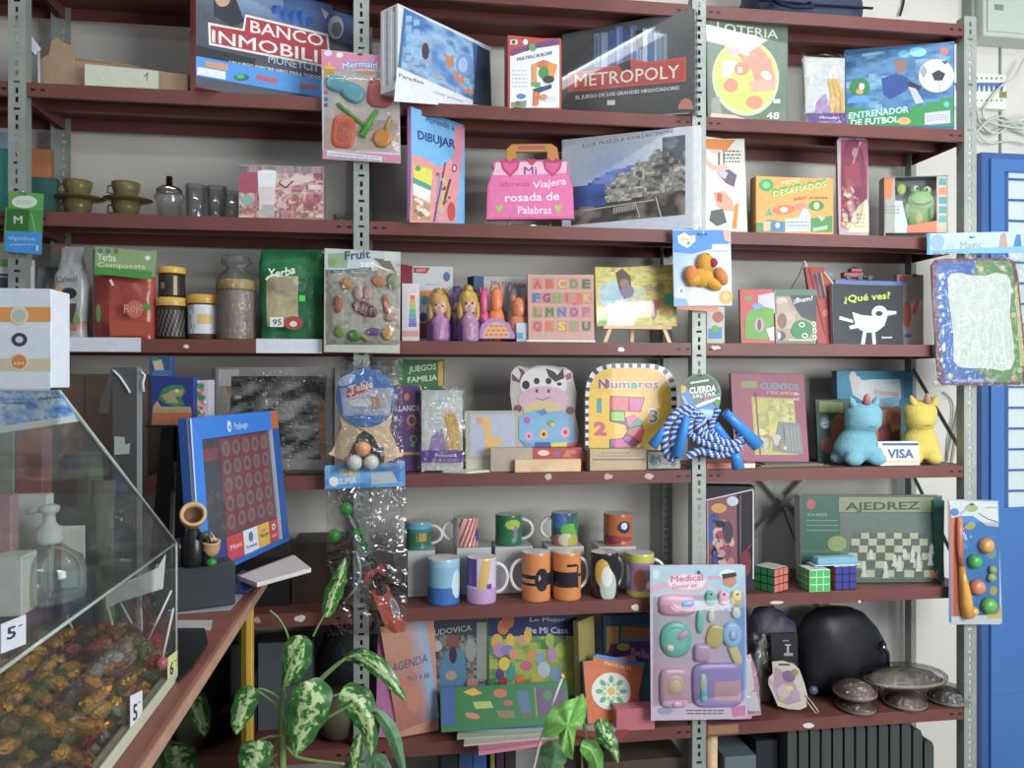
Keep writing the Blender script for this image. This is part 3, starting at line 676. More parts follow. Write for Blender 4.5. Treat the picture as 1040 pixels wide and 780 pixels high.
def bagged(name, label, cat, xl, xr, yt, yb, zb, d, art, thick=.012, header=None, filmm=None, pts=None, lean=3, group=None, puff=.006):
	s = face_on(xl, xr, zb, d, d, lean, thick); h = s.uv((xl + xr) / 2, yt)[1]
	q = thing(name, label, cat, s.at(s.w / 2, 0), group)
	b = MB(); ins = s.w * .06
	b.rbox(s.at(ins, .003), s.U * (s.w - 2 * ins), -s.N * thick, s.V * (h * .94), 'b9bcb6', .001)
	A = Art(b, s); art(A, s); b.build('card_insert', M_PRINT, parent=q)
	wrap(s, 0, 0, s.w, h, puff, q, filmm or M_FILM); return q, s
def wrap(s, u0, v0, u1, v1, puff, parent, m, name='clear_bag', nx=10, ny=14, seed=1, off=.004):
	b = MB(); vs = []
	for j in range(ny + 1):
		for i in range(nx + 1):
			a, c = i / nx, j / ny
			e = math.sin(PI * a) ** .4 * math.sin(PI * c) ** .3 if 0 < i < nx and 0 < j < ny else 0
			jit = (noise(i * 1.3, j * 1.1, seed) - .5) * puff * .8 if e else 0
			wob = (noise(c * 6, 0, seed + 5) - .5) * .004 * (1 if i in (0, nx) else 0)
			vs.append(s.at(u0 + (u1 - u0) * a + wob, v0 + (v1 - v0) * c, off + puff * e + jit))
	fs = [(j * (nx + 1) + i, j * (nx + 1) + i + 1, (j + 1) * (nx + 1) + i + 1, (j + 1) * (nx + 1) + i) for j in range(ny) for i in range(nx)]
	b.mesh(vs, fs, 'ffffff', True); b.build(name, m, parent=parent)
def art_princess(x0, y0, x1, y1, name_y, cols):
	def f(A, s):
		W, Hh = x1 - x0, y1 - y0; X = lambda u: x0 + W * u; Y = lambda v: y0 + Hh * v
		A.grid([(X(.07), Y(.07)), (X(.93), Y(.07)), (X(.93), Y(.99)), (X(.07), Y(.99))], 12, 18, pal(['c4cbc4', 'b8c4c8', 'd8d4cc', 'c8b8c0'], 4, 6, 5))
		for k in range(6): A.line([(X(.55 + .04 * k), Y(.36)), (X(.62 + .05 * k), Y(.6)), (X(.58 + .06 * k), Y(.88))], W * .05, cols[0] if k % 2 else 'c9a048')
		A.poly([(X(.3), Y(.66)), (X(.5), Y(.56)), (X(.62), Y(.9)), (X(.2), Y(.9))], cols[1])
		A.poly([(X(.05), Y(.84)), (X(.96), Y(.84)), (X(.96), Y(.995)), (X(.05), Y(.995))], '5f3f92')
		A.text('Princesa', X(.35), Y(.93), X(.8), Y(.92), Hh * .05, 'e0d8ec', 1); A.lines(X(.3), Y(.95), X(.85), Y(.985), 2, 'b8a8d0')
	return f
bagged('party_favour_bag', 'clear bag with violet band and yellow ribbons, right of the LOTERIA box', 'toy pack', 816, 861, 55, 126, zB, .04, art_princess(816, 54, 861, 127, 0, ['d8b45c', '9f86b8']), lean=4)
def art_foot(A, s):
	A.grid([(859, 57), (968, 42), (968, 128), (859, 128)], 32, 24, lambda u, v: mix(pal(['2f5c8c', '4f86b4', '3a6a94', '7ab0cc'], 4, 5, 11)(u, v), '2f8a4a', 1 if v > .72 + .08 * math.sin(u * 4) else 0))
	A.ell(873, 89, 10.5, 10, '2f7d48', 18); A.ell(873, 93, 4, 3, 'c99a5a', 8); A.ell(875, 88, 3, 3.5, 'dfe6e0', 10); A.poly([(861, 101), (869, 97), (879, 97), (886, 104), (861, 105)], '4c94d4')
	A.ell(951, 77, 18, 17, 'c9ced4', 24); A.poly([(946, 75), (953, 71), (960, 75), (957, 82), (949, 82)], '33373f'); A.poly([(934, 72), (938, 66), (942, 72), (938, 80)], '8b929c'); A.poly([(955, 62), (963, 62), (960, 66)], '4a4f58'); A.line([(953, 82), (955, 93)], 1, '8b929c')
	A.poly([(895, 80), (911, 74), (923, 80), (921, 92), (904, 101), (897, 96)], '27498e'); A.poly([(908, 62), (919, 60), (921, 70), (912, 77)], '8a6a5c'); A.poly([(923, 82), (936, 88), (934, 92), (921, 90)], '31343e'); A.poly([(922, 88), (930, 90), (938, 104), (930, 106)], 'aab4bc')
	A.ell(959, 52, 4.5, 4, 'b86a5c', 12); A.ell(932, 53, 9, 5, '7ec8e4', 9); A.ell(918, 55, 6, 4, '5eaed8', 9)
	A.text('ENTRENADOR', 862, 121, 923, 114, 6.5, 'b8dcef', 2.5); A.text('DE FUTBOL', 864, 128, 913, 124, 6.3, 'cfe6f2', 2.5); A.ell(918, 123, 7, 4, 'd9a05a', 10)
	A.poly([(939, 115), (965, 112), (965, 125), (939, 127)], 'b7b9c4'); A.ell(961, 106, 3, 3, '5eaed8', 8); A.lines(941, 117, 963, 124, 3, '9598a8', slope=-.1)
carton('board_game_box', 'blue ENTRENADOR DE FUTBOL game box with football and player', 'board game', 858, 969.5, 42, zB, .13, .015, .04, '2f5c8c', 'aeb4b6', art=art_foot, top_at=969, m=M_GLOSSP)
# ================================================================== shelf C
carton('cardboard_folder', 'teal folder box left of the left upright, cut by the frame', 'folder', -20, 9, 150, zC, .03, .03, .05, '1f8a82', '176a64')
carton('cardboard_folder', 'pale blue folder behind the teal folder at the left edge', 'folder', -14, 10, 134, zC, .10, .10, .02, '9db4cf', '8aa0bc')
def art_or(A, s): A.poly([(29, 173), (52, 185), (52, 226), (29, 226)], '1a5a50')
carton('cardboard_folder', 'orange folder with dark green corner right of the left upright', 'folder', 30, 52, 151, zC, .14, .14, .02, 'a8683c', '8a5430', art=None)
carton('cardboard_folder', 'dark green folder in front of the orange one beside the amber cups', 'folder', 29, 58, 180, zC, .09, .10, .03, '1b4f47', '153c38')
M_AMB = mat('amber_glass', '867a4a', rough=.08, trans=.55, ior=1.4, g=1.3)
def ribbed_cup(o, r, h, parent, nm='cup'):
	b = MB(); n = 32
	prof = [(r * .62, 0), (r * .72, h * .1), (r * .92, h * .55), (r, h), (r * .9, h), (r * .82, h * .55), (r * .6, h * .12)]
	i0 = len(b.v)
	for q, (rr, hh) in enumerate(prof):
		for k in range(n):
			a = 2 * PI * k / n; m_ = 1 + (.035 if k % 2 else -.02) * (1 if 0 < q < 4 else 0)
			b.v.append(V(o) + V((rr * m_ * math.cos(a), rr * m_ * math.sin(a), hh)))
	for j in range(len(prof) - 1):
		for k in range(n):
			b.f.append((i0 + j * n + k, i0 + j * n + (k + 1) % n, i0 + (j + 1) * n + (k + 1) % n, i0 + (j + 1) * n + k)); b.c.append((1, 1, 1)); b.sm.append(True)
	b.f.append(tuple(i0 + k for k in range(n))[::-1]); b.c.append((1, 1, 1)); b.sm.append(False)
	b.f.append(tuple(i0 + (len(prof) - 1) * n + k for k in range(n))); b.c.append((1, 1, 1)); b.sm.append(False)
	return b.build(nm, M_AMB, parent=parent)
def amber(px, word):
	p = PY(px, 200, .10); h1 = .048; r = .038
	for lv, z in enumerate((zC + .005, zC + .005 + h1 + .008)):
		c = thing('amber_cup', ('upper' if lv else 'lower') + ' ribbed amber glass cup of the ' + word + ' stack of two', 'cup', (p.x, p.y, z))
		ribbed_cup((p.x, p.y, z), r, h1, c, 'cup_body')
		b = MB(); a0 = p.x - r * .9
		b.tube([V((a0, p.y, z + h1 * .85)), V((a0 - .014, p.y, z + h1 * .8)), V((a0 - .016, p.y, z + h1 * .4)), V((a0 + .006, p.y, z + h1 * .3))], .003, 'ffffff', 6); b.build('cup_handle', M_AMB, parent=c)
		zz = zC + .0008 if lv == 0 else zC + .0055 + h1
		b = MB(); b.lathe((p.x + (.006 if lv else 0), p.y, zz), [(.02, 0), (.045, .0015), (.066, .006), (.067, .0075), (.045, .0035), (.0, .002)], 28, 'ffffff'); b.build('amber_saucer', M_AMB, label=('upper' if lv else 'lower') + ' amber glass saucer in the ' + word + ' cup stack', cat='saucer')
amber(79, 'left'); amber(128, 'right')
p = PY(172, 200, .09); q = thing('sugar_dispenser', 'squat clear glass sugar jar with steel spout lid', 'sugar jar', (p.x, p.y, zC))
b = MB(); b.lathe((p.x, p.y, zC + .0005), [(.028, 0), (.033, .004), (.034, .05), (.042, .068), (.036, .082), (.033, .085)], 24, 'ffffff'); b.build('jar_body', M_GLASS, parent=q)
b = MB(); b.lathe((p.x, p.y, zC + .085), [(.036, 0), (.037, .006), (.024, .015), (.010, .018), (.009, .045), (.005, .046)], 24, 'ffffff'); b.build('jar_lid', M_CHROME, parent=q)
def tumbler(px, d, r, h, label, group='clear drinking glasses'):
	p = PY(px, 200, d); b = MB(); z = zC + .0006
	b.lathe((p.x, p.y, z), [(r * .8, 0), (r * .86, .01), (r, h), (r * .95, h), (r * .82, .012), (0.001, .012)], 22, 'ffffff')
	for zz in (.33, .66): b.lathe((p.x, p.y, z + h * zz), [(r * (.86 + .14 * zz) + .0008, 0), (r * (.86 + .14 * zz) + .0008, .0015)], 22, 'ffffff', cap=False)
	b.build('glass_tumbler', M_GLASS, label=label, cat='glass', group=group)
tumbler(199, .08, .030, .103, 'clear tumbler standing next to the steel-lidded sugar jar')
tumbler(220, .11, .030, .108, 'clear tumbler in the middle of three, behind its neighbours')
tumbler(236, .07, .026, .085, 'clear tumbler touching the left side of the pink cafe tin')
tumbler(345, .20, .021, .055, 'small clear glass right of the pink cafe tin, left one')
tumbler(358, .21, .018, .045, 'small clear glass beside the left-centre upright, right one')
def art_cafe(A, s):
	A.grid([(243, 169), (328, 169), (328, 221), (243, 221)], 34, 22, lambda u, v: pal(['8c4a58', 'b0808a', 'c9b0a4', '7a5a58', 'b87a84', 'd0b8b0'], 7, 5, 21)(u, v) if v > .12 else pal(['5f6468', 'a08890', '74706e'], 12, 2, 3)(u, v))
	A.poly([(243, 175), (262, 175), (262, 196), (243, 196)], '9a4a60'); A.ell(251, 203, 7, 5, '7fa49a', 10)
	A.poly([(261.5, 174), (281, 174), (278.5, 214), (264, 214)], 'c9bcbc'); A.poly([(262, 174), (281, 174), (280, 190), (262.5, 190)], 'cfd6d8'); A.poly([(266, 208), (279, 208), (279, 219), (266, 219)], 'a3a4a4'); A.ell(271.3, 174.5, 9.8, 1.8, 'dcdede')
	A.poly([(285, 185), (300, 178), (318, 178), (318, 184), (292, 190)], 'c9b6ac'); A.line([(283, 186), (290, 191), (298, 184)], 1.6, '58444a')
	A.text('Cafe', 290, 209, 322, 205, 8, 'b3525e', 1)
carton('printed_tin_box', 'pink and beige floral box with a tall white cup pictured', 'box', 242, 329, 168, zC, .02, .02, .06, '9a7a7c', '8f8c80', art=art_cafe)
def art_dib(A, s):
	A.poly([(419, 109), (471, 127), (463, 226), (416, 226)], '6fb4e4')
	A.poly([(418, 158), (426, 158), (446, 170), (459, 160), (466, 170), (463, 226), (416, 226)], 'd8908c')
	A.poly([(462, 127), (472, 130), (465, 200), (458, 190)], 'd98a9c')
	A.text('Aprende a', 432, 123, 461, 133, 6.5, '4a6aa8', 1); A.text('DIBUJAR', 424, 141, 462, 151, 9, '2c3f78', 1.6)
	A.poly([(420, 168), (439, 172), (438, 190), (420, 182)], 'd3d040'); A.poly([(419, 180), (438, 189), (437, 194), (419, 186)], '4f9a8a'); A.ell(424, 171, 3, 3, '5a9a4a', 8)
	A.poly([(419, 186), (437, 194), (436, 206), (419, 198)], 'dfe0da'); A.poly([(419, 198), (436, 208), (437, 224), (418, 224)], 'b58a6c'); A.blobs(419, 200, 437, 223, ['d8c8a8', '8a6a50', 'dfd8c8'], 16, (.6, 1.4), 4)
	A.line([(452, 180), (447, 215)], 3, 'c9b06a'); A.line([(457, 182), (450, 208)], 2.4, '6a4a3a'); A.line([(446, 178), (442, 224)], 2, '8a9ab8'); A.ell(461, 171, 2.6, 4.5, '8f3a70', 10); A.ell(461, 171, 1.4, 2.6, 'e0c0d0', 8)
	A.ell(458, 215, 4, 10, 'c04a48', 12); A.line([(452, 165), (440, 226)], 1.6, '70408a'); A.blobs(440, 172, 458, 222, ['9a5a68', 'b8b0b4', '5a4a6a'], 14, (.4, 1), 8)
ob, s = carton('drawing_book', 'tall blue and pink DIBUJAR drawing book standing open-turned on shelf edge', 'book', 417.5, 472, 108, zC, -.03, .14, .016, '6fb4e4', 'c48ad4', art=art_dib, top_at=418, m=M_GLOSSP)
s = face_on(494, 583, zC, .07, .075, 4, .02); s.O = s.O + V((0, 0, .008))
q = thing('shaped_word_book', 'pink handbag-shaped word book standing on a small wire easel', 'book', s.at(s.w / 2, -.008))
b = MB()
body = [(494, 223), (495, 190), (499, 178), (502, 172), (500, 166), (508, 163), (514, 163), (560, 162), (574, 163), (577, 168), (577, 178), (582, 190), (583, 222)]
b.prism([s.p(*p) for p in body], -s.N * .018, 'c9568e', 'b04a7e'); A = Art(b, s); E = .0004
A.poly([(504, 165), (576, 164), (575, 176), (500, 179)], 'd9a8bc'); A.poly([(500, 178), (576, 177), (581, 191), (582, 220), (495.5, 221), (496.5, 190)], 'd2659a')
for (hx, ang) in ((518, -.2), (561, .2)):
	A.poly([(hx - 10, 164), (hx - 4, 160.5), (hx, 164), (hx + 4, 160.5), (hx + 10, 164), (hx + 8, 172), (hx, 180), (hx - 8, 172)], 'b0386c'); A.poly([(hx - 7.5, 165), (hx, 166), (hx + 7.5, 165), (hx + 6, 171), (hx, 176.5), (hx - 6, 171)], 'cc5088')
A.poly([(535, 163), (538, 161), (540, 163), (542, 161), (545, 163), (543, 166), (540, 169), (537, 166)], 'c43a48')
A.text('Mi', 532, 177, 545, 177, 8, '7c3a80', 1)
A.text('libreta', 508, 190, 538, 189, 5.5, 'c0407c', 1); A.text('Viajera', 541, 192, 575, 187, 7.5, 'e9d6dc', 1); A.text('rosada de', 513, 205, 568, 203, 8.5, 'f0e2e8', 1.3); A.text('Palabras', 526, 217, 560, 217, 8, 'f0e2e8', 1)
for hx in (507, 567): A.poly([(hx - 4, 210), (hx - 1.5, 208), (hx, 210), (hx + 1.5, 208), (hx + 4, 210), (hx, 216)], '8fbf3a')
b.build('book_body', M_GLOSSP, parent=q)
b = MB(); s3 = Surf(s.at(0, 0, .0005), s.U, s.V); b.prism([s3.p(*p) for p in [(513, 165), (515, 151), (520, 146.5), (560, 146), (566, 150), (568, 163), (562, 165), (556, 162), (556, 154), (524, 154), (524, 162), (519, 165)]], -s.N * .012, 'c98638'); A = Art(b, s3)
A.poly([(526, 148), (554, 148), (554, 152), (526, 152)], 'b06a58')
b.build('book_handle', M_PLAST, parent=q)
b = MB(); wz = zC + .0016
for px_ in (517, 558):
	p = s.p(px_, 218); b.tube([V((p.x, p.y + .02, wz + .10)), V((p.x, p.y + .026, wz + .01)), V((p.x, p.y, wz)), V((p.x, p.y - .018, wz)), V((p.x, p.y - .018, wz + .02))], .0013, 'c8ccd0', 6)
pa = s.p(517, 218); pb = s.p(558, 218); b.tube([V((pa.x, pa.y + .024, wz + .02)), V((pb.x, pb.y + .024, wz + .02))], .0012, 'c8ccd0', 6)
b.build('wire_easel', M_CHROME, label='small chrome wire easel under the pink handbag-shaped book', cat='easel')
def art_monte(A, s):
	A.poly([(571.5, 144), (702, 128.5), (702, 232), (571.5, 232)], 'b9c0cc'); A.poly([(704, 128), (710, 127.5), (710, 233), (704, 233)], 'e2e6e4')
	def fn(u, v):
		sky = mix('b6c0c8', '6f8ccc', max(0, 1 - abs(u - .35) * 2) * (.3 + v))
		c = sky
		if v > .38 - .1 * math.sin(u * 5) + (.25 - .5 * u): c = pal(['3d4a6a', '6f86c8', '58679a'], 6, 8, 31)(u, v)
		if u > .30 and v > .52 - (u - .3) * .75 + .04 * math.sin(u * 40): c = pal(['4e4a4c', '8f8a86', '5f6a5c', 'b6b0a8', '5a5458'], 13, 14, 32)(u, v)
		if u < .3 and v > .5: c = pal(['2c4486', '3f5cae', '2f3f70'], 3, 3, 33)(u, v)
		if v > .8 - .12 * u: c = pal(['4c4644', '3a3436', '6a625a', '7f766c'], 8, 6, 35)(u, v)
		if u > .8 and v < .3 + .1 * math.sin(u * 20): c = pal(['5a6a60', '4e5468', '7f8a84', 'a0a4a8'], 9, 9, 37)(u, v)
		return c
	A.grid([(580, 151), (696, 137), (696, 218), (580, 229)], 52, 36, fn)
	A.text('LUX PUZZLE COLLECTION', 592, 150, 683, 135, 3.5, '6a7280', .5)
	for k in range(14): A.rect(623 + k * 1.6, 211 - k * .3, 623.8 + k * 1.6, 217 - k * .3, 'a9a8a2')
	A.line([(592, 214), (665, 203)], 1.2, 'a4a29c'); A.line([(666, 200), (672, 222)], 1.2, 'b8b4ae'); A.line([(645, 205), (650, 221)], 1.2, 'a8a49e')
ob, s = carton('puzzle_box', 'white puzzle box with a blue bay and city panorama, jutting forward', 'puzzle', 570.5, 711, 127.5, zC, .17, -.035, .045, 'c3cad2', 'cfd4d6', art=art_monte, top_at=706, m=M_GLOSSP)
def art_tee(A, s):
	A.rect(716, 141, 756, 234, 'd4d2c8'); A.poly([(716, 141), (747, 142), (738, 153), (716, 151)], 'd8843c')
	A.lines(734, 152, 752, 166, 4, '6a6a68'); A.rect(717, 152, 731, 163, 'c9c6b8'); A.line([(730, 155), (730, 170)], 2, '6c6c66'); A.line([(735, 155), (735, 168)], 1.5, '6c6c66')
	A.line([(716, 163), (725, 171), (738, 169)], 5, 'd0a890'); A.poly([(728, 175), (740, 172), (748, 178), (745, 190), (737, 186)], '6f6276'); A.poly([(731, 171), (739, 176), (736, 182), (728, 178)], 'b8b4bc')
	A.poly([(724, 196), (735, 194), (744, 204), (746, 215), (736, 214), (728, 210)], 'd99a80'); A.poly([(728, 196), (733, 197), (733, 206), (728, 204)], 'b8604a'); A.poly([(722, 214), (734, 212), (738, 226), (728, 230), (720, 224)], '5c6660'); A.poly([(746, 208), (750, 206), (748, 232), (743, 232)], 'd8843c')
ob, s = carton('hobby_pack', 'white and orange tall pack with brushes picture, right of panorama puzzle', 'pack', 714, 759.5, 141, zC, .03, .07, .02, 'd4d2c8', 'a8a69e', art=art_tee, m=M_GLOSSP, lean=3)
def art_orange(A, s):
	A.rect(768, 181, 845, 235.5, 'd89440'); A.ell(778, 188, 7.5, 6.5, '3f9a52', 14); A.ell(778, 188, 4, 3.5, '6ab87a', 10)
	A.text('DESAFIADOS', 784, 200, 839, 189, 8, '3f9a52', 4); A.text('DESAFIADOS', 785, 200, 839, 189.4, 5.8, 'c4d67c', 1)
	A.text('MEMO', 794, 188, 812, 185, 4, 'd8d6a8', 1); A.text('JUEGO', 806, 204, 819, 202, 3, '8a5a34', 1); A.lines(822, 199, 840, 203, 1, '8a5a34')
	A.ell(796, 213, 12, 5, 'c26a48', 12, rot=-.1); A.ell(796, 213, 4, 3, 'd8d0b8', 8); A.ell(813, 210, 7, 4, 'c47a6a', 10); A.ell(829, 209, 8, 5.5, '3a8a40', 12); A.ell(829, 209, 3, 4, 'b8c890', 8)
	A.poly([(777, 219), (781, 210), (785, 219)], '5aa070'); A.rect(777, 223, 789, 226, '7a8a6a'); A.poly([(768, 229), (845, 219), (845, 235.5), (768, 235.5)], '3f8a48'); A.poly([(768, 226), (796, 228), (796, 235.5), (768, 235.5)], '5a8a50')
	A.rect(775, 225, 782, 235, 'b8a890'); A.rect(784, 225, 795, 235, '2f74b8'); A.ell(789.5, 229, 2.5, 3, 'cfe0ee', 8); A.poly([(797, 223), (811, 221), (815, 212), (820, 212), (823, 220), (823, 235.5), (797, 235.5)], 'b4bcbc'); A.lines(798, 224, 822, 231, 2, '8d9696'); A.poly([(825, 232), (840, 229), (840, 233), (826, 235)], '9ec8a4'); A.poly([(829, 218), (838, 221), (834, 225)], 'c8b0a0')
carton('board_game_box', 'small orange and green travel game box on the right upper shelf', 'board game', 767.5, 846.5, 180, zC, .05, .05, .04, 'd89440', '9a6a34', art=art_orange)
s = face_on(852, 883, zC, .035, .035, 2, .02); h = s.uv(868, 138)[1]
q = thing('doll_blister_pack', 'narrow tall magenta and gold plastic pack beside frog toy', 'toy pack', s.at(s.w / 2, 0))
b = MB(); u0 = 0; r = .012; W = s.w
out = [(W * .02, 0), (W * .98, 0), (W, h * .1), (W, h - r * 1.6), (W - r, h), (r, h), (0, h - r * 1.6), (0, h * .1)]
b.prism([s.at(u, v) for u, v in out], -s.N * .012, 'a8969a', '8a7a80'); A = Art(b, s)
A.poly([(854, 142), (881, 142), (881, 205), (872, 212), (862, 226), (854, 226)], '8c3a5a'); A.poly([(871, 210), (880, 202), (882, 212), (882, 236), (861, 236), (866, 221)], 'cfc6a2')
A.blobs(854, 188, 874, 222, ['c09070', 'b06a5c', 'a8546a', 'd0a888'], 26, (.5, 1.2), 5); A.blobs(853, 218, 864, 235, ['d2bc88', 'a87a5c', 'c9a070'], 14, (.8, 1.6), 6); A.line([(874, 144), (868, 160), (866, 168)], 2, 'b88a80')
A.lines(868, 216, 880, 232, 4, 'a09878'); A.ell(868, 155, 3, 5, 'c48a90', 10); A.poly([(856, 170), (872, 164), (876, 190), (858, 192)], 'a0485a')
b.build('backing_card', M_PRINT, parent=q)
b = MB(); b.ball(s.at(W * .5, h * .55, .001), (W * .42, .012, h * .44), 'ffffff', 14, 12, ex=s.U, ey=s.N, ez=s.V); b.build('blister', M_FILMS, parent=q)
s = face_on(898, 962.5, zC, .10, .05, 0, .05); h = s.uv(930, 179)[1]; q = thing('frog_toy_box', 'window box with a green plush-like frog toy inside', 'toy box', s.at(s.w / 2, 0))
b = MB(); b.rbox(s.at(0, 0, -.045), s.U * s.w, -s.N * .005, s.V * h, '6a6a70', .001); b.box(s.at(0, 0), s.U * .003, -s.N * .045, s.V * h, 'a8a8a0'); b.box(s.at(s.w - .003, 0), s.U * .003, -s.N * .045, s.V * h, 'a8a8a0'); b.box(s.at(.003, 0), s.U * (s.w - .006), -s.N * .045, s.V * .003, 'c86a40'); b.box(s.at(.003, h - .003), s.U * (s.w - .006), -s.N * .045, s.V * .003, '4a505a')
def fr_piece(pp, c): b.prism([s.p(*z) for z in pp], -s.N * .0015, c)
fr_piece([(898, 179), (909, 179), (909, 236.5), (898, 236.5)], '9a9c92'); fr_piece([(951.5, 178), (962.5, 178), (962.5, 236), (951.5, 236)], 'b9a890'); fr_piece([(921, 229), (951.5, 224), (951.5, 236), (921, 236.5)], 'cc6c40')
fr_piece([(909, 204), (916, 204), (922, 229), (921, 236.5), (909, 236.5)], 'b4c2c0')
A = Art(b, s); A.poly([(898, 180), (907.5, 181), (905, 202), (898, 202)], 'c9703c'); A.lines(898.5, 208, 914, 218, 3, '7c8684')
for k in range(5): A.rect(953.5, 181 + k * 9.5, 961, 188 + k * 9.5, ['3f8f9c', 'd07a48', '3f8f9c', '3f8f9c', '4aa09a'][k])
b.build('box_shell', M_PRINT, parent=q)
b = MB(); fz = -.025
def FB(px, py, rx, ry, c, o=0, rn=.016):
	k = depth(s.p(px, py)) / FOC; b.ball(s.p(px, py, fz + o), (rx * k, rn, ry * k), c, 14, 10, ex=s.U, ey=s.N, ez=s.V)
FB(935, 219, 12, 15, '6a9a4e', 0, .014); FB(937, 203, 13.5, 10, '74a850', .006); FB(931.5, 191.5, 4.6, 5, '7ab054', .006, .01); FB(943.5, 192.5, 4.6, 5, '7ab054', .006, .01); FB(918, 190, 5, 6, '9ac048', 0, .008); FB(924, 213, 4, 9, '5f9448', .004, .01); FB(948, 214, 3.5, 9, '5f9448', .004, .01)
FB(932, 190.5, 2.6, 2.8, 'd8dcd0', .013, .006); FB(943, 191.5, 2.6, 2.8, 'd8dcd0', .013, .006); FB(932.6, 191, 1.4, 1.6, '22262a', .018, .003); FB(942.4, 192, 1.4, 1.6, '22262a', .018, .003); FB(935, 220, 6, 9, 'b4a868', .006, .009)
b.tube([s.p(925, 203, fz + .023), s.p(930, 207, fz + .0245), s.p(938, 208, fz + .0245), s.p(947, 204, fz + .023)], .0016, '2c3c26', 6)
b.build('frog_toy', mat('soft_vinyl', attr=True, rough=.5), parent=q)
b = MB(); b.face([s.at(.01, .003, -.001), s.at(s.w - .01, .003, -.001), s.at(s.w - .01, h - .003, -.001), s.at(.01, h - .003, -.001)], 'ffffff'); b.build('window_film', film('window_film', refl=.012, rough=.1, bump=0, fk=.1), parent=q)
# ================================================================== shelf D, left bay
def soft_pack(name, label, cat, xl, xr, yt, zb, d, thick, colf, m, neck=None, group=None, parts=None, seed=0, top_flat=True, nx=16, ny=20, lean=0):
	"""stand-up pouch: pillow shape, flat sealed top, crumpled a little"""
	s = face_on(xl, xr, zb, d, d, lean, 0); h = s.uv((xl + xr) / 2, yt)[1]
	q = thing(name, label, cat, s.at(s.w / 2, 0, -thick / 2), group)
	b = MB(); F, Bk = [], []
	for j in range(ny + 1):
		v = j / ny
		t = thick / 2 * (1 - v ** 3) ** .5 if v < 1 else 0
		t = max(t, .0012)
		for i in range(nx + 1):
			u = i / nx
			e = max(0, 1 - abs(2 * u - 1) ** 4) ** .5
			jw = (noise(v * 5, 0 if u < .5 else 9, seed) - .5) * .007 * (1 if i in (0, nx) else .3)
			if neck: nw = neck(v)
			else: nw = 1
			uu = .5 + (u - .5) * nw
			cr = (noise(u * 6, v * 7, seed + 2) - .5) * .006 * e
			F.append(s.at(uu * s.w + jw, v * h, -thick / 2 + t * e + cr)); Bk.append(s.at(uu * s.w + jw, v * h, -thick / 2 - t * e))
	W = nx + 1
	b.mesh(F, [(j * W + i, j * W + i + 1, (j + 1) * W + i + 1, (j + 1) * W + i) for j in range(ny) for i in range(nx)], [colf((i + .5) / nx, 1 - (j + .5) / ny) for j in range(ny) for i in range(nx)], True)
	b.mesh(Bk, [(j * W + i + 1, j * W + i, (j + 1) * W + i, (j + 1) * W + i + 1) for j in range(ny) for i in range(nx)], colf(.02, .5), True)
	b.mesh([F[i] for i in range(W)] + [Bk[i] for i in range(W)], [(i + 1, i, W + i, W + i + 1) for i in range(nx)], colf(.5, .98))
	for side in (0, nx):
		vs = [F[j * W + side] for j in range(ny + 1)] + [Bk[j * W + side] for j in range(ny + 1)]
		b.mesh(vs, [(j, j + 1, ny + 2 + j, ny + 1 + j) for j in range(ny)], colf(.01, .5))
	sf = Surf(s.at(0, 0, .0025), s.U, s.V); sf.w = s.w; sf.h = h
	b.build('pouch', m, parent=q); return q, sf
def decal(q, sf, fn, name='printed_label', m=M_PRINT, off=0):
	b = MB(); A = Art(b, Surf(sf.at(0, 0, off), sf.U, sf.V)); fn(A); return b.build(name, m, parent=q)
def f_(A, s):
	A.rect(0, 263, 32, 293, 'b8beb8'); A.poly([(0, 263), (33, 264), (33, 271), (0, 271)], '5c9a4c'); A.lines(8, 273, 26, 277, 1, '6a6a68'); A.poly([(-10, 278), (20, 278), (24, 294), (-10, 294)], '33405e'); A.line([(0, 281), (17, 282), (20, 292)], 1.2, 'aab0b8')
carton('mask_packet', 'green-striped white packet leaning at the left edge beneath the green hanging pouch', 'packet', -12, 33, 263, zD, .02, .03, .02, 'b8beb8', art=f_)
def cf(u, v):
	if v < .16: return C('a8a6a4')
	if v > .9: return C('a9a8a8')
	if v > .8: return mix('b05a48', 'b0a8a0', fbm(u * 9, v * 30))
	return mix('a9abae', '8f9294', fbm(u * 5, v * 5, 2))
q, sf = soft_pack('cocoa_pouch', 'silver pouch with dark badge and folded neck, next to the red bag', 'food bag', 52, 86, 249, zD, .05, .05, cf, M_BAG, neck=lambda v: .72 if v > .82 else (.8 if .74 < v < .82 else 1.0), seed=3)
def f_(A):
	A.text('Cafetal', 57, 287, 78, 286, 6, '4a4f5c', 1); A.ell(70, 298, 8, 6, '2c2c2a', 14); A.poly([(62, 309), (78, 308), (74, 328), (64, 322)], '4a3634'); A.ell(59.5, 298, 4, 8, 'c88a48', 10); A.ell(78, 325, 4, 5, '6f8a48', 9); A.ell(62, 332, 3, 3, 'b04a38', 8); A.ell(69, 334, 3, 3, 'b04a38', 8); A.ell(75, 334, 3, 2.6, 'a8504a', 8)
	A.poly([(46 + 7, 253), (66, 248), (66, 251), (53, 256)], '7a3a34')
decal(q, sf, f_, off=.02)
def cf2(u, v): return mix('80868a', '9ea4a6', fbm(u * 4, v * 6, 7))
q, sf = soft_pack('cocoa_pouch', 'grey pouch mostly hidden between the packets and the silver pouch', 'food bag', 32, 58, 270, zD, .12, .05, cf2, M_BAG, seed=8)
def cf(u, v):
	if v < .30: return mix('66925c', '8aa67c', fbm(u * 8, v * 12, 3)) if v > .02 else C('7a9a6c')
	return mix('9c3a30', 'b0463a', fbm(u * 3, v * 5, 5)) if u > .3 else C('84302a')
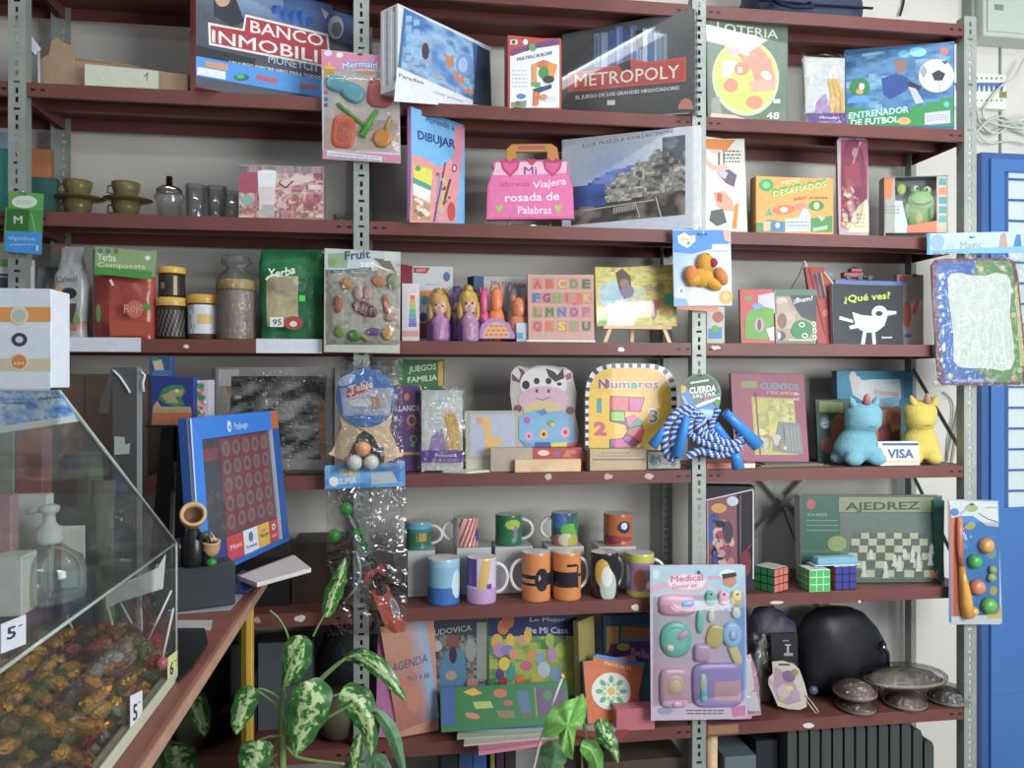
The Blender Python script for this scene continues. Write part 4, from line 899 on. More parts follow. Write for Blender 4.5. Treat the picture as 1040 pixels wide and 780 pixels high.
q, sf = soft_pack('chia_flour_bag', 'red pouch bag with green header card, above the long white paper strip', 'food bag', 90, 156, 252, zD, .03, .055, cf, M_BAG, seed=4)
def f_(A):
	A.poly([(97, 250), (157, 256), (154, 284), (96, 277)], '7f9c6a'); A.poly([(97, 270), (155, 276), (154, 284), (96, 278)], '3f8a3c'); A.text('Yerba', 99, 264, 118, 266, 8, 'dfe4c8', 1); A.text('Compuesta', 99, 271, 148, 273, 5, 'c9d2a0', 1)
	for k in range(3): A.ell(102 + k * 8, 255, 2.6, 2.8, '5a7458', 10)
	A.ell(150, 262, 2.6, 2.6, 'd4dccc', 8)
	A.ell(137, 314, 9, 9, 'b9604e', 16); A.text('Rojo', 126, 318, 146, 315, 9, 'c98a74', 1); A.ell(149, 312, 4.5, 4, '4f8a3a', 8); A.ell(137, 331, 6, 3, '3c2c2a', 9); A.ell(100, 318, 2.6, 10, '5a7a40', 9); A.poly([(111, 325), (155, 327), (153, 341), (112, 341)], 'a8442f'); A.line([(112, 284), (115, 290)], 2.5, 'e0c8c4')
decal(q, sf, f_, off=.03)
def jar(px0, px1, ytop, zb, d, body, lid, label, group=None, labfn=None, lidh=.24, bodym=None):
	pc = PY((px0 + px1) / 2, ytop, d); k = depth(pc) / FOC; r = (px1 - px0) / 2 * k; h = pc.z - zb
	q = thing('honey_jar', label, 'jar', (pc.x, pc.y, zb), group)
	b = MB(); hb = h * (1 - lidh); b.lathe((pc.x, pc.y, zb + .0005), [(r * .88, 0), (r * .95, .004), (r * .95, hb - .004), (r * .85, hb)], 28, (labfn or body)); b.build('jar_body', bodym or M_PLAST, parent=q)
	b = MB(); n = 40; b.lathe((pc.x, pc.y, zb + hb), [(r * .98, 0), (r, .001), (r, h - hb - .003), (r * .94, h - hb)], n, lambda j, a: lid); b.lathe((pc.x, pc.y, zb + hb + .002), [(r * 1.02, 0), (r * 1.02, .002)], n, lid, cap=False); b.build('jar_lid', M_PLAST, parent=q)
	return q, pc, r, zb, hb
def jar_label(q, pc, r, z0, z1, a0, a1, fn, n=20, m=6):
	b = MB(); vs = []; rr = r * .96
	for j in range(m + 1):
		for i in range(n + 1):
			a = a0 + (a1 - a0) * i / n; vs.append(V((pc.x + rr * math.cos(a), pc.y + rr * math.sin(a), z0 + (z1 - z0) * j / m)))
	b.mesh(vs, [(j * (n + 1) + i, j * (n + 1) + i + 1, (j + 1) * (n + 1) + i + 1, (j + 1) * (n + 1) + i) for j in range(m) for i in range(n)], [fn((i + .5) / n, 1 - (j + .5) / m) for j in range(m) for i in range(n)], True)
	b.build('jar_label', M_PRINT, parent=q)
q, pc, r, zb_, hb = jar(159, 190, 303, zD, .07, '2c2420', 'c9a030', 'dark honey jar with yellow lid, lower of the two stacked jars', 'yellow-lidded jars', lidh=.2)
jar_label(q, pc, r, zb_ + .01, zb_ + hb - .012, -PI * .72, -PI * .12, lambda u, v: '2a2624' if (int(u * 20) + int(v * 6)) % 3 else '6a6460')
zt_ = zb_ + (PY(174, 303, .07).z - zD) + .0006
q, pc, r, zb_, hb = jar(161, 188, 272, zt_, .072, '332a26', 'd0a428', 'dark honey jar with yellow lid, standing on top of another jar', 'yellow-lidded jars', lidh=.22)
jar_label(q, pc, r, zb_ + .006, zb_ + hb - .008, -PI * .8, -PI * .2, lambda u, v: 'a8926a' if .7 < u < .85 else ('7a7672' if .15 < u < .35 and .3 < v < .7 else '2e2a28'))
q, pc, r, zb_, hb = jar(191, 222, 300, zD, .07, '5f3f30', 'c9972e', 'honey jar with a white label and yellow-orange lid', 'yellow-lidded jars', lidh=.2)
jar_label(q, pc, r, zb_ + .018, zb_ + hb - .004, -PI * .84, -PI * .14, lambda u, v: 'c4a860' if (u - .62) ** 2 + (v - .5) ** 2 < .05 else ('8f98b4' if u < .35 and fbm(u * 30, v * 20) > .5 else 'c2c6cc'))
q, pc, r, zb_, hb = jar(222, 258, 285, zD, .05, None, 'c8a64a', 'tall pale brown jar with yellow lid in a grey plastic bag', None, labfn=lambda j, a: '94776a', lidh=.16)
jar_label(q, pc, r, zb_ + .004, zb_ + hb - .006, -PI, 0, lambda u, v: mix('94766a', 'b09a8c', fbm(u * 9, v * 3, 5)), n=24, m=10)
b = MB(); n = 18; prof = [(1.04, .0), (1.08, .5), (1.1, .86), (1.05, 1.0), (.62, 1.12), (.5, 1.2), (.75, 1.28), (.7, 1.38), (.4, 1.42)]
H = hb / .84; vs = []
for j, (rr, hh) in enumerate(prof):
	for k in range(n):
		a = 2 * PI * k / n; jj = 1 + (noise(k * .9, j * 1.7, 4) - .5) * (.12 if j < 4 else .5); vs.append(V((pc.x + r * rr * jj * math.cos(a), pc.y + r * rr * jj * math.sin(a), zb_ + .001 + H * hh)))
b.mesh(vs, [(j * n + k, j * n + (k + 1) % n, (j + 1) * n + (k + 1) % n, (j + 1) * n + k) for j in range(len(prof) - 1) for k in range(n)], 'ffffff', True)
b.build('plastic_bag', film('greyish_bag_film', tint='dcdcdc', refl=.05, rough=.3, wt=.05), parent=q)
def cfg(u, v):
	if v < .32: return mix('0f5a34', '1c7c48', fbm(u * 9, v * 14, 2))
	if .1 < u < .62 and .3 < v < .86: return mix('9a8f6c', 'c0b48c', fbm(u * 22, v * 24, 6))
	return mix('0d5030', '1a7040', fbm(u * 7, v * 9, 2))
def fs_(A):
	A.text('Yerba', 272, 281, 300, 277, 9, 'd8e0d4', 1.5, arc=-2); A.line([(270, 284), (276, 279), (284, 280)], 2, 'c8d4c8'); A.poly([(280, 286), (284, 281), (296, 283), (302, 297), (280, 294)], '94846c')
	A.rect(274, 322, 288, 332, 'd2d2ca'); A.text('95', 277, 330, 286, 330, 6, '30302c', 1); A.ell(298, 328, 10, 7, '9a4038', 14); A.ell(298, 329, 4, 3, 'd0c4bc', 8); A.rect(304, 300, 310, 306, '3cc84c')
q, sf = soft_pack('seed_bag', 'shiny green seed bag with clear window, above the right white paper strip', 'food bag', 262, 327, 252, zD, .03, .06, cfg, M_BAG, neck=lambda v: 1 - .12 * max(0, v - .8), seed=11)
decal(q, sf, fs_, off=.032)
q, sf = soft_pack('seed_bag', 'second shiny green seed bag partly hidden by the vegetable toy card', 'food bag', 316, 365, 256, zD, .09, .06, lambda u, v: mix('0d4c2c', '18693c', fbm(u * 7, v * 9, 3)) if v < .3 else mix('5a3c30', '0d4c2c', u * 2), M_BAG, seed=14)
# ================================================================== shelf D, middle bay
def f_(A, s):
	A.rect(419, 273, 459, 344, 'c0c4c6'); A.poly([(420, 271.5), (437, 272), (433, 278), (420, 277)], 'b04040'); A.text('NUEVO', 423, 276, 432, 276, 3, 'e0c8c8', 1); A.ell(453.5, 281, 3.6, 5, '58688c', 12); A.line([(432, 289), (447, 289)], 1, '9aa0b8'); A.poly([(425, 296), (455, 293), (455, 300), (428, 303)], 'd8943c')
	A.ell(431, 305, 4, 5, '4a8a98', 9); A.ell(430, 322, 4, 5, '5a4488', 9); A.rect(424, 328, 440, 344, '8f3040')
carton('baby_toy_box', 'white and dark red box behind the perfume doll bottles', 'toy box', 419, 460.5, 270, zD, .10, .10, .05, 'c0c4c6', '7c2430', art=f_)
carton('baby_toy_box', 'dark red panel box end left of the white toy box', 'toy box', 407.5, 418.6, 269, zD, .06, .10, .04, '7c2430')
def f_(A, s):
	A.rect(409, 291, 425, 344, 'c4bcc0'); A.rect(415, 298, 423, 334, 'cfc9c6')
	for k, cc in enumerate(('c86a58', 'c9a04a', '9ab44c', '58a870', '4a9ab0', '6a78b8', '7a58a8')): A.rect(416.5 - k * .25, 300 + k * 4.6, 421.5 + k * .25, 304.4 + k * 4.6, cc)
	A.rect(409, 336, 425, 342, 'c28a80')
carton('stacking_toy_box', 'slim white box with a rainbow stacking tower picture', 'toy box', 408, 426, 288, zD, .035, .035, .03, 'c4bcc0', art=f_)
def pdoll(px, top, d, hair, dress, dress2, label):
	pc = PY(px, top, d); k = depth(pc) / FOC; q = thing('doll_bottle', label, 'doll', (pc.x, pc.y, zD), 'small doll bottles'); z = zD + .0006; Hh = pc.z - z
	b = MB(); b.lathe((pc.x, pc.y, z), [(.0, 0), (.032, 0), (.034, .01), (.033, Hh * .30), (.026, Hh * .42), (.014, Hh * .5), (.012, Hh * .53)], 20, lambda j, a: dress2 if .6 < a < .9 else (dress if (int(a * 20) + j) % 3 else mix(dress, 'd8c0e0', .4))); b.build('dress', M_PLAST, parent=q)
	b = MB(); b.ball((pc.x, pc.y, z + Hh * .66), (.024, .022, .028), 'd9a890', 14, 10); b.ball((pc.x - .009, pc.y - .0195, z + Hh * .67), (.004, .003, .005), '3a4458', 8, 6); b.ball((pc.x + .009, pc.y - .0195, z + Hh * .67), (.004, .003, .005), '3a4458', 8, 6); b.ball((pc.x, pc.y - .021, z + Hh * .62), (.004, .002, .0015), 'b04858', 8, 5); b.build('head', M_PLAST, parent=q)
	b = MB(); b.ball((pc.x, pc.y + .004, z + Hh * .74), (.029, .026, .032), hair, 14, 10); b.ball((pc.x - .026, pc.y, z + Hh * .55), (.009, .01, .03), hair, 10, 8); b.ball((pc.x + .026, pc.y, z + Hh * .55), (.009, .01, .03), hair, 10, 8); b.ball((pc.x, pc.y, z + Hh * .93), (.014, .014, .014), hair, 10, 8); b.build('hair', M_PLAST, parent=q)
	b = MB(); n = 14; vs = []
	pr = [(.036, 0), (.039, .3), (.036, .8), (.012, 1.0)]
	for j, (rr, hh) in enumerate(pr):
		for kk in range(n): a = 2 * PI * kk / n; jj = 1 + (noise(kk, j, px) - .5) * .2; vs.append(V((pc.x + rr * jj * math.cos(a), pc.y + rr * jj * math.sin(a), z + Hh * 1.01 * hh)))
	b.mesh(vs, [(j * n + kk, j * n + (kk + 1) % n, (j + 1) * n + (kk + 1) % n, (j + 1) * n + kk) for j in range(3) for kk in range(n)], 'ffffff', True); b.build('clear_bag', M_FILM, parent=q)
pdoll(446, 293, .04, 'd0a048', '6f3a9a', 'b878b4', 'doll bottle with pale blond hair and purple skirt, left one')
pdoll(476, 290, .035, 'd8ac28', '6f3a9a', 'c08ab0', 'doll bottle with bright yellow hair and purple skirt, right one')
pdoll(463, 291, .11, '7a54a8', '5c3a8a', '8a60b0', 'doll bottle with violet hair behind the yellow-haired one')
def f_(A, s):
	A.rect(492, 281, 537, 344, 'b9b9b8'); A.text('SIN TITULOS', 498, 289, 534, 293, 4.5, 'a85860', 1.5); A.rect(492, 316, 537, 344, '9a8a7a')
carton('craft_kit_box', 'white box with dark blue side behind the orange and pink toys', 'toy box', 491, 538, 280, zD, .15, .13, .05, 'b9b9b8', '2c4a6c', art=f_)
carton('craft_kit_box', 'small dark blue box end beside the white craft box', 'toy box', 481, 491, 280.5, zD, .135, .15, .04, '2c4a6c')
def toylump(px, py, rx, ry, d, c, label, name='bath_toy', cat='toy', m=None, ears=True):
	p = PY(px, py, d); k = depth(p) / FOC
	zb = zD + .0008; top = p.z + ry * k; hh = top - zb
	b = MB(); b.ball((p.x, p.y, zb + hh * .34), (rx * k, rx * k * .7, hh * .34), c, 14, 10); b.ball((p.x, p.y - .004, zb + hh * .74), (rx * k * .7, rx * k * .6, hh * .26), c, 14, 10)
	if ears: b.ball((p.x - rx * k * .5, p.y, zb + hh * .95), (rx * k * .22, .005, hh * .1), c, 8, 6); b.ball((p.x + rx * k * .5, p.y, zb + hh * .95), (rx * k * .22, .005, hh * .1), c, 8, 6)
	for sx in (-1, 1): b.ball((p.x + sx * rx * k * .3, p.y - rx * k * .6, zb + hh * .78), (.002, .002, .003), '202028', 6, 5)
	b.build(name, m or M_PLAST, label=label, cat=cat)
toylump(491, 305, 6, 11, .085, 'c84878', 'small pink figure toy beside the yellow-haired doll bottle')
toylump(504, 310, 9, 18, .095, 'd8743c', 'orange figure toy right of the small pink figure')
toylump(527, 316, 11, 14, .075, 'c87a4c', 'orange-brown rounded toy next to the alphabet board')
toylump(522, 301, 8, 10, .12, 'a8a0a8', 'greyish toy figure behind the orange-brown toy')
s = face_on(484, 523, zD, .025, .025); q = thing('bath_ball_pack', 'low pack of orange scales-like sponge with lilac frill in front of toys', 'toy pack', s.at(s.w / 2, 0)); b = MB()
pts = [s.p(503.5 + 19 * math.cos(a) * (1 + .05 * math.sin(9 * a)), 344 - 21 * math.sin(a) * (1 + .05 * math.sin(11 * a))) for a in [PI * k / 20 for k in range(21)]]
pts = [p if p.z > zD else V((p.x, p.y, zD + .0005)) for p in pts]; b.prism(pts, -s.N * .02, '9f76b4'); A = Art(b, s)
A.poly([(489, 343.5)] + [(504 + 14 * math.cos(a), 343 - 16 * math.sin(a)) for a in [PI - PI * k / 12 for k in range(13)]], 'cf9a72')
for j in range(3):
	for k in range(5): A.ell(494 + k * 5 + (j % 2) * 2, 340 - j * 4.4, 2.2, 1.5, 'b87a58', 8)
b.build('sponge_card', M_PLAST, parent=q)
def f_(A, s): A.rect(525, 328, 536, 344, 'a9b4c0'); A.rect(525, 338, 531, 344, '3f8aa8')
carton('small_card', 'small pale card with blue corner against the alphabet board', 'card', 524.5, 536.3, 328, zD, .04, .04, .003, 'a9b4c0', art=f_, lean=6)
def f_(A, s):
	A.rect(537.5, 279, 603, 342, 'b78c80')
	rows = ['ABCDE', 'FGHIJK', 'LMNOP', 'QRSTU']; cl = ['b8484a', 'b8504a', 'c8a03c', '5f8a3c', '2f6a4c', '4660a8', '8f3a58', '5f9a3c', 'b84c40', 'c05c4c', 'c09c38', '6a8a3c', '2f7a44', '3c6ab0', '8f4a88', 'a85a7c', 'b84848', 'c86048', 'c9a838', '6f9a48', '3c6a5a']; k = 0
	for j, rw in enumerate(rows):
		n = len(rw)
		for i, ch in enumerate(rw):
			cx = 541 + 62 * (i + .5) / n - 1.5; cy = 293 + j * 14.3
			w = 4.1 if ch != 'I' else 1.5
			A.rect(cx - 5.2, cy - 10.3, cx + 5.2, cy + 1, 'a87a70'); A.text(ch, cx - w, cy - .6, cx + w, cy - .6, 8.6, cl[k % len(cl)], 4 if ch != 'I' else 4); k += 1
carton('alphabet_board', 'wooden puzzle board with coloured alphabet letters in four rows', 'puzzle board', 536.5, 604, 279, zD, .03, .03, .008, 'b78c80', '9a7468', art=f_, lean=5)
b = MB(); p = PY(535, 344, .01); b.box((p.x, .008, zD + .0006), (.21, 0, 0), (0, .012, 0), (0, 0, .006), 'c8ccce'); b.build('shrink_film_roll', M_FILMS if False else M_PLAST, label='thin pale clear strip lying in front of the alphabet board', cat='strip')
s = face_on(606, 688, zD, .03, .045, 6, .0); s.O = s.O + V((0, 0, PY(645, 331, .03).z - zD)); h = s.uv(645, 272)[1]
b = MB(); b.rbox(s.at(0, 0), s.U * s.w, -s.N * .01, s.V * h, 'b8a440', .001); A = Art(b, s)
jung = pal(['a8943c', 'c8b04a', '9aa048', 'd0b45a', '8a8a4a'], 5, 5, 41)
def fn(u, v):
	c = jung(u, v)
	if (u - .22) ** 2 * 3 + (v - .45) ** 2 * 2 < .12: c = pal(['6f98a8', '9ab4b4', '8aa4b8'], 5, 5, 4)(u, v)
	if (u - .28) ** 2 + (v - .83) ** 2 * .8 < .05: c = mix('b8bcae', 'c9d0c0', fbm(u * 4, v * 4))
	if .35 < u < .6 and .35 < v < .8: c = mix(c, pal(['7aa890', 'a8b490', '8f90a0', 'b8b478'], 9, 9, 5)(u, v), .7)
	return c
A.grid([(606.5, 273), (687, 268.5), (687, 329.5), (606.5, 332)], 36, 28, fn)
A.poly([(625, 277), (632, 273), (640, 280), (642, 300), (634, 304), (628, 292)], '4a3430'); A.ell(634, 288, 5, 5, '8a5a48', 9); A.ell(637, 296, 7, 7, '6a5878', 10); A.ell(665, 310, 5, 6, 'a85c70', 9); A.ell(679, 304, 6, 6, '4a9a8c', 10); A.ell(659, 292, 5, 4, '9a844c', 9); A.ell(664, 320, 3, 5, '8a5a5a', 8); A.ell(676, 318, 5, 4, 'b8944c', 9); A.poly([(608, 320), (618, 318), (616, 331), (607, 332)], '7f9a50')
jp = b.build('jungle_puzzle', M_GLOSSP, label='yellow jungle animals puzzle resting on the small wooden easel', cat='puzzle')
q = thing('mini_easel', 'little pale wooden easel holding the jungle puzzle', 'easel', (s.O.x + s.w / 2, .03, zD))
zb2 = s.O.z; b = MB(); xl_, xr_ = PY(611, 330, .03).x, PY(680, 330, .03).x
b.rbox((xl_, .008, zb2 - .012), (xr_ - xl_, 0, 0), (0, .028, 0), (0, 0, .010), 'b8a284', .001); b.build('easel_ledge', M_WOOD, parent=q)
for nm, (xa, xb) in (('leg', (xl_ + .022, xl_ + .006)), ('leg', (xr_ - .022, xr_ - .006))):
	b = MB(); b.prism([V((xa - .006, .012, zb2 - .012)), V((xb - .006, .010, zD + .001)), V((xb + .006, .010, zD + .001)), V((xa + .006, .012, zb2 - .012))], V((0, .009, 0)), 'b8a284'); b.build(nm, M_WOOD, parent=q)
b = MB(); xm = (xl_ + xr_) / 2; b.prism([V((xm - .006, .06, zb2 + .02)), V((xm - .006, .07, zD + .001)), V((xm + .006, .07, zD + .001)), V((xm + .006, .06, zb2 + .02))], V((0, .008, 0)), 'a89274'); b.build('leg', M_WOOD, parent=q)
def f_(A, s): A.rect(719, 312, 735, 344, 'b4b4b0'); A.ell(729, 322, 6, 6, 'a8685c', 10); A.poly([(719, 334), (733, 332), (733, 344), (719, 344)], '5a8ab0'); A.ell(726, 334, 4, 4, '6fa060', 8)
carton('picture_book', 'small white book with pictures seen below the duck card', 'book', 717.5, 736, 311, zD, .06, .08, .012, 'b4b4b0', '505866', art=f_)
# ================================================================== shelf D, right bay
def f_(A, s):
	A.poly([(754, 294), (776, 295), (765, 315), (754, 322)], 'b85050'); A.ell(761, 303, 4, 2.5, '6a9050', 9); A.poly([(770, 300), (786, 297), (787, 318), (770, 316)], 'b8b4bc'); A.poly([(757, 320), (770, 310), (786, 314), (784, 338), (778, 345), (756, 344)], '5f9a3c'); A.ell(771, 330, 5, 7, 'b490ac', 10); A.ell(771, 330, 2, 6, '6a4a50', 8); A.poly([(778, 334), (786, 332), (786, 346), (782, 346)], 'c8ccc0'); A.ell(769, 311, 6, 3, '7a8ac0', 9)
carton('picture_book', 'red and green picture book beside the Bum book', 'book', 752.5, 787, 293.5, zD, .04, .03, .012, 'b85050', '4a7a3a', art=f_, lean=5)
def f_(A, s):
	A.rect(788, 300, 829, 346, '9a8a7c'); A.rect(788, 294, 829, 301, '4f7060'); A.poly([(802, 300), (829, 300), (829, 328), (814, 322), (806, 310)], '3c4246'); A.text('¡Bum!', 806, 308, 825, 305, 5, 'c8ccc8', 1.3); A.ell(794, 306, 6, 4, 'b8a894', 10); A.ell(796, 318, 8, 11, 'a49284', 12); A.poly([(787, 320), (808, 316), (806, 334), (788, 334)], 'b09a86'); A.ell(794, 326, 5, 8, '7a5a52', 10); A.ell(793, 341, 5, 5, '4c4c58', 9); A.ell(791, 341, 2, 4, 'c8c8cc', 7)
	A.ell(814, 335, 11, 10, '2f7c40', 16)
	for x_, y_ in ((814, 330), (817, 341), (826, 329), (827, 336), (827, 343)): A.ring(x_, y_, 3 if x_ < 820 else 2, 2.6, 1, 'd4dcd4', '2f7c40')
	A.rect(800, 344.5, 825, 346.5, 'b8a89c')
carton('picture_book', 'dark and green comic book titled Bum', 'book', 787.5, 829.5, 294, zD, .035, .03, .012, '6a7a70', '3c5a4c', art=f_, lean=5)
s = face_on(817, 847, zD, .07, .05, 5, .02); h = s.uv(830, 271)[1]; q = thing('colouring_book', 'red colouring pencil pack leaning behind the Bum book', 'pack', s.at(s.w * .6, 0)); b = MB()
b.prism([s.p(817.5, 271), s.p(836, 271), s.p(847, 287), s.at(s.w, 0.001), s.at(s.w * .45, .001)], -s.N * .02, 'a8403c'); A = Art(b, s)
A.poly([(826, 279), (834, 276), (840, 303), (832, 303)], '36405c'); A.line([(834, 277), (839, 302)], 1.3, 'c0a040'); A.line([(829, 276), (834, 302)], 1.2, 'b8503c'); A.line([(822, 273), (838, 340)], 1.2, '7a2a30'); A.ell(838, 318, 3, 4, 'c86a58', 9); A.line([(837, 276), (846, 288)], 2, 'c4a890'); A.ell(843, 279, 3, 2, '6a88a0', 8); A.line([(817, 265), (820, 271)], 1.6, 'c8b8a8')
b.build('case_front', M_PRINT, parent=q)
b = MB(); b.tube([s.p(819, 262, -.01), s.p(812, 280, -.012), s.p(803, 294, -.012), s.p(802, 298, -.012)], .0013, '3a3a3e', 5); b.build('cord_loop', M_MATTE, parent=q)
def f_(A, s):
	A.rect(847, 290, 917, 349, '33383e')
	A.text('¿Qué ves?', 857, 307, 904, 303, 7, 'b4c83a', 2)
	w = 'c6cec8'
	A.poly([(865.5, 317), (875, 320), (886, 321), (892, 312), (899, 313), (901, 322), (898, 331), (890, 337), (882, 338), (873, 335), (868, 328)], w); A.ell(893, 318, 8, 7.5, w, 20); A.poly([(899, 315.5), (910, 316), (910, 319), (900, 321)], w)
	A.ell(892.5, 318.5, 3.6, 2.6, '33383e', 14)
	A.poly([(852.5, 321), (866, 325), (866, 328), (852, 324.5)], w); A.poly([(862, 331), (870, 329), (872, 333), (863, 334.5)], w); A.poly([(876.5, 336), (880, 336), (878, 350), (874, 349.5)], w); A.poly([(885, 336), (888.5, 336), (889.5, 349.5), (886, 350)], w)
	A.rect(895, 342, 906, 343.6, 'b4bab8')
carton('board_book', 'black board book ¿Qué ves? with a white bird on the cover', 'book', 847, 918, 289, zD, .03, .05, .016, '33383e', '9a9a94', art=f_, lean=3, m=M_GLOSSP)
b = MB(); s = face_on(848, 917, zD, .072, .085); u, v = s.uv(848, 291); b.box(s.at(0, 0, 0), s.U * s.w, -s.N * .03, s.V * (s.uv(880, 285)[1]), '5a74b0'); b.build('blue_box', M_PRINT, label='blue box just showing over the top of the bird book', cat='box'); zblue = zD + s.uv(880, 285)[1]
p = PY(868, 283, .085); q = thing('toy_truck', 'small dark red toy truck on the blue box behind the bird book', 'toy vehicle', (p.x, p.y, zblue)); z = zblue + .0008
b = MB(); b.rbox((p.x - .045, p.y - .012, z + .008), (.07, 0, 0), (0, .024, 0), (0, 0, .018), '8f3038', .003); b.rbox((p.x - .02, p.y - .012, z + .026), (.04, 0, 0), (0, .024, 0), (0, 0, .014), '8f3038', .003); b.build('truck_body', M_PLAST, parent=q)
b = MB(); b.rbox((p.x + .027, p.y - .01, z + .008), (.035, 0, 0), (0, .02, 0), (0, 0, .008), '34504c', .002); b.tube([V((p.x - .01, p.y, z + .042)), V((p.x + .05, p.y, z + .046))], .003, '34504c', 6); b.build('truck_bed', M_PLAST, parent=q)
for wx in (-.03, .01, .045): b = MB(); b.lathe((p.x + wx, p.y - .015, z + .0085), [(.0085, 0), (.0085, .006)], 14, '222226', ax=(0, 1, 0)); b.build('wheel', M_PLAST, parent=q)
def f_(A, s):
	A.rect(917, 280, 937, 348, 'a89c90'); A.ell(921, 319, 4.5, 14, 'b05a44', 12); A.ell(930, 312, 2.6, 8, 'b0604c', 10, rot=.3); A.ell(922, 341, 4, 2.4, '4a6aa8', 8); A.ell(917, 283, 4, 4, 'b04a50', 9); A.ell(929, 280, 3, 2, '5a6a60', 8)
carton('storybook_box', 'pale storybook with a red fox picture, right of the bird book', 'book', 911, 938, 279, zD, .11, .10, .02, 'a89c90', '8a8078', art=f_)
# ================================================================== shelf E
def f_(A, s):
	A.rect(219, 373, 337, 477, 'a9a8a2'); A.rect(222, 375, 243, 392, 'd6d6d2')
	def fn(u, v):
		n = fbm(u * 5, v * 9 + u * 3, 51); return mix('2f3030', 'a6a49e', (n - .3) * 2.3 + (.25 if .45 < v < .62 else -.1) + .1 * math.sin(v * 22))
	A.grid([(235, 382), (332, 382), (326, 467), (235, 464)], 34, 30, fn); A.rect(230, 392, 235, 399, 'b9905c'); A.poly([(323, 418), (330, 416), (331, 462), (325, 463)], 'b88444'); A.ell(326, 410, 4, 4, 'b88444', 9)
	A.line([(235, 404), (234, 420)], 1, '50504c'); A.rect(239, 402, 245, 405, 'd0d0cc')
q = thing('picture_set', 'large grey plastic-wrapped picture set with black and white photos behind blue coin board', 'picture box', (PY(275, 400, .1).x, .10, zE))
s = face_on(214, 338, zE, .08, .05, 2, .03); h = s.uv(276, 373)[1]; b = MB(); b.rbox(s.at(0, 0), s.U * s.w, -s.N * .03, s.V * h, '6c6c6c', .001); f_(Art(b, s), s); b.build('picture_box', M_PRINT, parent=q)
wrap(s, 0, 0, s.w, h, .005, q, M_FILM, seed=4)
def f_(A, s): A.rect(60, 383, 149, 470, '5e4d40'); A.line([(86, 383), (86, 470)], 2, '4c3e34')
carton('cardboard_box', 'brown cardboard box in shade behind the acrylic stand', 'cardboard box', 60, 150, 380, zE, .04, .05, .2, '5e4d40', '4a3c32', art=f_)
def f_(A, s):
	A.rect(405, 366, 445, 391, '35703f'); A.text('JUEGOS', 415, 378, 443, 375, 6, 'c9ccb8', 1.5); A.text('FAMILIA', 414, 389, 444, 386, 6, 'bfd0b8', 1.5); A.rect(445, 367, 450, 392, 'c09438')
carton('activity_book', 'green and yellow topped book behind the purple book', 'book', 404, 452, 365, zE, .12, .12, .015, '35703f', 'b88c34', art=f_, lean=3)
def f_(A, s):
	A.rect(400, 393, 427, 459, '5a3f74'); A.rect(404, 459, 427, 462, 'b8963c'); A.text('VILLANOS', 396, 418, 426, 417, 6, 'd0c4d8', 1.5); A.ring(418, 427, 5, 6, 2, 'b8843c', '5a3f74'); A.line([(413, 436), (418, 433), (424, 436)], 2, 'a83c68'); A.ring(420, 446, 4, 4, 1.5, '8f9a3c', '5a3f74'); A.ell(413, 403, 3, 4, 'b8743c', 8); A.rect(422, 396, 426, 406, '3f2c5a'); A.ell(419, 452, 3, 2, '4a9a8c', 8)
carton('activity_book', 'purple book partly hidden by the table tennis bag', 'book', 396, 428, 391, zE, .09, .09, .015, '5a3f74', 'b8963c', art=f_, lean=3)
bagged('party_favour_bag', 'clear bag with violet band leaning beside the purple book', 'toy pack', 425, 473, 392, 470, zE, .05, art_princess(425, 391, 473, 470, 0, ['d0a848', '9a7cb4']), lean=5)
def sheets(pp, z, n, th, cols, label, name, cat='paper'):
	b = MB(); zz = z + .0006
	for k in range(n):
		off = V(((hsh(k, 1) - .5) * .01, (hsh(k, 2) - .5) * .008, 0)); P = [V((x, y, zz)) + off for x, y in pp]
		b.prism([p + V((0, 0, th)) for p in P], V((0, 0, -th)), cols[k % len(cols)]); zz += th + .0001
	return b.build(name, M_PRINT, label=label, cat=cat), zz
def zpoly(pts, z): return [(PZ(x, y, z).x, PZ(x, y, z).y) for x, y in pts]
a_ = PY(443, 400, 0).x; b_ = PY(500, 400, 0).x
sheets([(a_ + .02, .03), (a_ + .09, -.004), (b_, .035), (b_ - .02, .09), (a_ + .04, .08)], zE, 4, .0012, ['c8c6be', 'b0aea8', 'd0cec8'], 'few loose whitish sheets lying at shelf edge before the giraffe plaque', 'loose_sheets')
def f_(A, s):
	A.rect(474, 418, 526, 467, '9a9a88'); A.rect(478, 420, 523, 463, '9fa4b8')
	A.poly([(488, 424), (498, 423), (499, 442), (510, 446), (511, 452), (504, 452), (504, 460), (500, 460), (499, 453), (497, 462), (493, 462), (492, 440)], 'c8a058'); A.poly([(483, 424), (491, 424), (490, 431), (485, 431)], 'c08a5c')
carton('wooden_plaque', 'small framed plaque with a yellow giraffe block shape', 'plaque', 473, 527, 417, zE, .07, .07, .012, 'a8a890', '8a8a70', art=f_, lean=6)
p0 = PY(498, 470, .03); p1 = PY(541, 470, .03); b = MB(); hz = PY(500, 455, .03).z - zE; b.rbox((p0.x, .028, zE + .0006), (p1.x - p0.x, 0, 0), (0, .035, 0), (0, 0, hz - .001), 'a39486', .0015)
b.build('wood_block', M_PRINT, label='flat greyish wooden block leaning low before the giraffe plaque', cat='wood block')
s = face_on(516, 588, zE, .09, .09, 4, .02); s.O = s.O + V((0, 0, PY(550, 455, .06).z - zE)); b = MB()
bs = Surf(s.at(0, 0, -.004), s.U, s.V)
b.prism([bs.p(*z) for z in [(519, 378), (527, 371), (538, 374), (545, 371), (560, 371), (568, 373), (575, 373), (581, 379), (583, 388), (586, 400), (584, 418), (588, 440), (586, 454), (560, 458), (530, 457), (520, 448), (520, 415), (518, 400)]], -s.N * .008, 'aaa4a0', '7c7674')
A = Art(b, bs)
